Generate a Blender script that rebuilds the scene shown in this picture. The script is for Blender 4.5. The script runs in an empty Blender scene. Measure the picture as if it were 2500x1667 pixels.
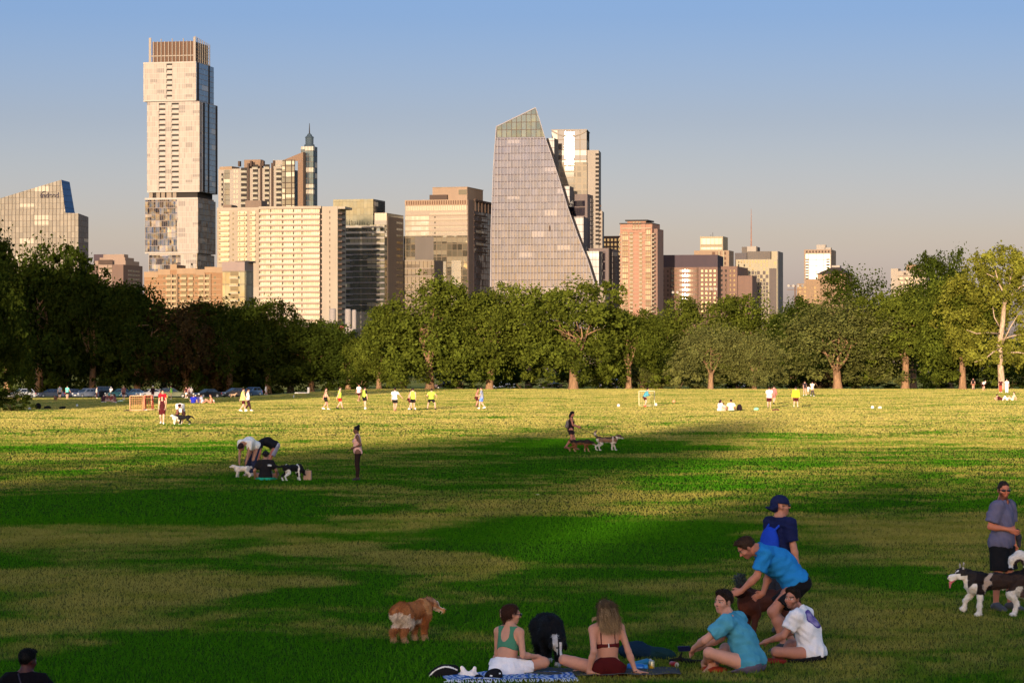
import bpy, math, random
import numpy as np
from mathutils import Vector, Matrix

PI = math.pi
R = math.radians
FOC = 7500.0          # focal length in photo pixels (photo 2500 x 1667)
CAMZ = 3.45           # camera height above the lawn
HOR = 894.0           # horizon row in the photo
SUN_AZ = R(9.0)       # sun stands behind the camera, a little to the left
SUN_EL = math.atan(544.0 / FOC)

sc = bpy.context.scene
COL = sc.collection

def px_m(y):            # photo pixels per metre for something standing on the lawn at row y
	return (y - HOR) / CAMZ

def depth(y):           # distance of the lawn at row y
	return CAMZ * FOC / (y - HOR)

def gz(x, y):           # height of the ground: level lawn that falls away towards the road on the left and behind the far trees
	x = np.asarray(x, float); y = np.asarray(y, float)
	u = x/np.maximum(y, 1.0)*FOC + 1250.0
	t = np.clip((u - 500.0)/450.0, 0, 1); wl = 1 - t*t*(3 - 2*t)
	dl = np.interp(y, [270, 330, 400, 470, 530, 680, 1000, 6000], [0, -0.25, -0.85, -1.45, -1.9, -3.2, -5.5, -7.0])
	dr = np.interp(y, [480, 600, 1000, 6000], [0, -0.9, -3.0, -4.0])
	return wl*dl + (1-wl)*dr

_YS = np.concatenate([np.linspace(25, 300, 1101), np.linspace(300.5, 900, 1200)])
def at(x, y):           # a point of the ground seen at photo pixel x, y
	X = (x - 1250.0)/FOC*_YS
	row = HOR + (CAMZ - gz(X, _YS))*FOC/_YS
	k = np.nonzero(row <= y)[0]
	Y = _YS[k[0]] if len(k) else (476.0 + 1.5*((x*7.3) % 9) if x < 700 else 900.0)   # behind the brow of the slope on the left
	X = (x - 1250.0)/FOC*Y
	return Vector((float(X), float(Y), float(gz(X, Y))))

def lin(r, g, b):
	def f(c):
		c /= 255.0
		return c / 12.92 if c <= 0.04045 else ((c + 0.055) / 1.055) ** 2.4
	return (f(r), f(g), f(b))

# ---------------------------------------------------------------- objects
def tag(o, label=None, cat=None, group=None, kind=None):
	if label: o['label'] = label
	if cat: o['category'] = cat
	if group: o['group'] = group
	if kind: o['kind'] = kind
	return o

def empty(name, loc=(0, 0, 0), rz=0.0, label=None, cat=None, group=None):
	o = bpy.data.objects.new(name, None)
	o.empty_display_size = 0.2
	o.location = loc
	o.rotation_euler = (0, 0, rz)
	COL.objects.link(o)
	return tag(o, label, cat, group)

def link(name, me, parent=None, mats=None, loc=None):
	o = bpy.data.objects.new(name, me)
	if mats is not None:
		if not isinstance(mats, (list, tuple)): mats = [mats]
		if len(me.materials) == 0:
			for m in mats: me.materials.append(m)
	if parent is not None: o.parent = parent
	if loc is not None: o.location = loc
	COL.objects.link(o)
	return o

def copy_tree(o, parent=None):
	c = o.copy()
	COL.objects.link(c)
	c.parent = parent
	for ch in list(o.children): copy_tree(ch, c)
	return c

def np_mesh(name, V, F, smooth=False, mi=None, col=None, uv=None):
	"""V (n,3), F (m,k) with k = 3 or 4, or a list of faces"""
	me = bpy.data.meshes.new(name)
	V = np.asarray(V, dtype=np.float32)
	if isinstance(F, np.ndarray):
		m, k = F.shape
		me.vertices.add(len(V)); me.vertices.foreach_set('co', V.ravel())
		me.loops.add(m * k); me.loops.foreach_set('vertex_index', F.astype(np.int32).ravel())
		me.polygons.add(m)
		me.polygons.foreach_set('loop_start', np.arange(0, m * k, k, dtype=np.int32))
		me.polygons.foreach_set('loop_total', np.full(m, k, dtype=np.int32))
	else:
		me.from_pydata([tuple(map(float, v)) for v in V], [], F)
		m = len(F)
	if mi is not None: me.polygons.foreach_set('material_index', np.asarray(mi, dtype=np.int32))
	if smooth: me.polygons.foreach_set('use_smooth', np.ones(len(me.polygons), dtype=bool))
	if col is not None:
		a = me.color_attributes.new('tint', 'FLOAT_COLOR', 'POINT')
		c = np.ones((len(V), 4), dtype=np.float32); c[:, :3] = col
		a.data.foreach_set('color', c.ravel())
	if uv is not None:
		l = me.uv_layers.new(name='facade')
		l.data.foreach_set('uv', np.asarray(uv, dtype=np.float32).ravel())
	me.update(calc_edges=True)
	me.validate()
	return me

class MB:
	"""collects boxes, tubes, prisms into one mesh"""
	def __init__(self): self.V = []; self.F = []; self.M = []; self.m = 0
	def quad(self, a, b, c, d):
		n = len(self.V); self.V += [a, b, c, d]; self.F.append((n, n+1, n+2, n+3)); self.M.append(self.m); return self
	def poly(self, pts):
		n = len(self.V); self.V += list(pts); self.F.append(tuple(range(n, n+len(pts)))); self.M.append(self.m); return self
	def box(self, x0, x1, y0, y1, z0, z1):
		n = len(self.V)
		self.V += [(x0,y0,z0),(x1,y0,z0),(x1,y1,z0),(x0,y1,z0),(x0,y0,z1),(x1,y0,z1),(x1,y1,z1),(x0,y1,z1)]
		for f in ((0,3,2,1),(4,5,6,7),(0,1,5,4),(1,2,6,5),(2,3,7,6),(3,0,4,7)):
			self.F.append(tuple(n+i for i in f)); self.M.append(self.m)
		return self
	def prism(self, pts, z0, z1, top=None):
		"""vertical prism over a plan polygon (counter-clockwise); top = list of heights"""
		n = len(self.V); k = len(pts)
		self.V += [(p[0], p[1], z0) for p in pts]
		self.V += [(p[0], p[1], (top[i] if top else z1)) for i, p in enumerate(pts)]
		self.F.append(tuple(n+i for i in reversed(range(k)))); self.M.append(self.m)
		self.F.append(tuple(n+k+i for i in range(k))); self.M.append(self.m)
		for i in range(k):
			j = (i+1) % k
			self.F.append((n+i, n+j, n+k+j, n+k+i)); self.M.append(self.m)
		return self
	def tube(self, pts, rad, n=8, cap=True):
		pts = [Vector(p) for p in pts]
		if not isinstance(rad, (list, tuple)): rad = [rad] * len(pts)
		base = len(self.V)
		prev = None
		for i, p in enumerate(pts):
			d = (pts[min(i+1, len(pts)-1)] - pts[max(i-1, 0)])
			if d.length < 1e-9: d = Vector((0, 0, 1))
			d.normalize()
			if prev is None:
				u = d.orthogonal().normalized()
			else:
				u = prev - d * prev.dot(d)
				u = u.normalized() if u.length > 1e-6 else d.orthogonal().normalized()
			prev = u
			w = d.cross(u)
			for k in range(n):
				a = 2 * PI * k / n
				self.V.append(tuple(p + (u * math.cos(a) + w * math.sin(a)) * rad[i]))
		for i in range(len(pts)-1):
			for k in range(n):
				a = base + i*n + k; b = base + i*n + (k+1) % n
				self.F.append((a, b, b+n, a+n)); self.M.append(self.m)
		if cap:
			self.F.append(tuple(base + k for k in reversed(range(n)))); self.M.append(self.m)
			e = base + (len(pts)-1)*n
			self.F.append(tuple(e + k for k in range(n))); self.M.append(self.m)
		return self
	def lathe(self, prof, n=16, c=(0, 0, 0)):
		"""profile of (radius, z)"""
		base = len(self.V)
		for r, z in prof:
			for k in range(n):
				a = 2*PI*k/n
				self.V.append((c[0] + r*math.cos(a), c[1] + r*math.sin(a), c[2] + z))
		for i in range(len(prof)-1):
			for k in range(n):
				a = base+i*n+k; b = base+i*n+(k+1) % n
				self.F.append((a, b, b+n, a+n)); self.M.append(self.m)
		self.F.append(tuple(base+k for k in reversed(range(n)))); self.M.append(self.m)
		e = base+(len(prof)-1)*n
		self.F.append(tuple(e+k for k in range(n))); self.M.append(self.m)
		return self
	def build(self, name, mats, parent=None, smooth=False, loc=None, auto_uv=False):
		me = bpy.data.meshes.new(name)
		me.from_pydata([tuple(v) for v in self.V], [], self.F)
		if not isinstance(mats, (list, tuple)): mats = [mats]
		for m in mats: me.materials.append(m)
		me.polygons.foreach_set('material_index', self.M)
		if smooth: me.polygons.foreach_set('use_smooth', [True]*len(self.F))
		if auto_uv: wall_uv(me)
		me.update()
		return link(name, me, parent, None, loc)

def wall_uv(me):
	"""metres: u along the wall, v = height"""
	l = me.uv_layers.new(name='facade')
	uv = np.zeros((len(me.loops), 2), dtype=np.float32)
	for p in me.polygons:
		n = p.normal
		for li in p.loop_indices:
			c = me.vertices[me.loops[li].vertex_index].co
			if abs(n.z) > 0.8: uv[li] = (c.x, c.y)
			else:
				h = Vector((-n.y, n.x, 0)).normalized()
				uv[li] = (c.x*h.x + c.y*h.y, c.z)
	l.data.foreach_set('uv', uv.ravel())

# ---------------------------------------------------------------- materials
class NT:
	def __init__(self, name):
		self.mat = bpy.data.materials.new(name)
		self.mat.use_nodes = True
		self.t = self.mat.node_tree
		self.t.nodes.clear()
		self.out = self.t.nodes.new('ShaderNodeOutputMaterial')
	def n(self, typ, **kw):
		nd = self.t.nodes.new('ShaderNode' + typ)
		for k, v in kw.items(): setattr(nd, k, v)
		return nd
	def l(self, a, b): self.t.links.new(a, b)
	def setin(self, sock, v):
		if isinstance(v, bpy.types.NodeSocket): self.l(v, sock)
		elif isinstance(v, (tuple, list)) and len(v) == 3 and sock.type == 'RGBA': sock.default_value = (*v, 1)
		else: sock.default_value = v
	def math(self, op, a, b=None, c=None, clamp=False):
		nd = self.n('Math', operation=op, use_clamp=clamp)
		self.setin(nd.inputs[0], a)
		if b is not None: self.setin(nd.inputs[1], b)
		if c is not None: self.setin(nd.inputs[2], c)
		return nd.outputs[0]
	def mix(self, f, a, b, mode='MIX'):
		nd = self.n('Mix', data_type='RGBA', blend_type=mode)
		self.setin(nd.inputs[0], f); self.setin(nd.inputs[6], a); self.setin(nd.inputs[7], b)
		return nd.outputs[2]
	def noise(self, vec, scale, detail=3, rough=0.55, dist=0.0, out='Fac'):
		nd = self.n('TexNoise')
		if vec is not None: self.l(vec, nd.inputs['Vector'])
		nd.inputs['Scale'].default_value = scale; nd.inputs['Detail'].default_value = detail
		nd.inputs['Roughness'].default_value = rough; nd.inputs['Distortion'].default_value = dist
		return nd.outputs[out]
	def ramp(self, f, stops, interp='LINEAR'):
		nd = self.n('ValToRGB')
		cr = nd.color_ramp; cr.interpolation = interp
		while len(cr.elements) < len(stops): cr.elements.new(0.5)
		for e, (p, c) in zip(cr.elements, stops):
			e.position = p
			e.color = (*c, 1) if isinstance(c, (tuple, list)) else (c, c, c, 1)
		self.l(f, nd.inputs[0])
		return nd.outputs[0]
	def smooth(self, f, lo, hi):
		nd = self.n('MapRange', interpolation_type='SMOOTHSTEP')
		self.setin(nd.inputs[0], f); nd.inputs[1].default_value = lo; nd.inputs[2].default_value = hi
		return nd.outputs[0]
	def pbsdf(self, base, rough=0.6, metal=0.0, spec=0.5, **kw):
		p = self.n('BsdfPrincipled')
		self.setin(p.inputs['Base Color'], base); self.setin(p.inputs['Roughness'], rough)
		self.setin(p.inputs['Metallic'], metal); self.setin(p.inputs['Specular IOR Level'], spec)
		for k, v in kw.items(): self.setin(p.inputs[k], v)
		return p
	def done(self, sh):
		self.l(sh.outputs[0] if hasattr(sh, 'outputs') else sh, self.out.inputs[0])
		return self.mat

_mc = {}
def plain(name, rgb, rough=0.6, metal=0.0, spec=0.3, var=0.12, scale=6.0, **kw):
	"""simple paint-like surface with some uneven tone"""
	key = (name,)
	if key in _mc: return _mc[key]
	t = NT(name)
	co = t.n('TexCoord').outputs['Object']
	f = t.noise(co, scale, 4)
	a = tuple(c * (1 - var) for c in rgb); b = tuple(min(1, c * (1 + var)) for c in rgb)
	base = t.mix(f, a, b)
	m = t.done(t.pbsdf(base, rough, metal, spec, **kw))
	_mc[key] = m
	return m

def tinted(name, rough=0.7, spec=0.2, var=0.25, scale=25.0, sheen=0.0, gain=1.0, bump=0.0):
	"""takes its colour from the mesh's own tint attribute, plus fine mottling"""
	key = ('t', name)
	if key in _mc: return _mc[key]
	t = NT(name)
	at_ = t.n('Attribute', attribute_name='tint').outputs['Color']
	co = t.n('TexCoord').outputs['Object']
	f = t.noise(co, scale, 5, 0.65)
	k = t.math('MULTIPLY_ADD', f, 2*var*gain, (1-var)*gain)
	cmb = t.n('CombineColor')
	for i in range(3): t.l(k, cmb.inputs[i])
	base = t.mix(1.0, at_, cmb.outputs[0], 'MULTIPLY')
	kw = {}
	if sheen: kw['Sheen Weight'] = sheen
	p = t.pbsdf(base, rough, 0.0, spec, **kw)
	if bump:                      # creases and weave
		f1 = t.noise(co, 14.0, 4, 0.6, 1.2); b1 = t.n('Bump'); b1.inputs['Strength'].default_value = 0.8; b1.inputs['Distance'].default_value = bump
		t.l(f1, b1.inputs['Height']); t.l(b1.outputs[0], p.inputs['Normal'])
	m = t.done(p)
	_mc[key] = m
	return m
# ---------------------------------------------------------------- camera, sky, sun
def make_world():
	w = bpy.data.worlds.new("World"); sc.world = w; w.use_nodes = True
	t = w.node_tree; t.nodes.clear()
	out = t.nodes.new('ShaderNodeOutputWorld'); bg = t.nodes.new('ShaderNodeBackground')
	sky = t.nodes.new('ShaderNodeTexSky'); sky.sky_type = 'NISHITA'
	sky.sun_disc = False
	sky.sun_elevation = SUN_EL
	sky.sun_rotation = PI + SUN_AZ
	sky.altitude = 150; sky.air_density = SKY_AIR; sky.dust_density = SKY_DUST; sky.ozone_density = SKY_OZ
	hs = t.nodes.new('ShaderNodeHueSaturation'); hs.inputs['Saturation'].default_value = SKY_SAT
	t.links.new(sky.outputs[0], hs.inputs['Color'])
	# dusty evening air: warmer and paler close to the horizon, all the way round
	geo = t.nodes.new('ShaderNodeTexCoord'); sep = t.nodes.new('ShaderNodeSeparateXYZ')
	t.links.new(geo.outputs['Generated'], sep.inputs[0])
	rp = t.nodes.new('ShaderNodeValToRGB')
	st = SKY_BAND
	while len(rp.color_ramp.elements) < len(st): rp.color_ramp.elements.new(0.5)
	for e, (p, c) in zip(rp.color_ramp.elements, st): e.position = p; e.color = (*c, 1)
	t.links.new(sep.outputs['Z'], rp.inputs[0])
	# the dusk side, away from the sun, is the dull one; the sunset side keeps its glow
	dt = t.nodes.new('ShaderNodeVectorMath'); dt.operation = 'DOT_PRODUCT'
	t.links.new(geo.outputs['Generated'], dt.inputs[0]); dt.inputs[1].default_value = (math.sin(SUN_AZ), math.cos(SUN_AZ), 0)
	mr = t.nodes.new('ShaderNodeMapRange'); mr.interpolation_type = 'SMOOTHSTEP'
	t.links.new(dt.outputs['Value'], mr.inputs[0]); mr.inputs[1].default_value = 0.0; mr.inputs[2].default_value = 0.75
	sw = t.nodes.new('ShaderNodeMix'); sw.data_type = 'RGBA'
	t.links.new(mr.outputs[0], sw.inputs[0]); sw.inputs[6].default_value = (*SKY_SUNSIDE, 1); t.links.new(rp.outputs[0], sw.inputs[7])
	mx = t.nodes.new('ShaderNodeMix'); mx.data_type = 'RGBA'; mx.blend_type = 'MULTIPLY'
	mx.inputs[0].default_value = 1.0
	t.links.new(hs.outputs[0], mx.inputs[6]); t.links.new(sw.outputs[2], mx.inputs[7])
	t.links.new(mx.outputs[2], bg.inputs[0]); bg.inputs[1].default_value = SKY_STR
	t.links.new(bg.outputs[0], out.inputs[0])

def make_camera():
	cd = bpy.data.cameras.new('camera'); c = bpy.data.objects.new('camera', cd); COL.objects.link(c)
	cd.sensor_width = 36.0; cd.sensor_fit = 'HORIZONTAL'
	cd.lens = 36.0 * FOC / 2500.0
	c.location = (0, 0, CAMZ); c.rotation_euler = (PI/2, 0, 0)
	cd.shift_y = (HOR - 1667/2) / 2500.0
	cd.clip_start = 0.5; cd.clip_end = 20000
	sc.camera = c

def make_sun():
	l = bpy.data.lights.new('sun', 'SUN'); o = bpy.data.objects.new('sun', l); COL.objects.link(o)
	l.energy = SUN_STR; l.angle = R(0.53); l.color = SUN_COL
	d = Vector((-math.sin(SUN_AZ)*math.cos(SUN_EL), -math.cos(SUN_AZ)*math.cos(SUN_EL), math.sin(SUN_EL)))
	o.rotation_euler = d.to_track_quat('Z', 'Y').to_euler()
	o.location = (-40, -120, 60)
	return d

SKY_AIR, SKY_DUST, SKY_OZ, SKY_SAT, SKY_STR = 1.0, 1.5, 2.0, 1.0, 0.15
_k = 0.079/0.15/2.0
SKY_BAND = [(p, tuple(v*_k for v in c)) for p, c in [(0.0, (1.6, 1.8, 4.9)), (0.025, (1.76, 1.74, 4.1)), (0.0409, (1.70, 1.56, 2.85)), (0.0657, (1.36, 1.27, 2.17)),
			(0.0799, (1.16, 1.10, 1.87)), (0.1144, (0.83, 0.935, 1.71)), (0.35, (1.2, 1.25, 1.5)), (1.0, (1.8, 1.8, 1.8))]]
SKY_SUNSIDE = (0.88, 0.86, 1.0)
SUN_STR, SUN_COL = 2.5, (1.0, 0.775, 0.56)
EXPO = 2.15
make_world(); make_camera(); SUND = make_sun()
sc.view_settings.view_transform = 'Standard'; sc.view_settings.look = 'None'
sc.view_settings.exposure = EXPO; sc.view_settings.gamma = 1.0
sc.render.engine = 'CYCLES'
sc.cycles.use_denoising = True
sc.cycles.max_bounces = 6; sc.cycles.diffuse_bounces = 3; sc.cycles.glossy_bounces = 3
sc.cycles.transparent_max_bounces = 8
sc.cycles.sample_clamp_indirect = 6.0
# ---------------------------------------------------------------- lawn
rng = np.random.default_rng(7)

PATCHES = [(-60, 660, 1392, 1540, -0.17), (700, 1200, 1318, 1420, -0.15), (-80, 560, 1270, 1385, -0.07), (2000, 2500, 1240, 1370, -0.08), (1380, 1880, 1165, 1240, -0.08),
		   (1990, 2600, 1490, 1700, -0.10), (1500, 1900, 1480, 1600, -0.05), (900, 1400, 1640, 1720, -0.10), (-100, 1050, 1205, 1272, 0.17), (960, 1850, 1258, 1420, 0.17), (600, 1080, 1415, 1490, 0.15),
		   (-100, 1180, 1535, 1720, 0.17), (1960, 2560, 1385, 1465, 0.18), (1540, 1820, 1165, 1198, 0.12), (1180, 1760, 1070, 1112, 0.14), (640, 1560, 1110, 1160, 0.07), (1120, 1700, 1440, 1560, 0.12), (0, 420, 1130, 1180, 0.04)]
def grass_colour(t):
	"""dry tan turf with irregular patches of longer green grass; depends only on position, near shade partly put into the colour"""
	pos = t.n('NewGeometry').outputs['Position']
	mp = t.n('Mapping'); mp.inputs['Scale'].default_value = (1, 1, 0)
	t.l(pos, mp.inputs['Vector']); v = mp.outputs[0]
	big = t.noise(v, 0.075, 4, 0.6, 0.6)
	mid = t.noise(v, 0.36, 6, 0.66, 0.8)
	small = t.noise(v, 1.6, 4, 0.6)
	s = t.math('MULTIPLY_ADD', mid, 0.64, t.math('MULTIPLY_ADD', big, 0.60, t.math('MULTIPLY', small, 0.20)))
	sep = t.n('SeparateXYZ'); t.l(pos, sep.inputs[0])
	wn = t.n('TexNoise'); wn.inputs['Scale'].default_value = 0.16; wn.inputs['Detail'].default_value = 4; t.l(v, wn.inputs['Vector'])
	wa = t.n('VectorMath', operation='MULTIPLY_ADD'); t.l(wn.outputs['Color'], wa.inputs[0]); wa.inputs[1].default_value = (9, 14, 0); t.l(v, wa.inputs[2])
	wb = t.n('VectorMath', operation='SUBTRACT'); t.l(wa.outputs[0], wb.inputs[0]); wb.inputs[1].default_value = (4.5, 7, 0)
	wv = wb.outputs[0]
	# the open middle of the field is more worn than the slope by the trees
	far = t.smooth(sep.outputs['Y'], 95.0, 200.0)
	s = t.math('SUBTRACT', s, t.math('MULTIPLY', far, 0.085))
	# worn and lush areas of this particular field: (centre x, y, radius x, y, how lush)
	for x0, x1, y0, y1, wgt in PATCHES:
		c = at((x0+x1)/2, (y0+y1)/2); rx = (x1-x0)/2/px_m((y0+y1)/2); n0, n1 = at(1250, y1).y, at(1250, y0).y; ry = (n1-n0)/2; cy = (n0+n1)/2
		dv = t.n('VectorMath', operation='SUBTRACT'); t.l(wv, dv.inputs[0]); dv.inputs[1].default_value = (c.x, cy, 0)
		sv = t.n('VectorMath', operation='MULTIPLY'); t.l(dv.outputs[0], sv.inputs[0]); sv.inputs[1].default_value = (1/rx, 1/ry, 0)
		ln = t.n('VectorMath', operation='LENGTH'); t.l(sv.outputs[0], ln.inputs[0])
		s = t.math('MULTIPLY_ADD', t.smooth(ln.outputs['Value'], 1.25, 0.55), wgt, s)
	lush = t.smooth(s, 0.605, 0.80)
	fine = t.noise(v, 9.0, 3, 0.7)
	dry = t.ramp(fine, [(0.25, (0.30, 0.245, 0.062)), (0.5, (0.42, 0.345, 0.10)), (0.75, (0.52, 0.43, 0.15))])
	soft = t.noise(v, 0.6, 3)
	dry = t.mix(t.smooth(soft, 0.40, 0.72), dry, (0.215, 0.235, 0.045))
	mod = t.smooth(sep.outputs['Y'], 215.0, 95.0)  # near dry turf is coloured darker to deepen the shade there
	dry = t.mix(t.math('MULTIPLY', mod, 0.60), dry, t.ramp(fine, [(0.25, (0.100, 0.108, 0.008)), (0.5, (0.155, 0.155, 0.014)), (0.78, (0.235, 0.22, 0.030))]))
	grn = t.ramp(fine, [(0.25, (0.018, 0.080, 0.002)), (0.55, (0.038, 0.145, 0.004)), (0.8, (0.080, 0.21, 0.009))])
	return t.mix(lush, dry, grn), lush, v

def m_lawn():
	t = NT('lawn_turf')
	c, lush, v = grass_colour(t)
	# between the blades: thatch and soil, with the shade there put into the colour
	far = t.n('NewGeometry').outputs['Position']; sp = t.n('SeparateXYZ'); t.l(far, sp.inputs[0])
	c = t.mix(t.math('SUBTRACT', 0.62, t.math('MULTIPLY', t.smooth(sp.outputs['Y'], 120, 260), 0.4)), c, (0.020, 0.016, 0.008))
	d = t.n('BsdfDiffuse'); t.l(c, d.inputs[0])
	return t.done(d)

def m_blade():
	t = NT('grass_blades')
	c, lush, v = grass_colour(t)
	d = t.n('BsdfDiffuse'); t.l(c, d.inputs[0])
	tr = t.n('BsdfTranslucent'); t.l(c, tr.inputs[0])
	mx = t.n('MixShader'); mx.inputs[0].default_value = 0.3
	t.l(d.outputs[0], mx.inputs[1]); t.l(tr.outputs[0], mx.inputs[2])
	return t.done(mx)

def make_lawn():
	xs = np.array([-3000, -1200, -500, -300, -200, -150, -120] + list(range(-100, 101, 5)) + [120, 150, 200, 300, 500, 1200, 3000.0])
	ys = np.array([-400, -150, -60, -20, 0, 20, 40, 60, 90, 130, 180, 230] + list(range(250, 720, 15)) + [760, 820, 900, 1000, 1200, 2500, 6000.0])
	X, Y = np.meshgrid(xs, ys)
	V = np.stack([X.ravel(), Y.ravel(), gz(X.ravel(), Y.ravel())], 1)
	n = len(xs); F = []
	for j in range(len(ys)-1):
		for i in range(n-1):
			a = j*n+i; F.append((a, a+1, a+1+n, a+n))
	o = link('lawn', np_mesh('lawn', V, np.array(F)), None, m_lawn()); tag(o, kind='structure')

def blades(n, y0, y1, hmin, hmax, wmin, wmax, power, name, nb=1, margin=1.08):
	"""n upright blades over the part of the lawn between distances y0 and y1 that the view takes in"""
	u = rng.random(n)
	Y = (y0**power + u*(y1**power - y0**power))**(1.0/power)
	half = 1250.0/FOC*margin*Y + 0.6
	X = (rng.random(n)*2-1)*half
	h = hmin + (hmax-hmin)*rng.random(n)**1.6
	w = wmin + (wmax-wmin)*rng.random(n)
	a = rng.random(n)*2*PI
	ax, ay = np.cos(a)*w/2, np.sin(a)*w/2
	lx, ly = (rng.normal(size=n)*0.45*h), (rng.normal(size=n)*0.45*h)
	P0 = np.stack([X-ax, Y-ay, np.full(n, -0.004)], 1); P1 = np.stack([X+ax, Y+ay, np.full(n, -0.004)], 1)
	P2 = np.stack([X+lx, Y+ly, h], 1)
	V = np.stack([P0, P1, P2], 1)
	V[:, :, 2] += gz(X, Y)[:, None]
	V = V.reshape(-1, 3)
	F = np.arange(3*n).reshape(n, 3)
	return V, F

def make_grass():
	parts = [blades(330000, 31, 70, 0.02, 0.065, 0.010, 0.022, 0.6, 'a'),
			 blades(300000, 60, 150, 0.02, 0.075, 0.02, 0.05, 0.7, 'b'),
			 blades(650000, 130, 470, 0.02, 0.09, 0.05, 0.15, 1.2, 'c')]
	V = np.concatenate([p[0] for p in parts]); n = len(V)//3
	F = np.arange(3*n).reshape(n, 3)
	o = link('grass', np_mesh('grass', V, F), None, m_blade()); tag(o, kind='stuff')

make_lawn(); make_grass()
# ---------------------------------------------------------------- trees
trng = np.random.default_rng(21)

def m_leaf(name, dark, light, var=0.5):
	t = NT(name)
	tint = t.n('Attribute', attribute_name='tint').outputs['Color']
	pos = t.n('TexCoord').outputs['Object']
	oi = t.n('ObjectInfo').outputs['Random']
	f = t.noise(pos, 0.9, 3)
	f2 = t.math('ADD', t.math('MULTIPLY', f, 0.6), t.math('MULTIPLY', oi, 0.3))
	base = t.mix(f2, dark, light)
	base = t.mix(1.0, base, tint, 'MULTIPLY')
	d = t.n('BsdfDiffuse'); t.l(base, d.inputs[0])
	tr = t.n('BsdfTranslucent'); t.l(base, tr.inputs[0])
	mx = t.n('MixShader'); mx.inputs[0].default_value = 0.12
	t.l(d.outputs[0], mx.inputs[1]); t.l(tr.outputs[0], mx.inputs[2])
	return t.done(mx)

def m_bark(name, a, b):
	t = NT(name)
	pos = t.n('TexCoord').outputs['Object']
	mp = t.n('Mapping'); mp.inputs['Scale'].default_value = (4, 4, 0.8); t.l(pos, mp.inputs['Vector'])
	f = t.noise(mp.outputs[0], 1.5, 5, 0.65)
	base = t.ramp(f, [(0.3, a), (0.7, b)])
	p = t.pbsdf(base, 0.85, 0, 0.1)
	bp = t.n('Bump'); bp.inputs['Strength'].default_value = 0.6; bp.inputs['Distance'].default_value = 0.08
	t.l(f, bp.inputs['Height']); t.l(bp.outputs[0], p.inputs['Normal'])
	return t.done(p)

LEAF_DARK = m_leaf('dark_leaves', (0.014, 0.023, 0.003), (0.036, 0.048, 0.007))  # dark copy for shaded and rear trees, shade partly put into the leaf colour
LEAF_BRIGHT = m_leaf('bright_leaves', (0.032, 0.045, 0.005), (0.090, 0.104, 0.015))  # bright copy for the sunlit trees, oaks included
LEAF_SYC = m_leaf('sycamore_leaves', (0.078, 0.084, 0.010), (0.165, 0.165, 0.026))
LEAF_DUST = m_leaf('dusty_leaves', (0.055, 0.062, 0.014), (0.115, 0.118, 0.036))
LEAF_RUST = m_leaf('rusty_leaves', (0.020, 0.018, 0.006), (0.060, 0.034, 0.014))
BARK = m_bark('oak_bark', (0.10, 0.058, 0.032), (0.26, 0.16, 0.09))
BARK_PALE = m_bark('sycamore_bark', (0.17, 0.115, 0.07), (0.42, 0.33, 0.24))

def leaf_cards(C, size, tint_base, squash=1.0, outward=None):
	n = len(C)
	nrm = trng.normal(size=(n, 3))
	if outward is not None: nrm = nrm*0.8 + outward*0.9
	nrm /= np.linalg.norm(nrm, axis=1)[:, None] + 1e-9
	a = np.cross(nrm, trng.normal(size=(n, 3))); a /= np.linalg.norm(a, axis=1)[:, None] + 1e-9
	b = np.cross(nrm, a)
	s = size*(0.55 + 0.9*trng.random(n))[:, None]
	asp = (0.45 + 0.4*trng.random(n))[:, None]
	# a leaf spray: a kite with a bent tip
	V = np.stack([C - a*s*0.9, C + b*s*asp + nrm*s*0.12, C + a*s, C - b*s*asp + nrm*s*0.12], 1).reshape(-1, 3)
	F = np.arange(4*n).reshape(n, 4)
	k = (0.82 + 0.36*trng.random(n))[:, None]*np.array(tint_base)[None]
	col = np.repeat(k, 4, axis=0)
	return V, F, col

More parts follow.
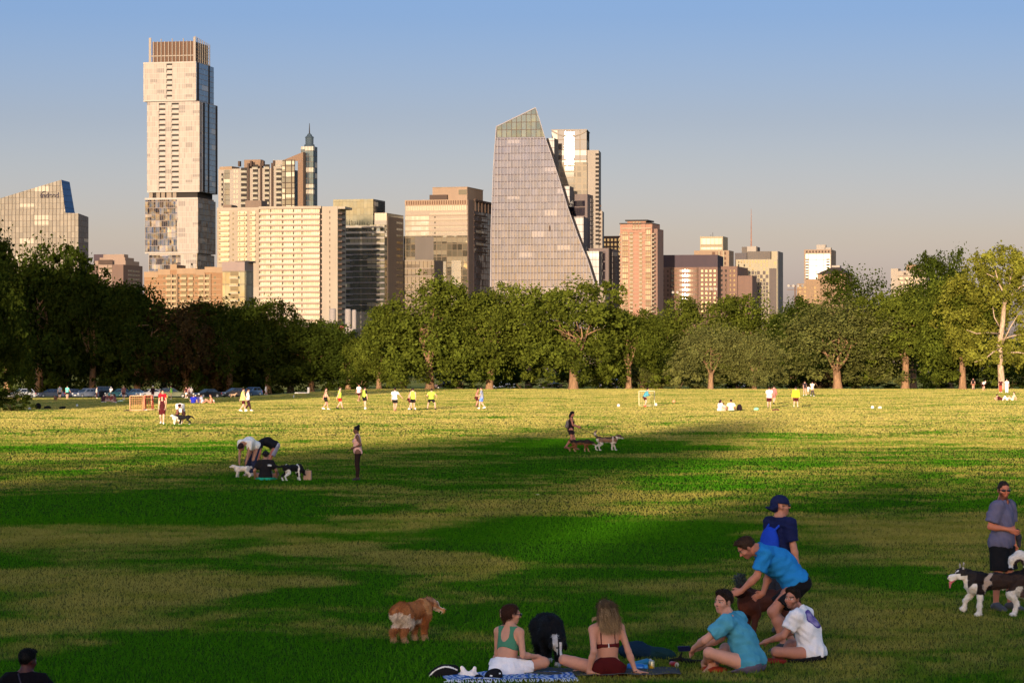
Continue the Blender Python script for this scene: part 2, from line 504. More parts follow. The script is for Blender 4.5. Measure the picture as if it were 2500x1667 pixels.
def crown_mesh(name, lobes, n_leaf, size, gaps=0.0, spray=0.12):
	"""lobes: list of (centre, radii, weight) in crown units; leaves fill the outer part of each lobe, with twigs that stick out"""
	Vs, Cs = [], []
	w = np.array([l[1][0]*l[1][1] + l[1][0]*l[1][2] for l in lobes]); w = w/w.sum()
	C_all, O_all, T_all = [], [], []
	for (c, r, br), wi in zip(lobes, w):
		m = max(20, int(n_leaf*wi))
		# sub-clumps over the lobe
		k = max(6, m//70)
		d = trng.normal(size=(k, 3)); d /= np.linalg.norm(d, axis=1)[:, None]
		d[:, 2] = np.where(d[:, 2] < -0.45, -d[:, 2], d[:, 2])
		rr = 0.60 + 0.45*trng.random(k)**0.8
		sc_ = np.array(c) + d*np.array(r)*rr[:, None]
		csz = (0.14 + 0.17*trng.random(k))*min(r)*1.25
		bri = 0.66 + 0.68*trng.random(k)
		idx = trng.integers(0, k, m)
		p = trng.normal(size=(m, 3))*0.55
		pts = sc_[idx] + p*csz[idx][:, None]*np.array([1.2, 1.2, 0.75])
		C_all.append(pts); O_all.append(d[idx]); T_all.append((bri[idx]*br))
		# stray sprays beyond the lobe
		m2 = int(m*spray)
		d2 = trng.normal(size=(m2, 3)); d2 /= np.linalg.norm(d2, axis=1)[:, None]; d2[:, 2] = np.abs(d2[:, 2])*0.9 - 0.15
		pts2 = np.array(c) + d2*np.array(r)*(0.98 + 0.20*trng.random(m2)**2)[:, None]
		C_all.append(pts2); O_all.append(d2); T_all.append(np.full(m2, br))
	C = np.concatenate(C_all); O = np.concatenate(O_all); T = np.concatenate(T_all)
	lo, hi = np.percentile(C, 1.5, axis=0), np.percentile(C, 98.5, axis=0)
	C = (C - (lo+hi)/2)/(hi-lo)*np.array([9.6, 9.6, 8.5]) + np.array([0, 0, 4.45])
	V, F, col = leaf_cards(C, size, (1, 1, 1), outward=O)
	col = col*np.repeat(T, 4)[:, None]
	me = np_mesh(name, V, F, col=col)
	return me

def rand_lobes(w, h, n, flat=0.6, seed=0, low=0.0):
	"""lobes over a dome w wide, h high; centre of the base at the origin"""
	r_ = np.random.default_rng(seed)
	L = [((0, 0, h*0.48), (w*0.30, w*0.30, h*0.42), 1.0)]
	for i in range(n):
		a = 2*PI*i/n + r_.random()*1.0
		t = r_.random()
		z = h*(low + 0.16 + 0.64*t)
		rad = w*0.5*math.sqrt(max(0.06, 1 - ((z/h - 0.38)/0.66)**2))*(0.52 + 0.36*r_.random())
		lr = w*(0.11 + 0.10*r_.random())
		L.append(((rad*math.cos(a), rad*math.sin(a), z), (lr*1.15, lr*1.15, lr*(0.75 + 0.3*r_.random())), 0.85 + 0.3*r_.random()))
	return L

def trunk_mesh(H, r0, limbs, seed, fork=0.35, lean=0.05, spread=0.4, detail=6):
	r_ = np.random.default_rng(seed)
	mb = MB()
	top = Vector((lean*H*0.3, 0, H*fork))
	pts = [Vector((0, 0, -0.15)), Vector((0.0, 0, 0.25)), Vector((lean*H*0.1, 0, H*fork*0.5)), top]
	mb.tube(pts, [r0*1.55, r0*1.12, r0*0.92, r0*0.86], n=9)
	for i in range(limbs):
		a = 2*PI*i/limbs + r_.random()*0.8
		sp = spread*H*(0.6 + 0.5*r_.random())
		up = H*(0.62 + 0.16*r_.random())
		e = Vector((math.cos(a)*sp, math.sin(a)*sp, up))
		m1 = top.lerp(e, 0.35) + Vector((math.cos(a), math.sin(a), 0))*sp*0.12 + Vector((0, 0, -0.02*H))
		m2 = top.lerp(e, 0.7) + Vector((r_.normal()*0.03*H, r_.normal()*0.03*H, 0))
		st = pts[2].lerp(top, 0.4 + 0.6*r_.random())
		mb.tube([st, m1, m2, e], [r0*0.46, r0*0.32, r0*0.19, r0*0.06], n=7)
		for k in range(3):
			b0 = m1.lerp(e, 0.15 + 0.28*k)
			dr = Vector((r_.normal(), r_.normal(), 0.45 + 0.4*r_.random())).normalized()*H*(0.16 + 0.08*r_.random())
			mb.tube([b0, b0 + dr*0.5 + Vector((0, 0, 0.02*H)), b0 + dr], [r0*0.22, r0*0.14, r0*0.05], n=5)
	return mb

# crowns are modelled 10 m wide on a 10 m high tree and scaled per tree
CROWN, TRUNK = {}, {}
def tree_kinds():
	for i in range(4):
		CROWN['oak', i] = crown_mesh('oak_crown', rand_lobes(10, 8.6, 15, seed=30+i), 20000, 0.135)
	for i in range(3):
		CROWN['elm', i] = crown_mesh('elm_crown', rand_lobes(10, 8.8, 17, seed=50+i), 20000, 0.125)
	for i in range(2):
		CROWN['round', i] = crown_mesh('round_crown', [((0, 0, 4.4), (4.2, 4.2, 3.9), 1.0)] + rand_lobes(9.4, 8.6, 10, seed=70+i), 20000, 0.12, spray=0.04)
	for i in range(2):
		CROWN['bush', i] = crown_mesh('bush_crown', rand_lobes(10, 9.4, 10, seed=80+i, low=-0.12), 7000, 0.2)
	for i in range(4):
		mb = trunk_mesh(9.0, 0.36, 5, 90+i, fork=[0.30, 0.24, 0.34, 0.32][i], lean=[0.02, -0.04, 0.05, 0.0][i], spread=0.20)
		TRUNK[i] = mb

def tree(x, y_base, y_top, width, kind='oak', var=0, leaf=None, bark=None, label='', name='oak_tree', rz=None, Y=None, cat='tree', group=None, lift=0.07, tr=0, deep=None):
	"""x: photo column of the tree's middle, y_base: row of its foot, y_top: row of its crown's top, width in photo pixels"""
	if Y is None: Y = depth(y_base)
	s = FOC/Y
	X0 = (x-1250)/FOC*Y; g0 = float(gz(X0, Y))
	H = CAMZ + (HOR - y_top)/s - g0
	W = width/s
	root = empty(name, (X0, Y, g0), trng.random()*6.28 if rz is None else rz, label, cat, group)
	cr = link('crown', CROWN[kind, var % (4 if kind == 'oak' else 3 if kind == 'elm' else 2)], root)
	me = cr.data
	lf = leaf or LEAF_DARK
	if len(me.materials) == 0: me.materials.append(lf)
	cr.material_slots[0].link = 'OBJECT'; cr.material_slots[0].material = lf
	cr.location = (0, 0, H*lift); cr.scale = (W/10, W/10 if deep is None else deep/10, H*(1-lift)/8.9)
	if kind != 'bush':
		mbk = TRUNK[tr % 4]
		if isinstance(mbk, MB):
			o = mbk.build('trunk', bark or BARK, root, smooth=True); TRUNK[tr % 4] = o.data
		else:
			o = link('trunk', mbk, root)
		o.material_slots[0].link = 'OBJECT'; o.material_slots[0].material = bark or BARK
		k = W/10
		o.scale = (k, k, H/10)
	else:
		mb = MB()
		for k in range(5):
			a = k*1.3
			mb.tube([(0, 0, -0.05), (math.cos(a)*W*0.1, math.sin(a)*W*0.1, H*0.3), (math.cos(a)*W*0.25, math.sin(a)*W*0.25, H*0.7)], [0.05, 0.035, 0.012], n=5)
		mb.build('stem', BARK, root)
	return root
tree_kinds()
def trees():
	L, E, S, D_, RU = LEAF_DARK, LEAF_BRIGHT, LEAF_SYC, LEAF_DUST, LEAF_RUST
	g = 'park trees round the field'
	T = lambda *a, **k: tree(*a, group=g, **k)
	# left dark mass, front row
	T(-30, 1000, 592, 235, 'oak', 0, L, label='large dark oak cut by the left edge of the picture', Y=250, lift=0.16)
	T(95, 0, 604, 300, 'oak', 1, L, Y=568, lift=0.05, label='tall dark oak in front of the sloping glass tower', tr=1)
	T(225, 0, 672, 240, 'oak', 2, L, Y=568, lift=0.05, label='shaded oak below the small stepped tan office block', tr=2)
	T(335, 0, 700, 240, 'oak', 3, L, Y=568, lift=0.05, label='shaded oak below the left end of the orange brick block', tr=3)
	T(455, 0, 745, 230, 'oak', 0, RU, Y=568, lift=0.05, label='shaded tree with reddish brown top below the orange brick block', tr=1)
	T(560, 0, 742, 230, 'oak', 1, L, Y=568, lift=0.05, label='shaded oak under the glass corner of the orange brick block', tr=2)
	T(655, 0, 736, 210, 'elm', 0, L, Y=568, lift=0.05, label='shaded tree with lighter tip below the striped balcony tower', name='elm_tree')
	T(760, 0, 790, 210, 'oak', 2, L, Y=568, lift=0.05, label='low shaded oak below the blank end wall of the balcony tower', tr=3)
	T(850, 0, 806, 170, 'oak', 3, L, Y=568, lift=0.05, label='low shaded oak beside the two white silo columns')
	# left dark mass, row behind
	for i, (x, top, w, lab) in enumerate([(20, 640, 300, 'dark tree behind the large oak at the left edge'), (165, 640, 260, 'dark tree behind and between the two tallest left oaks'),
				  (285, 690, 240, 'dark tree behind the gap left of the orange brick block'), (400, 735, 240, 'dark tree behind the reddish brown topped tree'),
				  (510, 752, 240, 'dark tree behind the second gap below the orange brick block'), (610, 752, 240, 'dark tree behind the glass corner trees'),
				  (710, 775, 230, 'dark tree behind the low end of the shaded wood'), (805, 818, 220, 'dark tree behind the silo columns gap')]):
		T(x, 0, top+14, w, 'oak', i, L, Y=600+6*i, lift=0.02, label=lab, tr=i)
	# centre
	T(925, 952, 772, 170, 'elm', 1, E, Y=475, label='small yellowish tree left of the big sunlit centre oaks', name='elm_tree', tr=0)
	T(1050, 950, 690, 290, 'oak', 0, E, label='big sunlit tree with single thick trunk below the banded hotel tower', tr=2, lift=0.09)
	T(1195, 950, 702, 240, 'oak', 2, E, label='sunlit oak with forked Y shaped trunk', tr=1, lift=0.11)
	T(1400, 950, 694, 300, 'oak', 1, E, label='broad sunlit oak with short trunk right of the leaning glass tower', tr=3, lift=0.09)
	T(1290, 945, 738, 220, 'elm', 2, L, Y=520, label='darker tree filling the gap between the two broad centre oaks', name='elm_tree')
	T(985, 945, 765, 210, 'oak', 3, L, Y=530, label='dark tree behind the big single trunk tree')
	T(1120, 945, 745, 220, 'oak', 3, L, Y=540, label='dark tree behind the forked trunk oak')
	# right
	T(1535, 949, 762, 190, 'elm', 0, E, label='bright green tree right of the broad centre oak', name='elm_tree', tr=2, lift=0.1)
	T(1610, 945, 752, 210, 'elm', 1, E, Y=560, label='bright tree in front of the brown curved office block', name='elm_tree')
	T(1560, 942, 770, 180, 'elm', 1, L, Y=600, label='dark tree behind the bright tree right of the centre oak', name='elm_tree')
	T(1700, 943, 734, 240, 'elm', 2, E, Y=560, label='bright tree behind the left clipped round tree', name='elm_tree', tr=1)
	T(1830, 943, 727, 250, 'elm', 0, E, Y=570, label='tallest bright tree behind the two clipped round trees', name='elm_tree', tr=3)
	T(1935, 943, 748, 210, 'elm', 1, E, Y=570, label='bright tree right of the two round trees under the floodlight', name='elm_tree')
	T(1735, 950, 797, 185, 'round', 0, D_, label='round dusty green tree, left and larger of a clipped pair', name='round_tree', tr=0, lift=0.10)
	T(1842, 950, 816, 150, 'round', 1, D_, label='round dusty green tree, smaller right one of a clipped pair', name='round_tree', tr=2, lift=0.10)
	T(2045, 949, 742, 300, 'round', 0, D_, label='wide dusty green tree with foliage down to the grass', name='round_tree', tr=1, lift=0.07)
	T(2090, 944, 668, 260, 'elm', 2, L, Y=540, label='dark tree in front of the hip roofed tan building', name='elm_tree', tr=0)
	T(2000, 943, 735, 220, 'elm', 1, L, Y=560, label='dark tree just left of the hip roofed tan building', name='elm_tree')
	T(2210, 949, 712, 250, 'oak', 1, E, label='leaning bright oak between the wide dusty tree and the thick trunk', tr=2, lift=0.1)
	T(2320, 944, 622, 190, 'elm', 0, L, Y=520, label='tall thin dark tree behind the white barked sycamore', name='elm_tree', tr=3)
	T(2230, 942, 700, 230, 'oak', 3, L, Y=600, label='dark oak below the pale building at the right')
	T(2350, 950, 690, 230, 'oak', 2, E, label='oak with very thick pale brown trunk by the resting couple', tr=3, lift=0.10)
	# understory along the foot of the trees
	for i, (x, yt, w, lab) in enumerate([(880, 900, 110, 'low bush at the shaded left of the centre trees'), (1120, 915, 90, 'low bush between the single trunk and forked trunk trees'),
			(1270, 905, 130, 'dark bush between forked oak and broad oak'), (1500, 895, 130, 'dark bush beside the white pickup'), (1610, 880, 100, 'bright tall bush left of the clipped round trees'),
			(1660, 885, 120, 'bright bush at the foot of the left round tree'), (1925, 890, 120, 'dark bush right of the smaller round tree'), (2120, 895, 130, 'bush behind the leaning oak'),
			(1570, 900, 90, 'pale bush behind the small white goal'), (2000, 905, 120, 'rusty bush under the wide dusty tree'), (2290, 905, 120, 'dark bush left of the thick trunk'), (2470, 905, 130, 'dark bush at the right edge behind the sycamore'), (1800, 905, 120, 'dark bush between the round tree trunks'),(2400, 908, 120, 'dark bush between thick trunk and sycamore'),(1390, 908, 120, 'dark bush behind the broad oak trunk')]):
		tree(x, 947, yt, w, 'bush', i, [L, L, L, L, E, D_, L, L, D_, RU, L, L, L, L, L][i], Y=495 if i not in (4, 5, 8) else 480, label=lab, name='bush', cat='bush', group='bushes under the trees', lift=0.0)
	tree(28, 1003, 950, 110, 'bush', 0, L, label='dark bush spilling onto the grass at the left edge', name='bush', cat='bush', group='bushes under the trees', lift=0.0)
	# far wood closing the view under the crowns
	n = 0
	fr = np.random.default_rng(5)
	V0, F0 = None, None
	Vs, Fs, Cs = [], [], []; off = 0
	for i in range(46):
		x = -140 + i*62
		Y = 640 + 60*fr.random()
		s = FOC/Y; top = 800 + 25*fr.random() if not (650 < x < 900) else 850
		H = CAMZ + (HOR-top)/s; W = 130/s
		m = CROWN['oak', i % 4]
		v = np.zeros(len(m.vertices)*3, dtype=np.float32); m.vertices.foreach_get('co', v); v = v.reshape(-1, 3)
		keep = 9000*4 if len(v) > 36000 else len(v)
		v = v[:keep].copy()*np.array([W/9, W/9, H/8.9]) + np.array([(x-1250)/FOC*Y, Y, 0])
		Vs.append(v); Fs.append(np.arange(len(v)).reshape(-1, 4)+off); off += len(v)
	V = np.concatenate(Vs); F = np.concatenate(Fs)
	o = link('far_wood', np_mesh('far_wood', V, F, col=np.ones((len(V), 3))), None, L); tag(o, kind='stuff')
trees()
# trees on the slope behind the viewpoint and left of the field: they throw the long evening shade over the lawn
def shade_trees():
	g = 'trees behind the viewpoint'
	for i, (x, y, h, w) in enumerate([(-98, -125, 15, 20), (-82, -123, 14.5, 18), (-68, -122, 15.0, 18), (-57, -121, 15.2, 14), (-49.5, -122, 16.4, 10), (-44.5, -122, 18.6, 9), (-39, -123, 20.5, 10),
									   (-34.0, -122, 22.0, 9), (-24.5, -120, 15.2, 10), (-18.5, -120, 15.4, 10), (-13.0, -120, 15.8, 9), (-8, -121, 15.2, 11), (2, -122, 17, 13), (14, -122, 17, 15)]):
		t = tree(1250, 0, 0, 100, 'oak', i, LEAF_DARK, Y=100, name='oak_tree', tr=i, group=g, label='oak behind the viewpoint throwing its evening shade over the lawn')
		t.location = (x, y, 0)
		c, k = t.children
		if c.name.startswith('trunk'): c, k = k, c
		c.location.z = h*0.08; c.scale = (w/8.0, w/8.0, h*0.92/8.9); k.scale = (w/10, w/10, h/10)
	for i, (x, y, h, w) in enumerate([(-51, 214, 18, 14), (-60, 210, 18.5, 15), (-69, 206, 19, 16), (-82, 202, 19, 16), (-76, 365, 29, 15), (-88, 362, 31, 16), (-102, 360, 32, 18), (-118, 362, 33, 20), (-83, 400, 30, 16), (-97, 402, 32, 18), (-92, 455, 31, 17), (-106, 458, 32, 18)]):
		t = tree(1250, 0, 0, 100, 'oak', i, LEAF_DARK, Y=100, name='oak_tree', tr=i, group='tall trees left of the field', label='tall oak beyond the left edge shading the parked cars')
		t.location = (x, y, float(gz(x, y)))
		c, k = t.children
		if c.name.startswith('trunk'): c, k = k, c
		lf = 0.04 if y < 300 else 0.36
		c.location.z = h*lf; c.scale = (w/8.6, w/8.6, h*(1-lf)/8.9); k.scale = (w/10, w/10, h/10)
shade_trees()
def sycamore():
	Y = depth(951); s = FOC/Y
	X = lambda x: (x-2446)/s
	Z = lambda y: CAMZ + (HOR-y)/s
	root = empty('sycamore_tree', ((2446-1250)/FOC*Y, Y, 0), 0, 'tall yellow green sycamore with pale white bark and drooping leaves at the right edge', 'tree', 'park trees round the field')
	mb = MB()
	mb.tube([(0, 0, -.2), (0, 0, 0.4), (X(2443), 0, Z(900)), (X(2440), 0, Z(840)), (X(2448), 0, Z(790)), (X(2452), 0.2, Z(745))], [0.75, 0.55, 0.46, 0.42, 0.36, 0.30], 10)
	br = [[(2452, 745, 0), (2450, 715, -.3), (2436, 690, -.6), (2428, 660, -.8)], [(2452, 745, 0), (2468, 720, -.3), (2490, 700, -.6), (2520, 690, -1)],
		  [(2450, 735, 0), (2462, 700, -.2), (2470, 660, -.3), (2460, 630, 0)], [(2443, 850, 0), (2420, 860, -1.5), (2400, 875, -2.5), (2372, 884, -3)],
		  [(2443, 830, 0), (2470, 820, -1.2), (2500, 815, -2)], [(2442, 800, 0), (2425, 775, -1), (2420, 750, -1.5)], [(2444, 862, 0), (2480, 860, -1.5), (2510, 866, -2.5)],
		  [(2436, 690, -.6), (2422, 676, -.9), (2405, 668, -1.2)], [(2443, 815, 0), (2400, 812, -2.6), (2375, 815, -3.6), (2350, 806, -4)], [(2446, 842, 0), (2462, 800, -1.6), (2478, 770, -2.4)]]
	for k, b in enumerate(br):
		r0 = [0.24, 0.22, 0.2, 0.17, 0.18, 0.14, 0.16, 0.13, 0.16, 0.16][k]
		mb.tube([(X(x), y, Z(z)) for x, z, y in b], [r0*(1-0.75*i/(len(b)-1)) for i in range(len(b))], 7)
	mb.build('trunk', BARK_PALE, root, smooth=True)
	lobes = []
	for x, y, r, dy in ((2455, 655, 62, 1), (2400, 690, 55, 2), (2520, 680, 60, 1), (2350, 740, 60, 1), (2420, 760, 60, 3), (2500, 770, 60, 2.5), (2360, 810, 62, -1), (2330, 790, 45, 1.5), (2400, 840, 50, 0.5), (2480, 850, 48, 0.5),
					 (2530, 820, 55, -1), (2420, 640, 40, 0), (2490, 640, 45, 0), (2375, 865, 36, -2.4), (2440, 870, 30, -2.2), (2510, 880, 34, -2.0), (2345, 860, 30, -2), (2470, 720, 55, 4), (2420, 715, 50, -1.5), (2350, 700, 34, 0), (2400, 655, 34, 2)):
		lobes.append(((X(x), dy, Z(y)), (r/s, r/s, r*0.85/s), 0.85 + 0.3*trng.random()))
	# leaves, kept off the pale limbs in front
	V0 = []
	N = 24000
	C_, O_, T_ = [], [], []
	w = np.array([l[1][0]**2 for l in lobes]); w /= w.sum()
	for (c, r, br_), wi in zip(lobes, w):
		m = int(N*wi); k = max(8, m//50)
		d = trng.normal(size=(k, 3)); d /= np.linalg.norm(d, axis=1)[:, None]
		cc = np.array(c) + d*np.array(r)*(0.6 + 0.5*trng.random(k))[:, None]
		i = trng.integers(0, k, m)
		C_.append(cc[i] + trng.normal(size=(m, 3))*np.array([0.34, 0.34, 0.42])); O_.append(d[i]); T_.append((0.7 + 0.6*trng.random(k))[i]*br_)
	C = np.concatenate(C_); O = np.concatenate(O_); T = np.concatenate(T_)
	V, F, col = leaf_cards(C, 0.21, (1, 1, 1), outward=O)
	link('crown', np_mesh('sycamore_crown', V, F, col=col*np.repeat(T, 4)[:, None]), root, LEAF_SYC)
sycamore()
# ---------------------------------------------------------------- building kit
BG = 0.47
def _g(c):
	l = 0.3*c[0] + 0.6*c[1] + 0.1*c[2]
	return tuple((v*0.84 + l*0.16)*BG for v in c)
def stone(name, rgb, rough=0.8, var=0.10, streak=0.12):
	rgb = _g(rgb)
	if ('st', name) in _mc: return _mc['st', name]
	t = NT(name)
	co = t.n('TexCoord').outputs['Object']
	mp = t.n('Mapping'); mp.inputs['Scale'].default_value = (1, 1, 0.12); t.l(co, mp.inputs['Vector'])
	f = t.noise(mp.outputs[0], 0.35, 4); g = t.noise(co, 0.06, 3)
	k = t.math('ADD', t.math('MULTIPLY', f, streak*2), t.math('MULTIPLY_ADD', g, 2*var, 1 - var - streak))
	cc = t.n('CombineColor')
	for i in range(3): t.l(k, cc.inputs[i])
	m = t.done(t.pbsdf(t.mix(1.0, rgb, cc.outputs[0], 'MULTIPLY'), rough, 0, 0.2))
	_mc['st', name] = m
	return m

def glass(name, dark, lite, refl=0.3, rough=0.08, cw=1.6, ch=3.5, mull=0.14, mullh=0.3, mullc=(0.35, 0.32, 0.28), blind=(0.5, 0.45, 0.36), pblind=0.25,
		  wave=0.02, rtint=(1, 1, 1)):
	"""curtain wall: panes of uneven tone with blinds behind some, mullions and floor lines between; reflects the sky"""
	if ('gl', name) in _mc: return _mc['gl', name]
	dark, lite, mullc, blind = _g(dark), _g(lite), _g(mullc), _g(blind)
	refl = refl*0.36
	t = NT(name)
	uv = t.n('UVMap', uv_map='facade').outputs[0]
	sp = t.n('SeparateXYZ'); t.l(uv, sp.inputs[0])
	u = t.math('DIVIDE', sp.outputs[0], cw); v = t.math('DIVIDE', sp.outputs[1], ch)
	cell = t.n('CombineXYZ'); t.l(t.math('FLOOR', u), cell.inputs[0]); t.l(t.math('FLOOR', v), cell.inputs[1])
	wn = t.n('TexWhiteNoise', noise_dimensions='2D'); t.l(cell.outputs[0], wn.inputs['Vector'])
	r = wn.outputs['Value']
	c2 = t.n('CombineXYZ'); t.l(t.math('FLOOR', t.math('DIVIDE', u, 4)), c2.inputs[0]); t.l(t.math('FLOOR', v), c2.inputs[1])
	wn2 = t.n('TexWhiteNoise', noise_dimensions='2D'); t.l(c2.outputs[0], wn2.inputs['Vector'])
	base = t.mix(r, dark, lite)
	fu = t.math('FRACT', u); fv = t.math('FRACT', v)
	# blinds hang from the top of the pane
	bl = t.math('MULTIPLY', t.math('GREATER_THAN', wn2.outputs['Value'], 1 - pblind), t.math('GREATER_THAN', fv, t.math('MULTIPLY', t.math('FRACT', t.math('MULTIPLY', wn2.outputs['Value'], 37.0)), 0.6)))
	base = t.mix(bl, base, blind)
	m1 = t.math('LESS_THAN', fu, mull/cw); m2 = t.math('LESS_THAN', fv, mullh/ch)
	mm = t.math('MAXIMUM', m1, m2)
	base = t.mix(mm, base, mullc)
	d = t.n('BsdfDiffuse'); t.l(base, d.inputs[0])
	g = t.n('BsdfGlossy'); g.inputs['Roughness'].default_value = rough; g.inputs[0].default_value = (*rtint, 1)
	if wave:
		co = t.n('TexCoord').outputs['Object']
		nz = t.n('TexNoise'); nz.inputs['Scale'].default_value = 0.22; nz.inputs['Detail'].default_value = 2; t.l(co, nz.inputs['Vector'])
		# every pane sits a little out of plane and bows a little
		cv = t.n('VectorMath', operation='SUBTRACT'); t.l(nz.outputs['Color'], cv.inputs[0]); cv.inputs[1].default_value = (0.5, 0.5, 0.5)
		pv = t.n('VectorMath', operation='SUBTRACT'); t.l(wn.outputs['Color'], pv.inputs[0]); pv.inputs[1].default_value = (0.5, 0.5, 0.5)
		av = t.n('VectorMath', operation='ADD'); t.l(cv.outputs[0], av.inputs[0])
		s1 = t.n('VectorMath', operation='SCALE'); t.l(pv.outputs[0], s1.inputs[0]); s1.inputs['Scale'].default_value = 0.35
		t.l(s1.outputs[0], av.inputs[1])
		s2 = t.n('VectorMath', operation='SCALE'); t.l(av.outputs[0], s2.inputs[0]); s2.inputs['Scale'].default_value = wave
		nn = t.n('NewGeometry').outputs['Normal']
		fin = t.n('VectorMath', operation='ADD'); t.l(nn, fin.inputs[0]); t.l(s2.outputs[0], fin.inputs[1])
		nm = t.n('VectorMath', operation='NORMALIZE'); t.l(fin.outputs[0], nm.inputs[0])
		t.l(nm.outputs[0], g.inputs['Normal'])
	mx = t.n('MixShader')
	t.l(t.math('MULTIPLY', t.math('SUBTRACT', 1.0, mm), refl), mx.inputs[0])
	t.l(d.outputs[0], mx.inputs[1]); t.l(g.outputs[0], mx.inputs[2])
	m = t.done(mx); _mc['gl', name] = m
	return m

class Bld:
	def __init__(s, name, label, xL, xC, xR, ytop, Y, phi, cat='building', ybot=None, group='downtown buildings'):
		s.Y, s.phi = Y, R(phi*0.45 if phi > 12 else phi)
		s.cx = (xC-1250)/FOC*Y
		s.k = FOC/Y
		s.root = empty(name, (s.cx, Y, 0), -s.phi, label, cat, group)
		s.W = -s.fx(xL); s.D = s.sy(xR); s.H = s.z(ytop)
		s.z0 = 0.0
	def z(s, y): return CAMZ + (HOR - y)/s.k
	def fx(s, x):                     # local x on the front for a photo column
		u = (x-1250)/FOC
		return -(s.cx - u*s.Y)/(math.cos(s.phi) + u*math.sin(s.phi))
	def sy(s, x):                     # local y on the side
		u = (x-1250)/FOC
		return (u*s.Y - s.cx)/(math.sin(s.phi) - u*math.cos(s.phi))
	def mass(s, name, mat, xL=None, xR=None, ytop=None, ybot=None, inset=0.0, xC=None, depth=None, y0=0.0):
		x0 = -s.W if xL is None else s.fx(xL)
		x1 = 0.0 if xC is None else s.fx(xC)
		d = depth if depth is not None else (s.D if xR is None else s.sy(xR))
		mb = MB(); mb.box(x0+inset, x1-inset, y0+inset, d-inset, 0 if ybot is None else s.z(ybot), s.H if ytop is None else s.z(ytop))
		return mb.build(name, mat, s.root, auto_uv=True)
	def fb(s, mb, face, u0, u1, z0, z1, d0, d1, off=0.0):
		if face == 'f': mb.box(u0, u1, off-d1, off-d0, z0, z1)
		else: mb.box(off+d0, off+d1, u0, u1, z0, z1)
	def U(s, face, x): return s.fx(x) if face == 'f' else s.sy(x)
	def panel(s, name, mat, face, x0, x1, yt, yb, d=0.06, off=0.0, d0=-0.3):
		mb = MB(); u0, u1 = s.U(face, x0), s.U(face, x1)
		s.fb(mb, face, u0, u1, s.z(yb), s.z(yt), d0, d, off)
		return mb.build(name, mat, s.root, auto_uv=True)
	def repeat(s, name, mat, boxes, limit=100, label=None):
		"""each item (list of (face,u0,u1,z0,z1,d0,d1,off)) is a part of its own, up to 100 of a kind"""
		cache = {}
		rest = MB()
		for i, it in enumerate(boxes):
			if i < limit:
				f, u0, u1, z0, z1, d0, d1, off = it[0]
				key = tuple(round(v, 2) for b in it for v in (b[1]-u0, b[2]-u0, b[3]-z0, b[4]-z0, b[5], b[6]))
				if key not in cache:
					mb = MB()
					for j, b in enumerate(it):
						mb.m = j if isinstance(mat, (list, tuple)) else 0
						s.fb(mb, f, b[1]-u0, b[2]-u0, b[3]-z0, b[4]-z0, b[5], b[6], 0)
					o = mb.build(name, mat, s.root, auto_uv=True); cache[key] = o.data
				else:
					o = link(name, cache[key], s.root)
				o.location = (u0, off, z0) if f == 'f' else (off, u0, z0)
			else:
				for j, b in enumerate(it):
					rest.m = j if isinstance(mat, (list, tuple)) else 0
					s.fb(rest, b[0], b[1], b[2], b[3], b[4], b[5], b[6], b[7])
		if rest.V:
			o = rest.build(name, mat, s.root, auto_uv=True); o['kind'] = 'stuff'
	def windows(s, face, x0, x1, yt, yb, nx, nz, mat, wf=0.5, hf=0.55, d=0.05, off=0.0, name='window', limit=100, skip=None):
		u0, u1 = s.U(face, x0), s.U(face, x1); zt, zb = s.z(yt), s.z(yb)
		du, dz = (u1-u0)/nx, (zt-zb)/nz
		L = []
		for j in range(nz):
			for i in range(nx):
				if skip and skip(i, j): continue
				a = u0 + (i + (1-wf)/2)*du; b = zt - (j + 0.5 + hf/2)*dz
				L.append([(face, a, a+wf*du, b, b+hf*dz, -0.2, d, off)])
		s.repeat(name, mat, L, limit)
	def bands(s, face, x0, x1, yt, yb, n, h, mat, d=0.35, off=0.0, name='floor_band', d0=-0.1):
		u0, u1 = s.U(face, x0), s.U(face, x1); zt, zb = s.z(yt), s.z(yb); dz = (zt-zb)/n
		s.repeat(name, mat, [[(face, u0, u1, zt-i*dz-h, zt-i*dz, d0, d, off)] for i in range(n)])
	def fins(s, face, x0, x1, yt, yb, n, w, mat, d=0.4, off=0.0, name='fin'):
		u0, u1 = s.U(face, x0), s.U(face, x1)
		mb = MB()
		for i in range(n):
			c = u0 + (u1-u0)*(i+0.5)/n
			s.fb(mb, face, c-w/2, c+w/2, s.z(yb), s.z(yt), -0.1, d, off)
		return mb.build(name, mat, s.root)
	def balconies(s, face, x0, x1, yt, yb, n, mats, depth=1.5, slab=0.28, rail=1.0, off=0.0, pane=True, name='balcony'):
		"""slab, rail and the dark doorway behind; mats = [slab, rail, doorway]"""
		u0, u1 = s.U(face, x0), s.U(face, x1); zt, zb = s.z(yt), s.z(yb); dz = (zt-zb)/n
		L = []
		for i in range(n):
			z = zt - (i+1)*dz
			L.append([(face, u0, u1, z, z+slab, 0.0, depth, off), (face, u0, u1, z+slab, z+slab+rail, depth-0.08, depth-0.01, off),
					  (face, u0+0.15, u1-0.15, z+slab+0.004, z+dz*0.93, -0.2, 0.07, off)])
		s.repeat(name, mats, L)
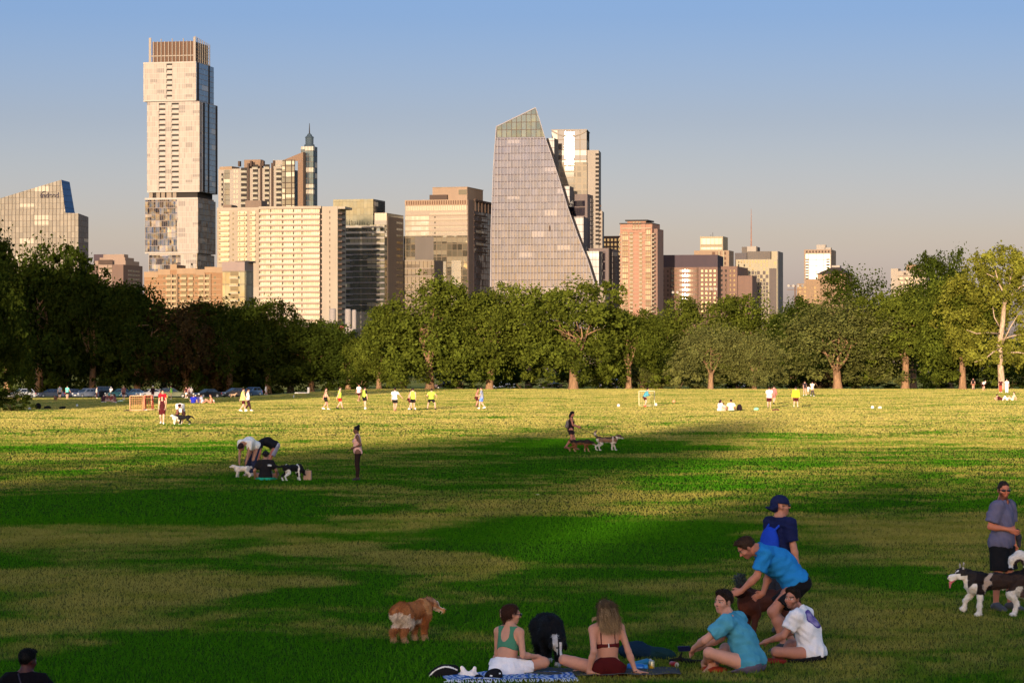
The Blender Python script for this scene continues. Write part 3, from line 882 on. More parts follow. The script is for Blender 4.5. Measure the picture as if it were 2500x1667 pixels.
# wall and glass materials -- real-world base colours
CREAM = stone('cream_panel', (0.40, 0.345, 0.285))
PALE = stone('pale_concrete', (0.42, 0.37, 0.31))
WHITE_ = stone('white_panel', (0.50, 0.46, 0.41))
BEIGE = stone('beige_concrete', (0.33, 0.265, 0.20))
TAN = stone('tan_brick', (0.34, 0.215, 0.115))
ORANGE = stone('orange_brick', (0.36, 0.185, 0.075))
BRICK = stone('red_brick', (0.46, 0.23, 0.145))
ROSE = stone('rose_granite', (0.24, 0.14, 0.105))
MAUVE = stone('mauve_metal', (0.085, 0.058, 0.075))
GREY = stone('grey_concrete', (0.17, 0.145, 0.125))
DARK = stone('dark_recess', (0.035, 0.030, 0.028))
DKBROWN = stone('dark_brown_wall', (0.10, 0.062, 0.045))
SLATE = stone('slate_roof', (0.06, 0.055, 0.055))
WINDK = glass('dark_window', (0.020, 0.020, 0.024), (0.06, 0.055, 0.05), refl=0.18, cw=50, ch=50, mull=0, mullh=0, pblind=0, wave=0.03)
WINLT = glass('curtained_window', (0.22, 0.20, 0.14), (0.42, 0.38, 0.28), refl=0.30, rough=0.15, cw=50, ch=50, mull=0, mullh=0, pblind=0, wave=0.03)
RAILG = glass('balcony_glass', (0.12, 0.12, 0.10), (0.2, 0.2, 0.17), refl=0.3, cw=1.5, ch=9, mull=0.06, mullh=0, pblind=0)

def sloped_tower():
	b = Bld('glass_office_tower', 'glass office tower with sloping top and a dark name sign, at the left edge', -70, 191, 216, 521, 1900, 30)
	g = glass('vertical_strip_glass', (0.20, 0.18, 0.155), (0.29, 0.26, 0.22), refl=0.20, rough=0.2, cw=2.45, ch=3.6, mull=0.42, mullh=0.16, mullc=(0.13, 0.105, 0.085), pblind=0.1)
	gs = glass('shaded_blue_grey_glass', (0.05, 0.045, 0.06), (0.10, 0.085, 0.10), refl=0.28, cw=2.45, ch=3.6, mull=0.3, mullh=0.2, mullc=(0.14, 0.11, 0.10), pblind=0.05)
	gb = glass('sky_reflection_blue_glass', (0.02, 0.06, 0.16), (0.035, 0.09, 0.22), refl=0.35, cw=30, ch=3.9, mull=0, mullh=0.22, mullc=(0.03, 0.05, 0.09), pblind=0, rtint=(0.6, 0.8, 1.0))  # reflected blue sky partly put into the glass colour
	# lower block
	mb = MB(); mb.m = 0
	zt = b.z(521); zl = b.z(509)
	mb.prism([(-b.W, 0), (0, 0), (0, b.D), (-b.W, b.D)], 0, 0, [zl, zt, zt - 1.5, zl - 1.5])
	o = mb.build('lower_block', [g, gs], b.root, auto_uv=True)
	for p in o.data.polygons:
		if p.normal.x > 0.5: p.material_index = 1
	# upper wedge, its end wall leaning
	x0, xt, xb = b.fx(-70), b.fx(149), b.fx(159.5)
	d = b.sy(212)*0.92
	zb_ = min(zl, zt) - 0.3
	V = [(x0, .35, zb_), (xb, .35, zb_), (xb+1.2, d, zb_), (x0, d, zb_), (x0, .35, b.z(502)), (xt, .35, b.z(438.5)), (xt+0.4, d, b.z(441)), (x0, d, b.z(505))]
	mb = MB()
	for f, m in (((4, 5, 6, 7), 0), ((0, 1, 5, 4), 0), ((1, 2, 6, 5), 1), ((2, 3, 7, 6), 0), ((3, 0, 4, 7), 0)):
		mb.m = m; mb.poly([V[i] for i in f])
	mb.build('upper_wedge', [g, gb], b.root, auto_uv=True)
	# name sign
	sg = plain('sign_dark', (0.012, 0.008, 0.016), 0.5)
	cu = bpy.data.curves.new('sign_text', 'FONT'); cu.body = 'indeed'; cu.size = 4.6; cu.extrude = 0.2; cu.offset = 0.12
	tmp = bpy.data.objects.new('sign_text', cu); COL.objects.link(tmp)
	dg = bpy.context.evaluated_depsgraph_get()
	me = bpy.data.meshes.new_from_object(tmp.evaluated_get(dg)); bpy.data.objects.remove(tmp)
	me.name = 'name_sign'; me.materials.clear()
	xs = [v.co.x for v in me.vertices]
	wd = b.fx(143) - b.fx(98.5); k = wd/(max(xs)-min(xs))
	for v in me.vertices: v.co *= k
	sgn = link('name_sign', me, b.root, sg)
	sgn.rotation_euler = (PI/2, 0, 0); sgn.location = (b.fx(98.5), 0.1, b.z(482))
	mb = MB()                         # the swoosh over the first letter
	n = 8
	pts = [Vector((b.fx(97.5) + 3.6*i/n, 0.1, b.z(477) + 2.6*math.sin(PI*0.62*i/n))) for i in range(n+1)]
	mb.tube(pts, [0.12 + 0.22*i/n for i in range(n+1)], 6)
	mb.build('sign_swoosh', sg, b.root)

def small_tan_office():
	b = Bld('stepped_office_block', 'small pinkish tan office block with stepped crown between two glass towers', 217, 301, 348, 646, 1650, 33)
	br = stone('pinkish_brown_wall', (0.20, 0.125, 0.095)); pk = stone('pink_concrete', (0.36, 0.25, 0.185))
	b.mass('wall', br)
	for xl, xc, xr, yt, yb in ((226, 301, 340, 636, 646), (236, 298, 330, 628, 636), (243, 294, 320, 620, 628)):
		o = b.mass('crown_step', pk, xL=xl, ytop=yt, ybot=yb, xC=xc, depth=b.sy(xr), y0=2.0 + (646-yt)*0.12)
	b.panel('grille', DKBROWN, 'f', 240, 275, 634, 645, d=0.1, off=0)
	b.bands('f', 241, 274, 646, 700, 5, 1.6, pk, d=0.25)
	b.windows('f', 242, 273, 649, 700, 1, 5, WINDK, 0.98, 0.5, d=0.05)
	gl = glass('teal_band_glass', (0.09, 0.09, 0.07), (0.16, 0.16, 0.12), refl=0.4, cw=2, ch=8, mull=0.1, mullh=0)
	b.windows('s', 313, 343, 655, 705, 1, 5, gl, 0.95, 0.45, name='strip_window')
	mb = MB(); mb.box(-b.W-0.5, -b.W+6, 8, 20, b.z(646), b.z(619)); mb.build('rear_block', MAUVE, b.root)

def tall_tower():
	b = Bld('stacked_tower', 'tallest tower, of shifted stacked cream blocks with brown screened top', 359, 487, 531, 247, 1900, 28)
	P_ = glass('cream_curtain_wall', (0.29, 0.245, 0.21), (0.40, 0.34, 0.29), refl=0.12, rough=0.3, cw=1.15, ch=3.3, mull=0.16, mullh=0.2, mullc=(0.56, 0.50, 0.44), blind=(0.20, 0.165, 0.15), pblind=0.12)
	SB = glass('blue_side_glass', (0.10, 0.17, 0.25), (0.18, 0.27, 0.36), refl=0.7, rtint=(0.7, 0.85, 1.0), cw=3, ch=3.3, mull=0.1, mullh=0.3, mullc=(0.30, 0.26, 0.24), pblind=0.05)
	RG = glass('rippled_reflecting_glass', (0.018, 0.018, 0.034), (0.10, 0.085, 0.09), refl=0.22, rtint=(0.7, 0.8, 1.0), rough=0.03, cw=1.3, ch=3.9, mull=0.1, mullh=0.3, mullc=(0.33, 0.27, 0.25), blind=(0.30, 0.25, 0.22), pblind=0.16, wave=0.3)
	DS = glass('dark_side_glass', (0.04, 0.035, 0.03), (0.12, 0.10, 0.085), refl=0.35, cw=2.2, ch=3.6, mull=0.16, mullh=0.25, mullc=(0.20, 0.16, 0.13), blind=(0.3, 0.25, 0.2), pblind=0.2, wave=0.2)
	# blocks: (left, corner, right, top, bottom)
	def blk(nm, xl, xc, xr, yt, yb, y0=0.0):
		x0, x1 = b.fx(xl), b.fx(xc); d = b.D + b.sy(xr) - b.sy(531)
		mb = MB(); mb.box(x0, x1, y0, d, b.z(yb), b.z(yt)); return mb.build(nm, P_, b.root, auto_uv=True), x0, x1, d
	o1, x0, x1, d1 = blk('upper_block', 350, 478.5, 522, 150, 246)
	o2, _, _, d2 = blk('middle_block', 359, 487, 531, 247.5, 468)
	mb = MB(); mb.box(b.fx(368), b.fx(478), 3, b.D-3, b.z(483), b.z(467.8)); mb.build('recessed_floor', DARK, b.root)
	mb = MB()
	for x in (362, 380, 392, 405, 420): mb.box(b.fx(x), b.fx(x+(9 if x != 405 else 12)), 1.2, 2.6, b.z(482), b.z(469))
	mb.build('recessed_wall_panel', BEIGE, b.root)
	o3, x30, x31, d3 = blk('lower_block', 354, 483, 526, 482, 618)
	o4, _, _, d4 = blk('podium_block', 362, 480, 522, 618.3, 905, y0=0.8)
	# reflecting part of the lower blocks
	b.panel('reflecting_glazing', RG, 'f', 354.5, 432, 486, 616, d=0.08)
	mb = MB(); mb.box(b.fx(363), b.fx(440), 0.65, 1.0, b.z(760), b.z(622)); mb.build('podium_glazing', RG, b.root, auto_uv=True)
	# pale frame edges
	b.bands('f', 350, 478.5, 150, 246, 1, 1.0, WHITE_, d=0.25, name='edge_band'); b.bands('f', 350, 478.5, 243.5, 246, 1, 0.7, WHITE_, d=0.25, name='edge_band')
	b.bands('f', 359, 487, 466, 468, 1, 0.7, WHITE_, d=0.25, name='edge_band'); b.bands('f', 354, 483, 482, 490, 1, 1.2, WHITE_, d=0.25, name='edge_band')
	b.bands('f', 354, 483, 615, 618, 1, 0.8, WHITE_, d=0.25, name='edge_band')
	# balcony slots: dark boxes on the wall, recess shade put into their colour
	mats = [WHITE_, WHITE_, DARK]
	def slots(x0, x1, yt, yb, n):
		u0, u1 = b.fx(x0), b.fx(x1); zt, zb = b.z(yt), b.z(yb); dz = (zt-zb)/n
		L = []
		for i in range(n):
			z = zt-(i+1)*dz
			L.append([('f', u0, u1, z+0.02, z+0.3, 0.0, 0.35, 0), ('f', u0+0.4, u1, z+0.3, z+dz*0.52, 0.0, 0.24, 0), ('f', u0, u1, z+0.3, z+dz*0.86, -0.1, 0.12, 0)])
		b.repeat('balcony', mats, L)
	slots(406.5, 420.5, 152, 242, 7); slots(388, 404, 249, 466, 17); slots(419, 436.5, 249, 466, 17); slots(466, 470, 640, 690, 3)
	# side wall strips
	def side(nm, mat, xc, x0, x1, yt, yb, d=0.1):
		u0 = b.sy(x0); u1 = b.sy(x1); o = b.fx(xc)
		mb = MB(); mb.box(o-0.2, o+d, u0, u1, b.z(yb), b.z(yt)); mb.build(nm, mat, b.root, auto_uv=True)
	sh = 8.5
	side('side_glazing', SB, 478.5, 487.3, 530, 152, 245)
	side('dark_bay', DARK, 478.5, 489, 493.5, 152, 245, 0.2); side('dark_bay', DARK, 478.5, 516.5, 520, 152, 245, 0.2)
	side('side_glazing', SB, 487, 493.5, 530.8, 249, 467)
	side('dark_bay', DARK, 487, 495, 499.5, 249, 467, 0.2); side('dark_bay', DARK, 487, 507, 510.5, 249, 467, 0.2); side('dark_bay', DARK, 487, 526, 530.5, 249, 467, 0.2)
	side('dark_side_glazing', DS, 483, 488, 530, 486, 617); side('dark_side_glazing', DS, 480, 488, 530, 620, 760)
	# open screened crown
	x0, x1 = b.fx(366), b.fx(474.5); d = b.D*0.82
	br = stone('brown_screen', (0.16, 0.085, 0.05))
	mb = MB(); mb.box(x0+1.2, x1-1.0, 1.2, d, b.z(149.8), b.z(100)); mb.build('screen_wall', br, b.root)
	mb = MB()
	for i in range(13):
		x = x0 + (x1-x0)*i/12; w = 0.75 if i in (0, 12) else 0.22
		mb.box(x-w, x+w, 0.1, 0.6, b.z(149.8), b.z(90 if i in (0, 12) else (93 if i % 3 == 0 else 99)))
	mb.box(x0, x1, 0.65, 0.9, b.z(136), b.z(133.5))
	mb.build('crown_post', CREAM, b.root)
	mb = MB()
	for i in range(9):
		y = 0.9 + (d-0.9)*i/8
		mb.box(x1+0.1, x1+0.5, y-0.3, y+0.3, b.z(150), b.z(88 + i*1.2))
	for i in range(6): mb.box(x1-0.9, x1-0.2, 1.0, d, b.z(148-i*8), b.z(147-i*8))
	mb.build('crown_side_post', PALE, b.root)

def spire_tower():
	b = Bld('residential_tower_with_spire', 'cream residential tower with dark fins, a slanting fin wall and thin glass spire', 533, 697, 744, 410, 1885, 33)
	b.mass('wall', CREAM, xC=690)
	st = glass('shade_strip_glass', (0.05, 0.05, 0.06), (0.09, 0.09, 0.10), refl=0.3, cw=3, ch=3.3, mull=0.1, mullh=0.3, mullc=(0.12, 0.09, 0.07))
	mb = MB(); mb.prism([(b.fx(536), -0.1), (b.fx(566), -0.1), (b.fx(566), 14), (b.fx(536), 14)], b.z(412), 0, [b.z(405), b.z(404), b.z(403), b.z(404)])
	mb.build('roof_cap', stone('apricot_wall', (0.38, 0.25, 0.14)), b.root)
	b.panel('glass_strip', st, 'f', 547, 561, 413, 500, d=0.12)
	mats = [WHITE_, RAILG, DARK]
	b.balconies('f', 540, 546, 420, 506, 7, mats, depth=1.2)
	b.balconies('f', 588, 604, 407, 510, 8, mats, depth=1.4)
	b.balconies('f', 617, 631, 400, 510, 9, mats, depth=1.4)
	b.balconies('f', 646, 659, 400, 510, 9, mats, depth=1.4)
	b.balconies('f', 674, 689, 395, 510, 9, mats, depth=1.4)
	b.windows('f', 569, 582, 410, 510, 2, 8, WINLT, 0.6, 0.6)
	mb = MB()
	for x in (606, 636.5, 664): mb.box(b.fx(x), b.fx(x+4), -1.7, 2, b.z(560), b.z(398))
	for x in (583, 612, 641, 668): mb.box(b.fx(x), b.fx(x+4.5), -1.6, 1, b.z(405), b.z(392))
	mb.build('roof_fin', DKBROWN, b.root)
	o = b.mass('mechanical_room', stone('tan_box', (0.30, 0.19, 0.115)), xL=588, xC=628, ytop=387, ybot=411, depth=b.sy(712), y0=6)
	b.panel('corner_block', CREAM, 'f', 667, 691, 391, 412, d=0.3, d0=-8)
	gl = glass('corner_bay_glass', (0.03, 0.03, 0.035), (0.13, 0.11, 0.10), refl=0.3, cw=4, ch=3.4, mull=0.7, mullh=0.5, mullc=(0.09, 0.065, 0.05), pblind=0.3)
	b.panel('corner_bay', gl, 'f', 691, 720, 391, 512, d=1.2)
	# slanting fin wall
	mb = MB(); x0, x1 = b.fx(683), b.fx(731)
	mb.quad((x0, 7, b.z(392)), (x1, 7, b.z(392)), (x1, 7, b.z(370)), (x0, 7, b.z(389)))
	mb.quad((x1, 7, b.z(392)), (x1, 12, b.z(392)), (x1, 12, b.z(370)), (x1, 7, b.z(370)))
	mb.quad((x0, 7, b.z(389)), (x1, 7, b.z(370)), (x1, 12, b.z(370)), (x0, 12, b.z(389)))
	mb.box(b.fx(718), x1, 7.02, 12, b.z(560), b.z(392.3))
	mb.build('fin_wall', stone('brown_fin_wall', (0.27, 0.165, 0.10)), b.root)
	# glass spire tower at the corner
	sg = glass('spire_glass', (0.030, 0.050, 0.070), (0.07, 0.10, 0.125), refl=0.25, rtint=(0.6, 0.8, 1.0), cw=2, ch=3.4, mull=0.25, mullh=0.3, mullc=(0.16, 0.13, 0.11))
	mb = MB(); mb.box(b.fx(718), b.fx(718)+8, 13, 21, 0, b.z(355)); mb.build('stair_tower', sg, b.root, auto_uv=True)
	cx, cy = b.fx(718)+4.2, 17
	mb = MB(); mb.lathe([(3.2, b.z(355)), (3.2, b.z(350)), (2.5, b.z(349)), (2.5, b.z(334)), (2.7, b.z(333)), (2.7, b.z(331)), (1.7, b.z(328)), (1.2, b.z(324)), (0.5, b.z(322))], 14, (cx, cy, 0))
	mb.build('lantern', stone('slate_blue_lantern', (0.055, 0.095, 0.135)), b.root)
	mb = MB(); mb.tube([(cx, cy, b.z(323)), (cx, cy, b.z(297))], [0.45, 0.16], 6); mb.build('mast', DARK, b.root)

def balcony_tower():
	b = Bld('balcony_tower', 'wide cream residential slab striped with full width balconies', 530, 781, 789, 505, 1650, 24)
	yb = 790
	wall = stone('warm_cream_render', (0.45, 0.375, 0.28))
	b.mass('wall', wall)
	gl = glass('lit_apartment_glass', (0.30, 0.27, 0.18), (0.47, 0.43, 0.31), refl=0.24, rough=0.2, cw=1.25, ch=3.06, mull=0.16, mullh=0.0, mullc=(0.26, 0.22, 0.15), blind=(0.52, 0.47, 0.37), pblind=0.5)
	b.panel('glazing', gl, 'f', 636, 780, 508, 797, d=0.08)
	pink = stone('pink_slab', (0.40, 0.28, 0.215))
	rail = glass('rail_glass', (0.34, 0.31, 0.20), (0.44, 0.40, 0.27), refl=0.15, rough=0.25, cw=1.3, ch=30, mull=0.07, mullh=0, mullc=(0.25, 0.2, 0.14), pblind=0)
	n = 21
	u0, u1 = b.fx(634), b.fx(783); zt, zb = b.z(511), b.z(797); dz = (zt-zb)/n
	b.repeat('balcony', [pink, rail], [[('f', u0, u1, zt-(i+1)*dz, zt-(i+1)*dz+0.85, 0.0, 1.5, 0), ('f', u0, u1-0.6, zt-(i+1)*dz+0.85, zt-(i+1)*dz+1.5, 1.35, 1.45, 0)] for i in range(n)])
	b.bands('f', 634, 786, 503.5, 512, 1, 1.4, wall, d=2.0, name='roof_edge')
	mb = MB()
	for x in (634, 661, 690, 716.5, 737): mb.box(b.fx(x), b.fx(x+1.3), -1.3, 0, b.z(797), b.z(507))
	mb.build('divider', stone('olive_divider', (0.2, 0.165, 0.10)), b.root)
	# left wing
	mats = [pink, RAILG, WINDK]
	b.panel('wing_wall', stone('wing_cream', (0.42, 0.34, 0.24)), 'f', 530, 632, 511, 700, d=0.12)
	for x0, x1 in ((535, 560), (581, 603), (611, 624)):
		b.balconies('f', x0, x1, 513, 640, 10, [pink, RAILG, WINLT], depth=1.3, off=-0.12, rail=0.9)
	for x0, x1 in ((535, 539), (584, 587), (596, 599), (612, 615)):
		b.windows('f', x0, x1, 513, 640, 1, 10, WINDK, 0.9, 0.62, off=-0.15, d=0.09, name='door_window', limit=25)
	b.windows('f', 566, 573, 513, 640, 1, 10, WINDK, 0.55, 0.35, off=-0.12, name='small_window')
	# recess, then the blank slab wall at the right
	o = MB(); x1 = 0.0
	o.box(0.02, 1.2, 2.5, 9, 0, b.z(508)); o.build('recess_wall', DARK, b.root)
	b.repeat('end_balcony', [pink], [[('s', 0.3, 2.4, zt-(i+1)*dz, zt-(i+1)*dz+0.9, 0, 2.2, 0)] for i in range(n)])
	xa = b.fx(789); xb2 = b.fx(827)
	mb = MB(); mb.box(xa, xb2, -2.5, 16, 0, b.z(505)); mb.build('end_wall', wall, b.root, auto_uv=True)
	mb = MB(); mb.box(xa, xb2+4.0, -2.0, 14, b.z(511), b.z(505.3)); mb.build('roof_slab', wall, b.root)
	b.repeat('side_balcony', [DKBROWN], [[('s', -1.5, 6, zt-(i+1)*dz, zt-(i+1)*dz+1.0, 0, 2.2, xb2+0.01)] for i in range(n)])
	u = b.fx(807)
	b.repeat('slot_window', DKBROWN, [[('f', u, u+0.45, zt-(i+0.8)*dz, zt-(i+0.35)*dz, -0.1, 0.06, -2.5)] for i in range(n)])
	# rooftop boxes
	for xl, xc, yt in ((539, 560, 497), (594, 633, 487)):
		mb = MB(); mb.box(b.fx(xl), b.fx(xc), 4, 16, b.z(512), b.z(yt)); mb.build('roof_box', stone('roof_box_tan', (0.24, 0.165, 0.12)), b.root)

def brick_midrise():
	b = Bld('brick_apartment_block', 'orange brick apartment block with little balconies and a glass corner', 352, 598, 618, 639, 1350, 27)
	yb = 770
	mb = MB()
	steps = [(352, 386, 663), (386, 416, 657), (416, 432, 645), (432, 478, 655), (478, 500, 658), (500, 527, 652), (527, 544, 653)]
	for xl, xr, yt in steps: mb.box(b.fx(xl), b.fx(xr), 0, b.D, 0, b.z(yt))
	mb.build('brick_wall', ORANGE, b.root, auto_uv=True)
	lt = stone('apricot_stone', (0.42, 0.27, 0.145))
	mb = MB()
	for xl, xr, yt in steps: mb.box(b.fx(xl), b.fx(xr)-0.02, -0.25, 0, b.z(yt+13), b.z(yt-1))
	mb.build('parapet', lt, b.root)
	b.bands('f', 354, 540, 680, 770, 7, 0.35, lt, d=0.12, name='string_course')
	mats = [lt, RAILG, WINDK]
	for x0, x1 in ((407, 419), (421, 432), (442, 457), (462, 473), (486, 499), (502, 513)):
		b.balconies('f', x0, x1, 669, 752, 6, mats, depth=1.3, rail=0.9, slab=0.3)
	mb = MB()
	for x in (419.3, 432.5, 499.4, 513.5): mb.box(b.fx(x), b.fx(x)+0.5, -1.2, 0, 0, b.z(668))
	mb.build('pier', lt, b.root)
	for x0, x1 in ((375, 382), (398, 404), (433, 440), (476, 482), (521, 528)):
		b.windows('f', x0, x1, 671, 753, 1, 6, WINDK, 0.75, 0.55)
	g = glass('green_corner_glass', (0.10, 0.125, 0.085), (0.19, 0.22, 0.15), refl=0.35, rough=0.1, cw=2.2, ch=5.6, mull=0.12, mullh=0.35, mullc=(0.24, 0.20, 0.15), blind=(0.14, 0.12, 0.09), pblind=0.2, wave=0.06)
	b.panel('glass_corner', g, 'f', 544, 598, 662, 780, d=0.5, d0=-1.0)
	b.panel('glass_side', g, 's', 599, 617, 660, 780, d=0.3)
	b.panel('corner_parapet', stone('lilac_parapet', (0.36, 0.265, 0.235)), 'f', 543, 598.5, 639, 661.7, d=0.7, d0=-b.D)
	b.balconies('f', 563, 584, 662, 772, 6, [WHITE_, RAILG, WINDK], depth=1.4, off=-0.5, rail=0.9)
	b.panel('rear_wall', DKBROWN, 's', 619, 629, 652, 780, d=-2.0, d0=-5)
	mb = MB(); mb.lathe([(5, b.z(640)), (4.2, b.z(636.5)), (0.3, b.z(635))], 16, (b.fx(585), 8, 0)); mb.build('roof_dome', SLATE, b.root)

def banded_office():
	b = Bld('banded_glass_office', 'glass office block with cream floor bands and a plain glass box on its roof', 839, 939, 985, 549, 1745, 33)
	gl = glass('green_reflecting_glass', (0.05, 0.055, 0.04), (0.13, 0.13, 0.095), refl=0.40, rough=0.04, cw=2.6, ch=3.6, mull=0.16, mullh=0.2, mullc=(0.09, 0.075, 0.055), blind=(0.33, 0.29, 0.18), pblind=0.16, wave=0.16)
	b.mass('glazing', gl)
	n = 15; zt, zb = b.z(551), b.z(757); dz = (zt-zb)/n
	pal = stone('pale_band', (0.42, 0.37, 0.30)); lav = stone('lavender_band', (0.27, 0.235, 0.225))
	u0, u1 = b.fx(838), b.fx(939)
	b.repeat('floor_band', pal, [[('f', u0, u1, zt-i*dz-1.15, zt-i*dz, -0.1, 0.5, 0)] for i in range(5)])
	b.repeat('short_floor_band', lav, [[('f', u0, b.fx(861), zt-i*dz-0.9, zt-i*dz, -0.1, 0.5, 0)] for i in range(5, n)])
	b.repeat('end_floor_band', lav, [[('f', b.fx(919), u1, zt-i*dz-0.9, zt-i*dz, -0.1, 0.5, 0)] for i in range(5, n)])
	b.repeat('thin_floor_band', lav, [[('f', b.fx(861.3), b.fx(918.7), zt-i*dz-0.5, zt-i*dz, -0.1, 0.3, 0)] for i in range(5, n)])
	# shaded side
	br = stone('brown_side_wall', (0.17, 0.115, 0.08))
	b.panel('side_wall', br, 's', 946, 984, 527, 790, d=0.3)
	b.windows('s', 964, 984, 531, 760, 1, 14, WINDK, 0.75, 0.32, off=0.3, d=0.08)
	mb = MB(); mb.box(b.fx(909), 0, 4, b.D, b.z(549.2), b.z(519)); mb.build('roof_step', glass('roof_step_glass', (0.22, 0.19, 0.13), (0.3, 0.26, 0.18), refl=0.2, cw=1.8, ch=7, mull=0.15, mullh=2.4, mullc=(0.42, 0.37, 0.30)), b.root, auto_uv=True)
	gb = glass('pale_green_box_glass', (0.13, 0.135, 0.085), (0.185, 0.185, 0.12), refl=0.30, rough=0.12, cw=2.1, ch=3.9, mull=0.09, mullh=0.12, mullc=(0.12, 0.11, 0.08), pblind=0, wave=0.03)
	gd = glass('shaded_box_side', (0.035, 0.04, 0.045), (0.07, 0.075, 0.08), refl=0.25, cw=2.1, ch=3.9, mull=0.1, mullh=0.2, mullc=(0.05, 0.045, 0.05))  # darker copy of the box glass, the side's shade put into its colour
	mb = MB(); x0, x1 = b.fx(804), b.fx(902); dd = b.sy(968)
	mb.box(x0, x1, 7, 7+dd, b.z(600), b.z(484)); o = mb.build('glass_box', [gb, gd], b.root, auto_uv=True)
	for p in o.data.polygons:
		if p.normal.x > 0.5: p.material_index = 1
	mb = MB()
	r_ = random.Random(4)
	for i in range(9):
		x = b.fx(845 + i*6.2); mb.tube([(x, 2.0, b.z(549)), (x + r_.uniform(-.5, .5), 2.2, b.z(533 + r_.random()*8))], [0.25, 0.1], 5)
	mb.build('roof_plant', stone('dark_plant', (0.03, 0.035, 0.02)), b.root)
	b.mass('base_wall', stone('base_concrete', (0.33, 0.28, 0.22)), xL=838, ytop=761, ybot=905, inset=-0.6)

def hotel_tower():
	b = Bld('hotel_tower', 'tall cream hotel block with a row of slots along its top and glass lower half', 989, 1141, 1199, 487, 1775, 33)
	b.mass('wall', stone('hotel_cream', (0.43, 0.35, 0.26)))
	b.panel('attic_wall', stone('attic_tan', (0.40, 0.27, 0.17)), 'f', 989, 1141, 487, 500.5, d=0.5)
	b.windows('f', 991, 1139, 489, 499, 26, 1, stone('rust_slot', (0.16, 0.075, 0.035)), 0.5, 0.95, off=-0.5, name='attic_slot')
	b.windows('f', 991, 1139, 500.5, 514, 26, 1, WINLT, 0.72, 0.9, name='arched_window', d=0.3)
	gl = glass('sunlit_hotel_glass', (0.42, 0.38, 0.26), (0.55, 0.50, 0.37), refl=0.28, rough=0.22, cw=1.4, ch=3.15, mull=0.1, mullh=0.0, mullc=(0.45, 0.36, 0.26), blind=(0.55, 0.5, 0.4), pblind=0.3)
	b.panel('upper_glazing', gl, 'f', 990, 1047, 524, 574, d=0.2)
	b.bands('f', 989, 1141, 523, 574, 4, 0.8, stone('hotel_band', (0.40, 0.31, 0.22)), d=0.45)
	b.windows('f', 1049, 1139, 515, 574, 18, 4, WINLT, 0.55, 0.45, d=0.1)
	b.windows('f', 1060, 1064, 523, 575, 1, 4, DARK, 0.7, 0.3, d=0.12, name='vent')
	g2 = glass('reflecting_hotel_glass', (0.07, 0.06, 0.04), (0.20, 0.17, 0.11), refl=0.34, rough=0.05, cw=3.1, ch=3.7, mull=0.35, mullh=0.35, mullc=(0.22, 0.17, 0.11), blind=(0.30, 0.25, 0.16), pblind=0.3, wave=0.12)
	b.panel('lower_glazing', g2, 'f', 986, 1141, 575, 790, d=0.35)
	b.panel('grey_stair_panel', GREY, 'f', 1014, 1059, 577, 633, d=0.5)
	g3 = glass('office_glass', (0.16, 0.125, 0.085), (0.26, 0.205, 0.14), refl=0.25, rough=0.1, cw=2.4, ch=4.6, mull=0.3, mullh=0.35, mullc=(0.13, 0.09, 0.06), blind=(0.34, 0.27, 0.18), pblind=0.4)
	b.panel('office_glazing', g3, 'f', 984, 1060, 634, 790, d=0.8)
	b.bands('f', 984, 1060, 634, 730, 5, 0.6, BEIGE, d=1.1)
	mir = glass('mirror_strip', (0.10, 0.09, 0.07), (0.14, 0.12, 0.09), refl=0.75, rough=0.22, cw=60, ch=4.5, mull=0, mullh=0.25, mullc=(0.35, 0.3, 0.2), pblind=0, wave=0.0, rtint=(1, 0.97, 0.85))
	b.panel('sunlit_glass_strip', mir, 'f', 1103, 1126, 636, 790, d=0.6)
	b.panel('narrow_glass_strip', mir, 'f', 1083, 1089, 638, 790, d=0.6)
	b.panel('dark_glass', WINDK, 'f', 1061, 1082, 636, 790, d=0.5)
	b.panel('side_pier', stone('brown_pier', (0.21, 0.145, 0.11)), 's', 1141.5, 1155, 487, 790, d=0.4)
	gs = glass('side_lilac_glass', (0.10, 0.085, 0.09), (0.18, 0.15, 0.155), refl=0.4, rough=0.06, cw=4.2, ch=3.6, mull=0.5, mullh=0.35, mullc=(0.14, 0.09, 0.08), wave=0.1, pblind=0.1)
	b.panel('side_glazing', gs, 's', 1155, 1198.5, 512, 790, d=0.5)
	b.bands('s', 1155, 1186, 520, 625, 7, 0.9, DKBROWN, d=0.9, name='side_band')
	mb = MB()
	for i in range(6): mb.box(0.1, 1.0, b.sy(1158+i*8)-0.3, b.sy(1158+i*8)+0.3, b.z(513), b.z(482+i*1.2))
	mb.box(0.1, 1.1, b.sy(1156), b.D, b.z(489), b.z(484)); mb.build('roof_frame', DKBROWN, b.root)
	pk = stone('penthouse_peach', (0.38, 0.26, 0.17))
	mb = MB(); mb.box(b.fx(1050), b.fx(1135), 5, b.sy(1185), b.z(487.5), b.z(456)); mb.build('penthouse', pk, b.root)
	mb = MB(); mb.box(b.fx(1045), b.fx(1088), 3, 8, b.z(487.4), b.z(474)); mb.build('penthouse_front', DKBROWN, b.root)
	mb = MB(); mb.box(b.fx(1114), b.fx(1134), 4.8, 5.1, b.z(474), b.z(462)); mb.build('penthouse_window', WINDK, b.root)
	mb = MB(); mb.box(b.fx(1050), b.fx(1136), 4.6, b.sy(1186), b.z(456), b.z(455)); mb.build('penthouse_roof', pk, b.root)

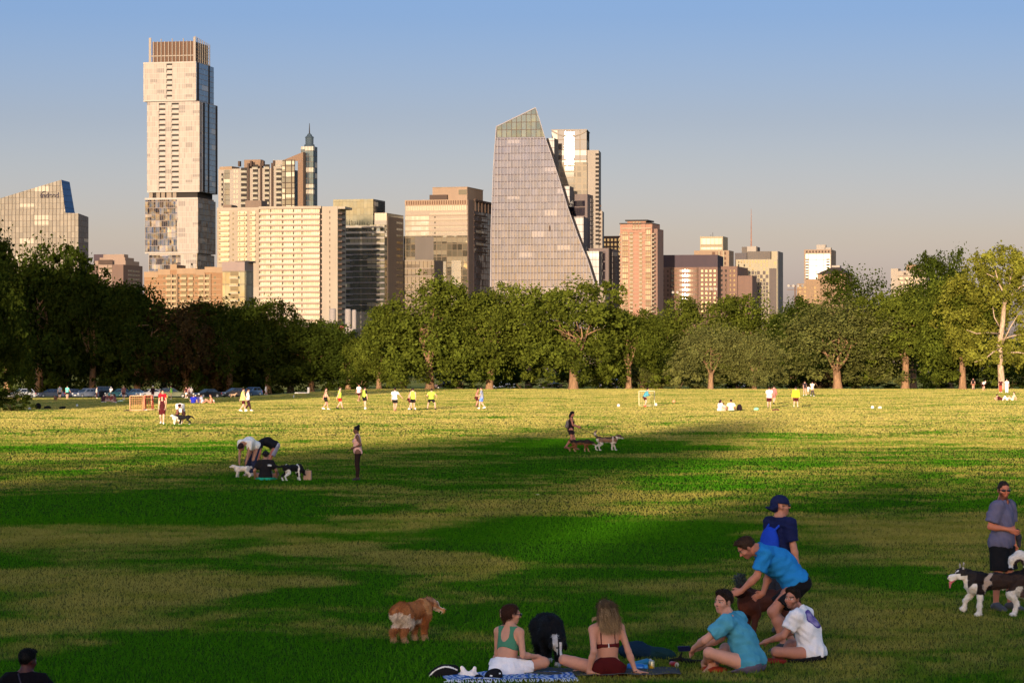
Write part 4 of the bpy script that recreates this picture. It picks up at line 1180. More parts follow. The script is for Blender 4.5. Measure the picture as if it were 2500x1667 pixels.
def sail_tower():
	b = Bld('sail_shaped_tower', 'leaning sail shaped glass tower tapering to a point, finned with white mullions', 1197, 1452, 1480, 261, 1780, 11)
	edge_r = [(1452, 692), (1434, 634), (1412, 579), (1386, 506), (1368, 445), (1343, 368), (1330, 332), (1319, 296), (1308, 261)]
	edge_l = [(1212, 306), (1205, 400), (1199, 560), (1197, 735)]
	def L(p): return (b.fx(p[0]), b.z(p[1]))
	xr = b.fx(1452)
	poly = [L((1197, 735)), (b.fx(1197), 0), (b.fx(1466), 0)] + [L(p) for p in edge_r] + [L(p) for p in edge_l[:-1]]
	# front glass as rows between the two edges, so that it can carry floors
	def xat(edge, z):
		pts = sorted([(b.z(y), b.fx(x)) for x, y in edge])
		zs = [p[0] for p in pts]; return float(np.interp(z, zs, [p[1] for p in pts]))
	er = edge_r + [(1466, 900)]; el = edge_l + [(1197, 900)]
	gl = glass('sail_glass', (0.030, 0.026, 0.040), (0.085, 0.075, 0.105), refl=0.30, rough=0.05, rtint=(0.38, 0.47, 0.90), cw=1.85, ch=4.1, mull=0.0, mullh=0.45, mullc=(0.13, 0.105, 0.12), blind=(0.21, 0.18, 0.18), pblind=0.07, wave=0.02)
	D = 22.0
	zc = b.z(333); ztop_l = b.z(306); ztop = b.z(261)
	mb = MB(); zs = [0.0] + list(np.linspace(4.1, zc, 42))
	for i in range(len(zs)-1):
		a, c = zs[i], zs[i+1]
		l0, l1, r0, r1 = xat(el, a), xat(el, c), xat(er, a), xat(er, c)
		d0 = D*(0.35 + 0.65*(1-a/zc)); d1 = D*(0.35 + 0.65*(1-c/zc))
		mb.quad((l0, 0, a), (r0, 0, a), (r1, 0, c), (l1, 0, c))
		mb.quad((r0, 0, a), (r0-4, d0, a), (r1-4, d1, c), (r1, 0, c))
		mb.quad((l0, d0, a), (l0, 0, a), (l1, 0, c), (l1, d1, c))
		mb.quad((r0-4, d0, a), (l0, d0, a), (l1, d1, c), (r1-4, d1, c))
	mb.build('glass_sail', gl, b.root, auto_uv=True)
	# glass crown
	cg = glass('crown_glass', (0.055, 0.078, 0.095), (0.11, 0.14, 0.16), refl=0.12, rtint=(0.6, 0.8, 1.0), rough=0.06, cw=2.9, ch=4.4, mull=0.4, mullh=0.35, mullc=(0.14, 0.105, 0.085), pblind=0, wave=0.08)
	l0, r0 = xat(el, zc), xat(er, zc); pk = b.fx(1308)
	mb = MB(); mb.poly([(l0, 0, zc), (r0, 0, zc), (xat(er, b.z(296)), 0, b.z(296)), (pk, 0, ztop), (b.fx(1212), 0, ztop_l)])
	mb.poly([(r0, 0, zc), (r0-4, 11, zc), (pk-1, 11, ztop-3), (pk, 0, ztop)])
	mb.poly([(pk, 0, ztop), (pk-1, 11, ztop-3), (b.fx(1212), 11, ztop_l-1), (b.fx(1212), 0, ztop_l)])
	mb.build('crown', cg, b.root, auto_uv=True)
	# white vertical mullions that run into the slanting edge
	mb = MB(); x = b.fx(1197) + 0.6
	i = 0
	while x < b.fx(1464):
		# height reached inside the outline
		zz = [z for z in np.linspace(0, ztop, 240) if xat(el, z) - 0.1 <= x <= xat(er, z) + 0.1]
		if zz:
			top = max(zz)
			if x < pk: top = min(top, ztop_l + (ztop-ztop_l)*(x-b.fx(1212))/(pk-b.fx(1212))) if x > b.fx(1212) else top
			mb.box(x-0.13, x+0.13, -0.5, 0.0, 0, max(2.0, min(top, zc) - 0.2))
		x += 1.95; i += 1
	mb.build('mullion', stone('white_mullion', (0.42, 0.40, 0.44)), b.root)
	mb = MB(); mb.tube([(b.fx(x), -0.4, b.z(y)) for x, y in edge_r], 0.22, 6); mb.tube([(b.fx(1212), -0.3, ztop_l), (pk, -0.3, ztop)], 0.35, 6)
	mb.tube([(b.fx(x), -0.3, b.z(y)) for x, y in edge_l], 0.3, 6)
	mb.build('edge_frame', stone('white_mullion', (0.42, 0.40, 0.44)), b.root)
	b.repeat('open_panel', DKBROWN, [[('f', b.fx(1340.5), b.fx(1344.5), b.z(564), b.z(550), -0.1, 0.5, 0)]])
	# stepped back volumes beyond the slanting edge
	lil = glass('lilac_step_glass', (0.13, 0.12, 0.13), (0.19, 0.17, 0.18), refl=0.15, rough=0.4, cw=2, ch=4.1, mull=0.15, mullh=0.3, mullc=(0.2, 0.17, 0.16), pblind=0.05)
	for xl, xr_, yt, yb in ((1322, 1341, 331, 380), (1360, 1379, 450, 470), (1386, 1413, 526, 600), (1412, 1451, 611, 700)):
		mb = MB(); mb.box(b.fx(xl), b.fx(xr_), 16, 30, b.z(yb+30), b.z(yt)); mb.build('terrace_volume', lil, b.root, auto_uv=True)

def glint_tower():
	# its glass front is turned just so that it mirrors the low sun to this side of the park
	Y = 1828; xm = 1388; X = (xm-1250)/FOC*Y
	to_cam = math.atan2(-X, -Y); to_sun = math.atan2(-math.sin(SUN_AZ), -math.cos(SUN_AZ))
	v = Vector((math.sin(to_cam), math.cos(to_cam), 0)) + Vector((math.sin(to_sun), math.cos(to_sun), 0)); v.normalize()
	phi = math.degrees(math.atan2(-v.x, -v.y))
	b = Bld('crown_topped_tower', 'slim tower with the sun flashing in its glass top, behind the leaning tower', 1346, 1433, 1438, 365, Y, phi)
	b.D = 30
	gw = glass('warm_grid_glass', (0.20, 0.165, 0.11), (0.34, 0.29, 0.20), refl=0.05, rough=0.6, cw=3.4, ch=3.6, mull=1.0, mullh=0.9, mullc=(0.42, 0.35, 0.25), blind=(0.4, 0.35, 0.24), pblind=0.2)
	mb = MB(); mb.box(b.fx(1300), 0, 0, 30, 0, b.z(396)); mb.build('wall', gw, b.root, auto_uv=True)
	cr = glass('crown_glazing', (0.055, 0.046, 0.046), (0.11, 0.09, 0.085), refl=0.03, rough=0.36, cw=4.4, ch=6.0, mull=0.5, mullh=0.4, mullc=(0.33, 0.26, 0.19))
	mb = MB(); mb.box(b.fx(1347), b.fx(1432), 0.4, 27, b.z(397), b.z(318)); mb.build('glass_crown', cr, b.root, auto_uv=True)
	sun = glass('sun_mirror_glass', (0.20, 0.17, 0.12), (0.28, 0.25, 0.18), refl=0.005, rough=0.02, cw=60, ch=3.6, mull=0, mullh=0.8, mullc=(0.42, 0.35, 0.25), pblind=0, wave=0.0)
	b.panel('mirror_bay', sun, 'f', 1379, 1401.5, 322, 520, d=0.5)
	mb = MB()                        # curved canopy frame under the roof line
	n = 14
	mb.tube([(b.fx(1348 + 84*i/n), -0.2, b.z(320 + 14*math.sin(PI*i/n))) for i in range(n+1)], 0.45, 6)
	mb.box(b.fx(1345.5), b.fx(1433.5), -0.2, 27, b.z(318), b.z(316)); mb.build('roof_frame', CREAM, b.root)
	mb = MB(); mb.box(0, b.fx(1461), 3, 26, 0, b.z(366)); mb.build('right_wing', CREAM, b.root)
	mb = MB(); mb.box(b.fx(1461), b.fx(1469), 6, 24, 0, b.z(514)); mb.build('lower_wing', CREAM, b.root)
	zt, zb = b.z(372), b.z(600); n = 22; dz = (zt-zb)/n
	b.repeat('corner_balcony', DARK, [[('f', b.fx(1453), b.fx(1461)+0.3, zt-(i+0.75)*dz, zt-(i+0.2)*dz, -0.4, 0.1, 3)] for i in range(n)])
	b.repeat('wing_window', DKBROWN, [[('f', b.fx(1462.5), b.fx(1466.5), zt-(i+0.75)*dz, zt-(i+0.3)*dz, -0.2, 0.08, 6)] for i in range(12, n)])

def dark_office():
	b = Bld('dark_glass_office', 'dark glass office with pale lilac frame, right of the leaning tower', 1375, 1434, 1452, 474, 1815, 30)
	fr = stone('lilac_frame', (0.20, 0.155, 0.15)); gl = glass('navy_glass', (0.015, 0.012, 0.022), (0.04, 0.032, 0.042), refl=0.14, cw=8, ch=5.4, mull=0.0, mullh=0.7, mullc=(0.18, 0.14, 0.135), pblind=0.0)
	b.mass('frame', fr); b.panel('glazing', gl, 'f', 1375, 1428, 490, 620, d=0.1)
	b.windows('s', 1441, 1451, 482, 606, 1, 11, glass('lilac_bay', (0.16, 0.14, 0.14), (0.22, 0.19, 0.18), refl=0.3, cw=9, ch=9, mull=0, mullh=0), 0.9, 0.75, d=0.3, name='bay')
	b2 = Bld('dark_glass_office', 'lower dark glass office with lilac frame beside the red brick tower', 1400, 1486, 1509, 606, 1812, 30)
	b2.mass('frame', fr); b2.panel('glazing', gl, 'f', 1402, 1478, 614, 790, d=0.1)
	b2.windows('s', 1494, 1507, 612, 780, 1, 12, glass('lilac_bay', (0.16, 0.14, 0.14), (0.22, 0.19, 0.18), refl=0.3, cw=9, ch=9, mull=0, mullh=0), 0.9, 0.8, d=0.3, name='bay')
	b2.bands('s', 1488, 1492, 606, 790, 1, 60, DARK, d=0.2, name='dark_strip')
	b3 = Bld('arched_stone_house', 'small pale stone building with an arch peeping over the centre trees', 1450, 1478, 1486, 697, 1500, 25)
	b3.mass('wall', BEIGE)
	mb = MB(); n = 8
	pts = [(b3.fx(1459)+6*math.cos(PI*i/n)*-0.4, -0.1, b3.z(716)+3*math.sin(PI*i/n)) for i in range(n+1)]
	mb.tube(pts, 0.35, 6); mb.build('arch', PALE, b3.root)

def brown_block_behind():
	b = Bld('dark_brown_block', 'dark brown block half hidden between dark office and red brick tower', 1468, 1520, 1535, 576, 2150, 30)
	b.mass('wall', DKBROWN)
	b.windows('f', 1472, 1516, 580, 625, 5, 4, WINDK, 0.55, 0.55)

def brick_tower():
	b = Bld('red_brick_tower', 'slim red brick residential tower with flat overhanging roofs and white bands', 1514, 1592, 1611, 545, 1800, 33)
	b.mass('wall', BRICK)
	cr = stone('warm_cream_trim', (0.45, 0.37, 0.25))
	gl = glass('brick_tower_glass', (0.20, 0.165, 0.11), (0.36, 0.31, 0.21), refl=0.28, rough=0.15, cw=1.2, ch=3.2, mull=0.25, mullh=0.8, mullc=(0.30, 0.17, 0.11), blind=(0.05, 0.035, 0.03), pblind=0.5)
	b.panel('window_strip', gl, 'f', 1520, 1533, 565, 780, d=0.1); b.panel('window_strip', gl, 'f', 1576, 1589, 560, 780, d=0.1)
	b.panel('corner_trim', cr, 'f', 1590.3, 1592, 570, 780, d=0.4); b.panel('corner_trim', cr, 'f', 1517.5, 1519.5, 570, 780, d=0.4)
	n = 20; zt, zb = b.z(566), b.z(765); dz = (zt-zb)/n
	for x0, x1 in ((1537.5, 1546), (1560.5, 1568.5)):
		b.repeat('bay_window', [cr, WINDK], [[('f', b.fx(x0), b.fx(x1), zt-(i+0.5)*dz, zt-i*dz-0.2, 0.0, 0.8, 0), ('f', b.fx(x0)+0.3, b.fx(x1)-0.3, zt-(i+0.98)*dz, zt-(i+0.52)*dz, -0.1, 0.1, 0)] for i in range(n)])
	b.repeat('corner_balcony', cr, [[('s', 0.2, 3.2, zt-(i+0.7)*dz, zt-(i+0.35)*dz, 0.0, 1.3, 0)] for i in range(n)])
	b.repeat('left_corner_balcony', cr, [[('f', b.fx(1512.5), b.fx(1516), zt-(i+0.7)*dz, zt-(i+0.35)*dz, 0.0, 0.9, 0)] for i in range(n)])
	b.bands('f', 1520, 1590, 566, 760, 20, 0.22, cr, d=0.16, name='floor_line')
	b.windows('s', 1599, 1609, 565, 760, 3, 18, WINDK, 0.5, 0.5, limit=54)
	# crown
	mb = MB(); mb.box(b.fx(1532), b.fx(1577), -0.8, 16, b.z(568), b.z(540)); mb.build('crown_wall', BRICK, b.root)
	b.windows('f', 1544, 1567, 541, 563, 3, 1, gl, 0.8, 0.95, off=-0.8, name='crown_window')
	b.bands('f', 1519, 1590, 556, 568, 1, 0.6, cr, d=1.0, name='cornice')
	mb = MB(); mb.box(b.fx(1528), b.fx(1582), -2.2, 17, b.z(540), b.z(536.5)); mb.build('crown_roof', SLATE, b.root)
	mb = MB(); mb.box(b.fx(1513), b.fx(1592), -1.0, b.D, b.z(546.8), b.z(544)); mb.build('side_roof', SLATE, b.root)
	mb = MB(); mb.box(0.02, 2.2, 5, b.D, 0, b.z(558)); mb.build('side_wall', stone('shaded_brick', (0.30, 0.18, 0.14)), b.root)

def curved_brown_office():
	b = Bld('curved_brown_office', 'broad rose granite office with dark mauve top and rounded bay catching the sun', 1612, 1752, 1766, 622, 1880, 20)
	b.mass('dark_attic', MAUVE, ytop=622, ybot=652)
	b.mass('wall', ROSE, ytop=652.1, inset=0.0)
	gl = WINDK
	b.windows('f', 1614, 1636, 656, 760, 2, 9, DKBROWN, 0.4, 0.55, limit=18)
	# rounded bay
	mb = MB(); x0, x1 = b.fx(1637), b.fx(1705); r = (x1-x0)/2; cx = (x0+x1)/2
	n = 18
	pts = [(cx - r*math.cos(PI*i/n), -r*0.42*math.sin(PI*i/n)) for i in range(n+1)]
	mb.prism(list(pts), 0, b.z(653)); mb.build('rounded_bay', stone('rose_bay', (0.30, 0.165, 0.11)), b.root, smooth=False)
	L = []
	zt, zb = b.z(655), b.z(770); nz = 10; dz = (zt-zb)/nz
	wm = glass('sun_catching_window', (0.20, 0.12, 0.05), (0.30, 0.19, 0.08), refl=0.5, rough=0.25, cw=30, ch=30, mull=0, mullh=0, pblind=0)
	wmesh = {}
	for j in range(nz):
		for i in range(1, n-1):
			p, q = Vector((*pts[i], 0)), Vector((*pts[i+1], 0))
			key = i
			z0, z1 = zt-(j+0.8)*dz, zt-(j+0.3)*dz
			nrm = Vector((q.y-p.y, -(q.x-p.x), 0)).normalized()
			if nrm.y > 0: nrm = -nrm
			a, c = p.lerp(q, 0.22)+nrm*0.06, p.lerp(q, 0.78)+nrm*0.06
			if key not in wmesh:
				mb = MB(); mb.quad((a.x, a.y, 0), (c.x, c.y, 0), (c.x, c.y, z1-z0), (a.x, a.y, z1-z0)); o = mb.build('window', wm, b.root, auto_uv=True); wmesh[key] = o.data
			elif j*(n-2)+i <= 96: o = link('window', wmesh[key], b.root)
			else:
				L.append((a, c, z0, z1)); continue
			o.location.z = z0
	mb = MB()
	for a, c, z0, z1 in L: mb.quad((a.x, a.y, z0), (c.x, c.y, z0), (c.x, c.y, z1), (a.x, a.y, z1))
	o = mb.build('window', wm, b.root, auto_uv=True); o['kind'] = 'stuff'
	b.windows('f', 1709, 1750, 656, 765, 4, 10, WINDK, 0.5, 0.5, name='flat_wall_window')
	b2 = Bld('stepped_rose_block', 'rose granite wing stepping down right of the rounded office', 1754, 1800, 1826, 650, 1900, 30)
	b2.mass('wall', ROSE, ytop=650)
	b2.windows('f', 1757, 1798, 655, 760, 4, 9, WINDK, 0.4, 0.5)
	mb = MB(); mb.box(0, 9, 2, 20, 0, b2.z(673)); mb.build('lower_step', ROSE, b2.root)

def cream_tower_behind():
	b = Bld('cream_office_tower', 'cream office tower with ribbed lower storeys behind the mauve topped office', 1709, 1765, 1777, 577, 2150, 30)
	gl = glass('cream_ribbon_glass', (0.42, 0.37, 0.23), (0.52, 0.47, 0.31), refl=0.3, rough=0.2, cw=3, ch=6.2, mull=0.3, mullh=2.0, mullc=(0.42, 0.33, 0.20), pblind=0.3, blind=(0.2, 0.14, 0.07))
	b.mass('upper_block', stone('cream_upper', (0.44, 0.36, 0.22)), ytop=577); b.panel('ribbon_windows', gl, 'f', 1711, 1762, 582, 609, d=0.15)
	mb = MB(); mb.box(b.fx(1697), 5, -4, 16, 0, b.z(612)); mb.build('lower_block', stone('peach_lower', (0.38, 0.25, 0.15)), b.root)
	b.panel('pier', stone('cream_upper', (0.44, 0.36, 0.22)), 'f', 1756, 1760, 613, 770, d=0.4, off=-4); b.panel('pier', stone('cream_upper', (0.44, 0.36, 0.22)), 'f', 1767, 1770.5, 613, 770, d=0.4, off=-4)
	b.windows('f', 1738, 1778, 613, 760, 3, 12, stone('rust_pane', (0.17, 0.085, 0.05)), 0.55, 0.6, off=-4)
	mb = MB(); mb.tube([(b.fx(1738), 4, b.z(577)), (b.fx(1738), 4, b.z(567))], 0.15, 5); mb.tube([(b.fx(1733), 4, b.z(577)), (b.fx(1733), 4, b.z(572))], 0.12, 5); mb.build('aerial', DARK, b.root)

def checker_building():
	b = Bld('chequered_tower', 'pale tower with chequered window pattern and a tall thin mast behind', 1797, 1898, 1911, 633, 1950, 26)
	b.mass('wall', stone('pale_yellow_stone', (0.45, 0.39, 0.25)))
	gy = stone('grey_purple_panel', (0.155, 0.125, 0.115))
	nx, nz = 11, 15
	def sk(i, j): return (j >= 1 and (i*7 + j*3) % 5 == 0)
	b.windows('f', 1800, 1876, 634, 770, nx, nz, WINDK, 0.5, 0.7, skip=lambda i, j: sk(i, j) or (i+j) % 2 == 0 and j > 0, d=0.12)
	b.windows('f', 1800, 1876, 634, 770, nx, nz, gy, 0.95, 0.95, skip=lambda i, j: j < 3 or i < 4 or (i+j) % 2 == 1, name='dark_panel', d=0.07)
	b.panel('blank_wall', gy, 'f', 1878, 1896, 655, 780, d=0.1)
	b.windows('f', 1888, 1897, 636, 648, 1, 1, WINDK, 0.7, 0.7, name='top_window')
	b.panel('side_wall', stone('pale_grey_side', (0.25, 0.225, 0.21)), 's', 1899, 1911, 613, 780, d=0.2)
	mb = MB(); mb.box(b.fx(1824), b.fx(1880), 3, 16, b.z(634), b.z(613)); mb.build('roof_block', GREY, b.root)
	mb = MB(); mb.box(b.fx(1882), 0, 3, 16, b.z(634), b.z(613)); mb.build('roof_corner', stone('pale_yellow_stone', (0.45, 0.39, 0.25)), b.root)
	mb = MB(); mb.box(b.fx(1807), b.fx(1845), 8, 22, b.z(640), b.z(601)); mb.build('rear_block', GREY, b.root)
	mb = MB(); mb.box(b.fx(1821), b.fx(1843), 6, 9, b.z(614), b.z(600)); mb.build('roof_house', PALE, b.root)
	mb = MB(); mb.box(b.fx(1791), b.fx(1820), 6, 22, b.z(700), b.z(616)); mb.build('rear_wing', stone('slate_wing', (0.13, 0.115, 0.12)), b.root)
	m = empty('radio_mast', ((1834-1250)/FOC*2000, 2000, 0), 0, 'tall thin red and white mast rising above the chequered tower', 'mast')
	s = FOC/2000; z = lambda y: CAMZ + (HOR-y)/s
	mb = MB(); mb.tube([(0, 0, 0), (0, 0, z(605)), (0, 0, z(510))], [0.55, 0.5, 0.12], 6); mb.build('pole', stone('faded_red', (0.40, 0.20, 0.14)), m)

def right_buildings():
	b = Bld('pale_glass_tower', 'slim pale tower with white glass front and rooftop box, right of the mast', 1963, 2029, 2041, 609, 2100, 28)
	b.mass('wall', stone('pink_cream_wall', (0.36, 0.25, 0.17)))
	gl = glass('white_sky_glass', (0.46, 0.42, 0.32), (0.54, 0.50, 0.39), refl=0.2, rough=0.4, cw=5.2, ch=4.0, mull=0.35, mullh=0.3, mullc=(0.42, 0.33, 0.24), pblind=0)
	b.panel('glazing', gl, 'f', 1967, 2027, 619, 690, d=0.15)
	b.windows('f', 1966, 1976, 630, 690, 1, 9, DKBROWN, 0.75, 0.5, d=0.25, name='balcony_recess'); b.windows('f', 2016, 2027, 630, 690, 1, 9, DKBROWN, 0.75, 0.5, d=0.25, name='balcony_recess')
	b.windows('f', 1966, 2027, 611, 618, 8, 1, DKBROWN, 0.5, 0.7, name='attic_slot')
	mb = MB(); mb.box(b.fx(1992), b.fx(2014), 3, 9, b.z(610), b.z(597)); mb.box(b.fx(2012), b.fx(2027), 3, 9, b.z(610), b.z(604)); mb.build('roof_box', PALE, b.root)
	b = Bld('hip_roofed_building', 'tan building with dark hipped roof above the right hand trees', 1996, 2065, 2082, 669, 1700, 30)
	b.mass('wall', TAN)
	mb = MB(); x0, x1 = -b.W-0.8, 0.8; d = b.D+0.8; z0, z1 = b.z(669), b.z(650)
	ax0, ax1 = b.fx(2025), b.fx(2042)
	A = [(x0, -.8, z0), (x1, -.8, z0), (x1, d, z0), (x0, d, z0)]; T = [(ax0, d*.4, z1), (ax1, d*.4, z1), (ax1, d*.6, z1), (ax0, d*.6, z1)]
	mb.quad(*A); mb.quad(*T)
	for i in range(4):
		j = (i+1) % 4; mb.quad(A[i], A[j], T[j], T[i])
	mb.build('hipped_roof', stone('brown_hip_roof', (0.10, 0.065, 0.045)), b.root)
	mb = MB(); mb.box(ax0-0.3, ax1+0.3, d*.38, d*.62, z1-0.2, z1+0.9); mb.build('roof_ridge', PALE, b.root)
	mb = MB(); mb.box(b.fx(1945), b.fx(1998), 0.3, b.D, 0, b.z(692)); mb.box(b.fx(1966), b.fx(1998), 1.0, b.D, b.z(692), b.z(681)); mb.build('left_wing', TAN, b.root)
	b.windows('f', 1947, 1996, 697, 745, 4, 5, WINDK, 0.4, 0.55, off=0.3, skip=lambda i, j: i == 2)
	b.windows('f', 1999, 2062, 680, 745, 6, 6, stone('tan_pane', (0.22, 0.125, 0.06)), 0.4, 0.5, name='pale_window')
	b = Bld('pale_apartment_block', 'pale stepped apartment block above the trees at the right', 2176, 2262, 2310, 661, 1750, 38)
	pw = stone('pale_apartment_wall', (0.43, 0.36, 0.28))
	b.mass('wall', pw); b.mass('stair_wall', pw, xL=2176, xC=2192, ytop=655, inset=-0.2, depth=8)
	b.windows('f', 2203, 2215, 664, 672, 1, 1, DKBROWN, 0.5, 0.7, name='roof_window')
	b.bands('f', 2194, 2258, 672, 725, 5, 0.35, BEIGE, d=0.9, name='balcony_slab')
	b.windows('f', 2194, 2258, 674, 725, 5, 5, WINLT, 0.6, 0.5)
	b.windows('s', 2264, 2300, 668, 725, 4, 5, WINDK, 0.4, 0.5)
	mb = MB(); mb.box(b.fx(2210), b.fx(2234), 4, 12, b.z(662), b.z(645)); mb.build('roof_box', TAN, b.root)
	mb = MB(); mb.box(b.fx(2234), b.fx(2250), 4, 12, b.z(662), b.z(655)); mb.build('roof_room', TAN, b.root)

def silos():
	wm = stone('white_silo', (0.40, 0.35, 0.33))
	for x, x1, yt, lab in ((804, 820, 757, 'left pale silo column beside the banded office'), (842, 857, 758, 'right pale silo column beside the banded office'), (859, 870, 760, 'thin pale silo column next to the right silo')):
		Y = 1200; s = FOC/Y
		o = empty('silo', (((x+x1)/2-1250)/FOC*Y, Y, 0), 0, lab, 'silo', 'silo columns'); r = (x1-x)/2/s; z = CAMZ+(HOR-yt)/s
		mb = MB(); mb.lathe([(r, 0), (r, z), (r*0.9, z+0.6)], 18); mb.build('shaft', wm, o, smooth=True)
		mb = MB(); mb.lathe([(r*1.05, z-0.6), (r*1.05, z-0.1)], 18); mb.build('rim', wm, o)
	b = Bld('low_white_building', 'low white building at the foot of the silo columns', 792, 862, 870, 803, 1180, 20)
	b.mass('wall', wm); mb = MB(); mb.box(b.fx(826), b.fx(841), -0.3, 0.2, b.z(806), b.z(795)); mb.build('red_panel', stone('red_panel', (0.30, 0.06, 0.05)), b.root)

def floodlights():
	for x, yt, yb, Y, lab, n in ((1649, 712, 775, 700, 'floodlight pole in front of the rounded rose office', 2), (1737, 704, 770, 700, 'floodlight pole left of the chequered tower', 3),
								 (1773, 688, 760, 720, 'bare thin pole between rounded office and chequered tower', 0), (1941, 696, 765, 650, 'floodlight pole with cross arm beside the hip roofed building', 4)):
		s = FOC/Y; z = lambda y: CAMZ+(HOR-y)/s
		o = empty('floodlight_pole' if n else 'pole', ((x-1250)/FOC*Y, Y, 0), 0, lab, 'floodlight' if n else 'pole', 'poles above the trees')
		st = stone('rusty_steel', (0.22, 0.125, 0.075))
		mb = MB(); mb.tube([(0, 0, 0), (0, 0, z(yt))], [0.25, 0.14], 7); mb.build('post', st, o)
		if n:
			w = n*0.42
			mb = MB(); mb.box(-w, w, -0.06, 0.06, z(yt+2)-0.06, z(yt+2)+0.06)
			if n == 4: mb.box(-w, w, -0.06, 0.06, z(yt+11)-0.06, z(yt+11)+0.06)
			else: mb.box(-0.6, 0.6, -0.06, 0.06, z(yt+10)-0.05, z(yt+10)+0.05)
			mb.build('cross_arm', st, o)
			for i in range(n):
				mb = MB(); xx = -w + (i+0.5)*2*w/n
				mb.lathe([(0.10, 0), (0.22, 0.2), (0.30, 0.45), (0.30, 0.5)], 10)
				l = mb.build('lamp', WHITE_, o); l.location = (xx, -0.15, z(yt+2)+0.1); l.rotation_euler = (R(100), 0, R(20*(i-1)))

for f in (sloped_tower, small_tan_office, tall_tower, spire_tower, balcony_tower, brick_midrise, banded_office, hotel_tower, sail_tower, glint_tower, dark_office,
		  brown_block_behind, brick_tower, curved_brown_office, cream_tower_behind, checker_building, right_buildings, silos, floodlights):
	f()
# ---------------------------------------------------------------- smooth bodies: blended round cones and ellipsoids, meshed as one surface
def nv(v):
	v = np.asarray(v, float); return v/(np.linalg.norm(v) + 1e-12)

def wob(P, amp, freq, seed=0, n=5):
	"""gentle irregular displacement"""
	r = np.random.default_rng(seed); out = np.zeros(len(P))
	for i in range(n):
		d = nv(r.normal(size=3))*freq*(0.6 + 0.9*r.random())
		out += np.sin(P @ d + r.random()*6.28)
	return out*amp/n*1.6

class Prim:
	def __init__(s, kind, a, b=None, r0=0.1, r1=None, k=0.03, ax=None, rad=None, cut=None, sub=False, flat=None):
		s.kind = kind; s.a = np.asarray(a, float); s.b = None if b is None else np.asarray(b, float)
		s.r0 = r0; s.r1 = r0 if r1 is None else r1; s.k = k; s.ax = ax; s.rad = rad; s.cut = cut or []; s.sub = sub
		s.flat = flat                   # (axis, factor): squeezed across this axis
	def box(s):
		if s.kind == 'ell':
			R_ = max(s.rad); return s.a-R_, s.a+R_
		R_ = max(s.r0, s.r1)*(1.0)
		return np.minimum(s.a, s.b)-R_, np.maximum(s.a, s.b)+R_
	def d(s, P):
		if s.kind == 'ell':
			q = (P - s.a) @ s.ax.T if s.ax is not None else P - s.a
			r = np.asarray(s.rad)
			k0 = np.linalg.norm(q/r, axis=1); k1 = np.linalg.norm(q/(r*r), axis=1)
			v = np.where(k1 > 1e-9, k0*(k0-1.0)/np.maximum(k1, 1e-9), -min(r))
		else:
			ba = s.b - s.a; pa = P - s.a
			t = np.clip(pa @ ba/(ba @ ba + 1e-12), 0, 1)
			df = pa - t[:, None]*ba
			if s.flat is not None:
				ax, f = s.flat
				c = df @ ax
				df = df + np.outer(c*(1.0/f - 1.0), ax)
				v = (np.linalg.norm(df, axis=1) - (s.r0 + (s.r1-s.r0)*t))*(f if f < 1 else 1.0)
			else:
				v = np.linalg.norm(df, axis=1) - (s.r0 + (s.r1-s.r0)*t)
		for o, n in s.cut: v = np.maximum(v, (P - o) @ n)
		return v

def cone(a, b, r0, r1=None, k=0.03, **kw): return Prim('cone', a, b, r0, r1, k, **kw)
def ell(c, rad, ax=None, k=0.03, **kw): return Prim('ell', c, rad=rad, ax=ax, k=k, **kw)

def field(prims, P, infl=0.0):
	F = np.full(len(P), 1e3)
	for p in prims:
		lo, hi = p.box(); m = p.k + 0.05 + infl
		idx = np.nonzero(((P > lo-m) & (P < hi+m)).all(1))[0]
		if len(idx) == 0: continue
		d = p.d(P[idx]); f = F[idx]
		if p.sub: F[idx] = np.maximum(f, -d); continue
		k = p.k
		h = np.clip(0.5 + 0.5*(f-d)/k, 0, 1)
		far = f > 500
		F[idx] = np.where(far, d, f*(1-h) + d*h - k*h*(1-h))
	return F

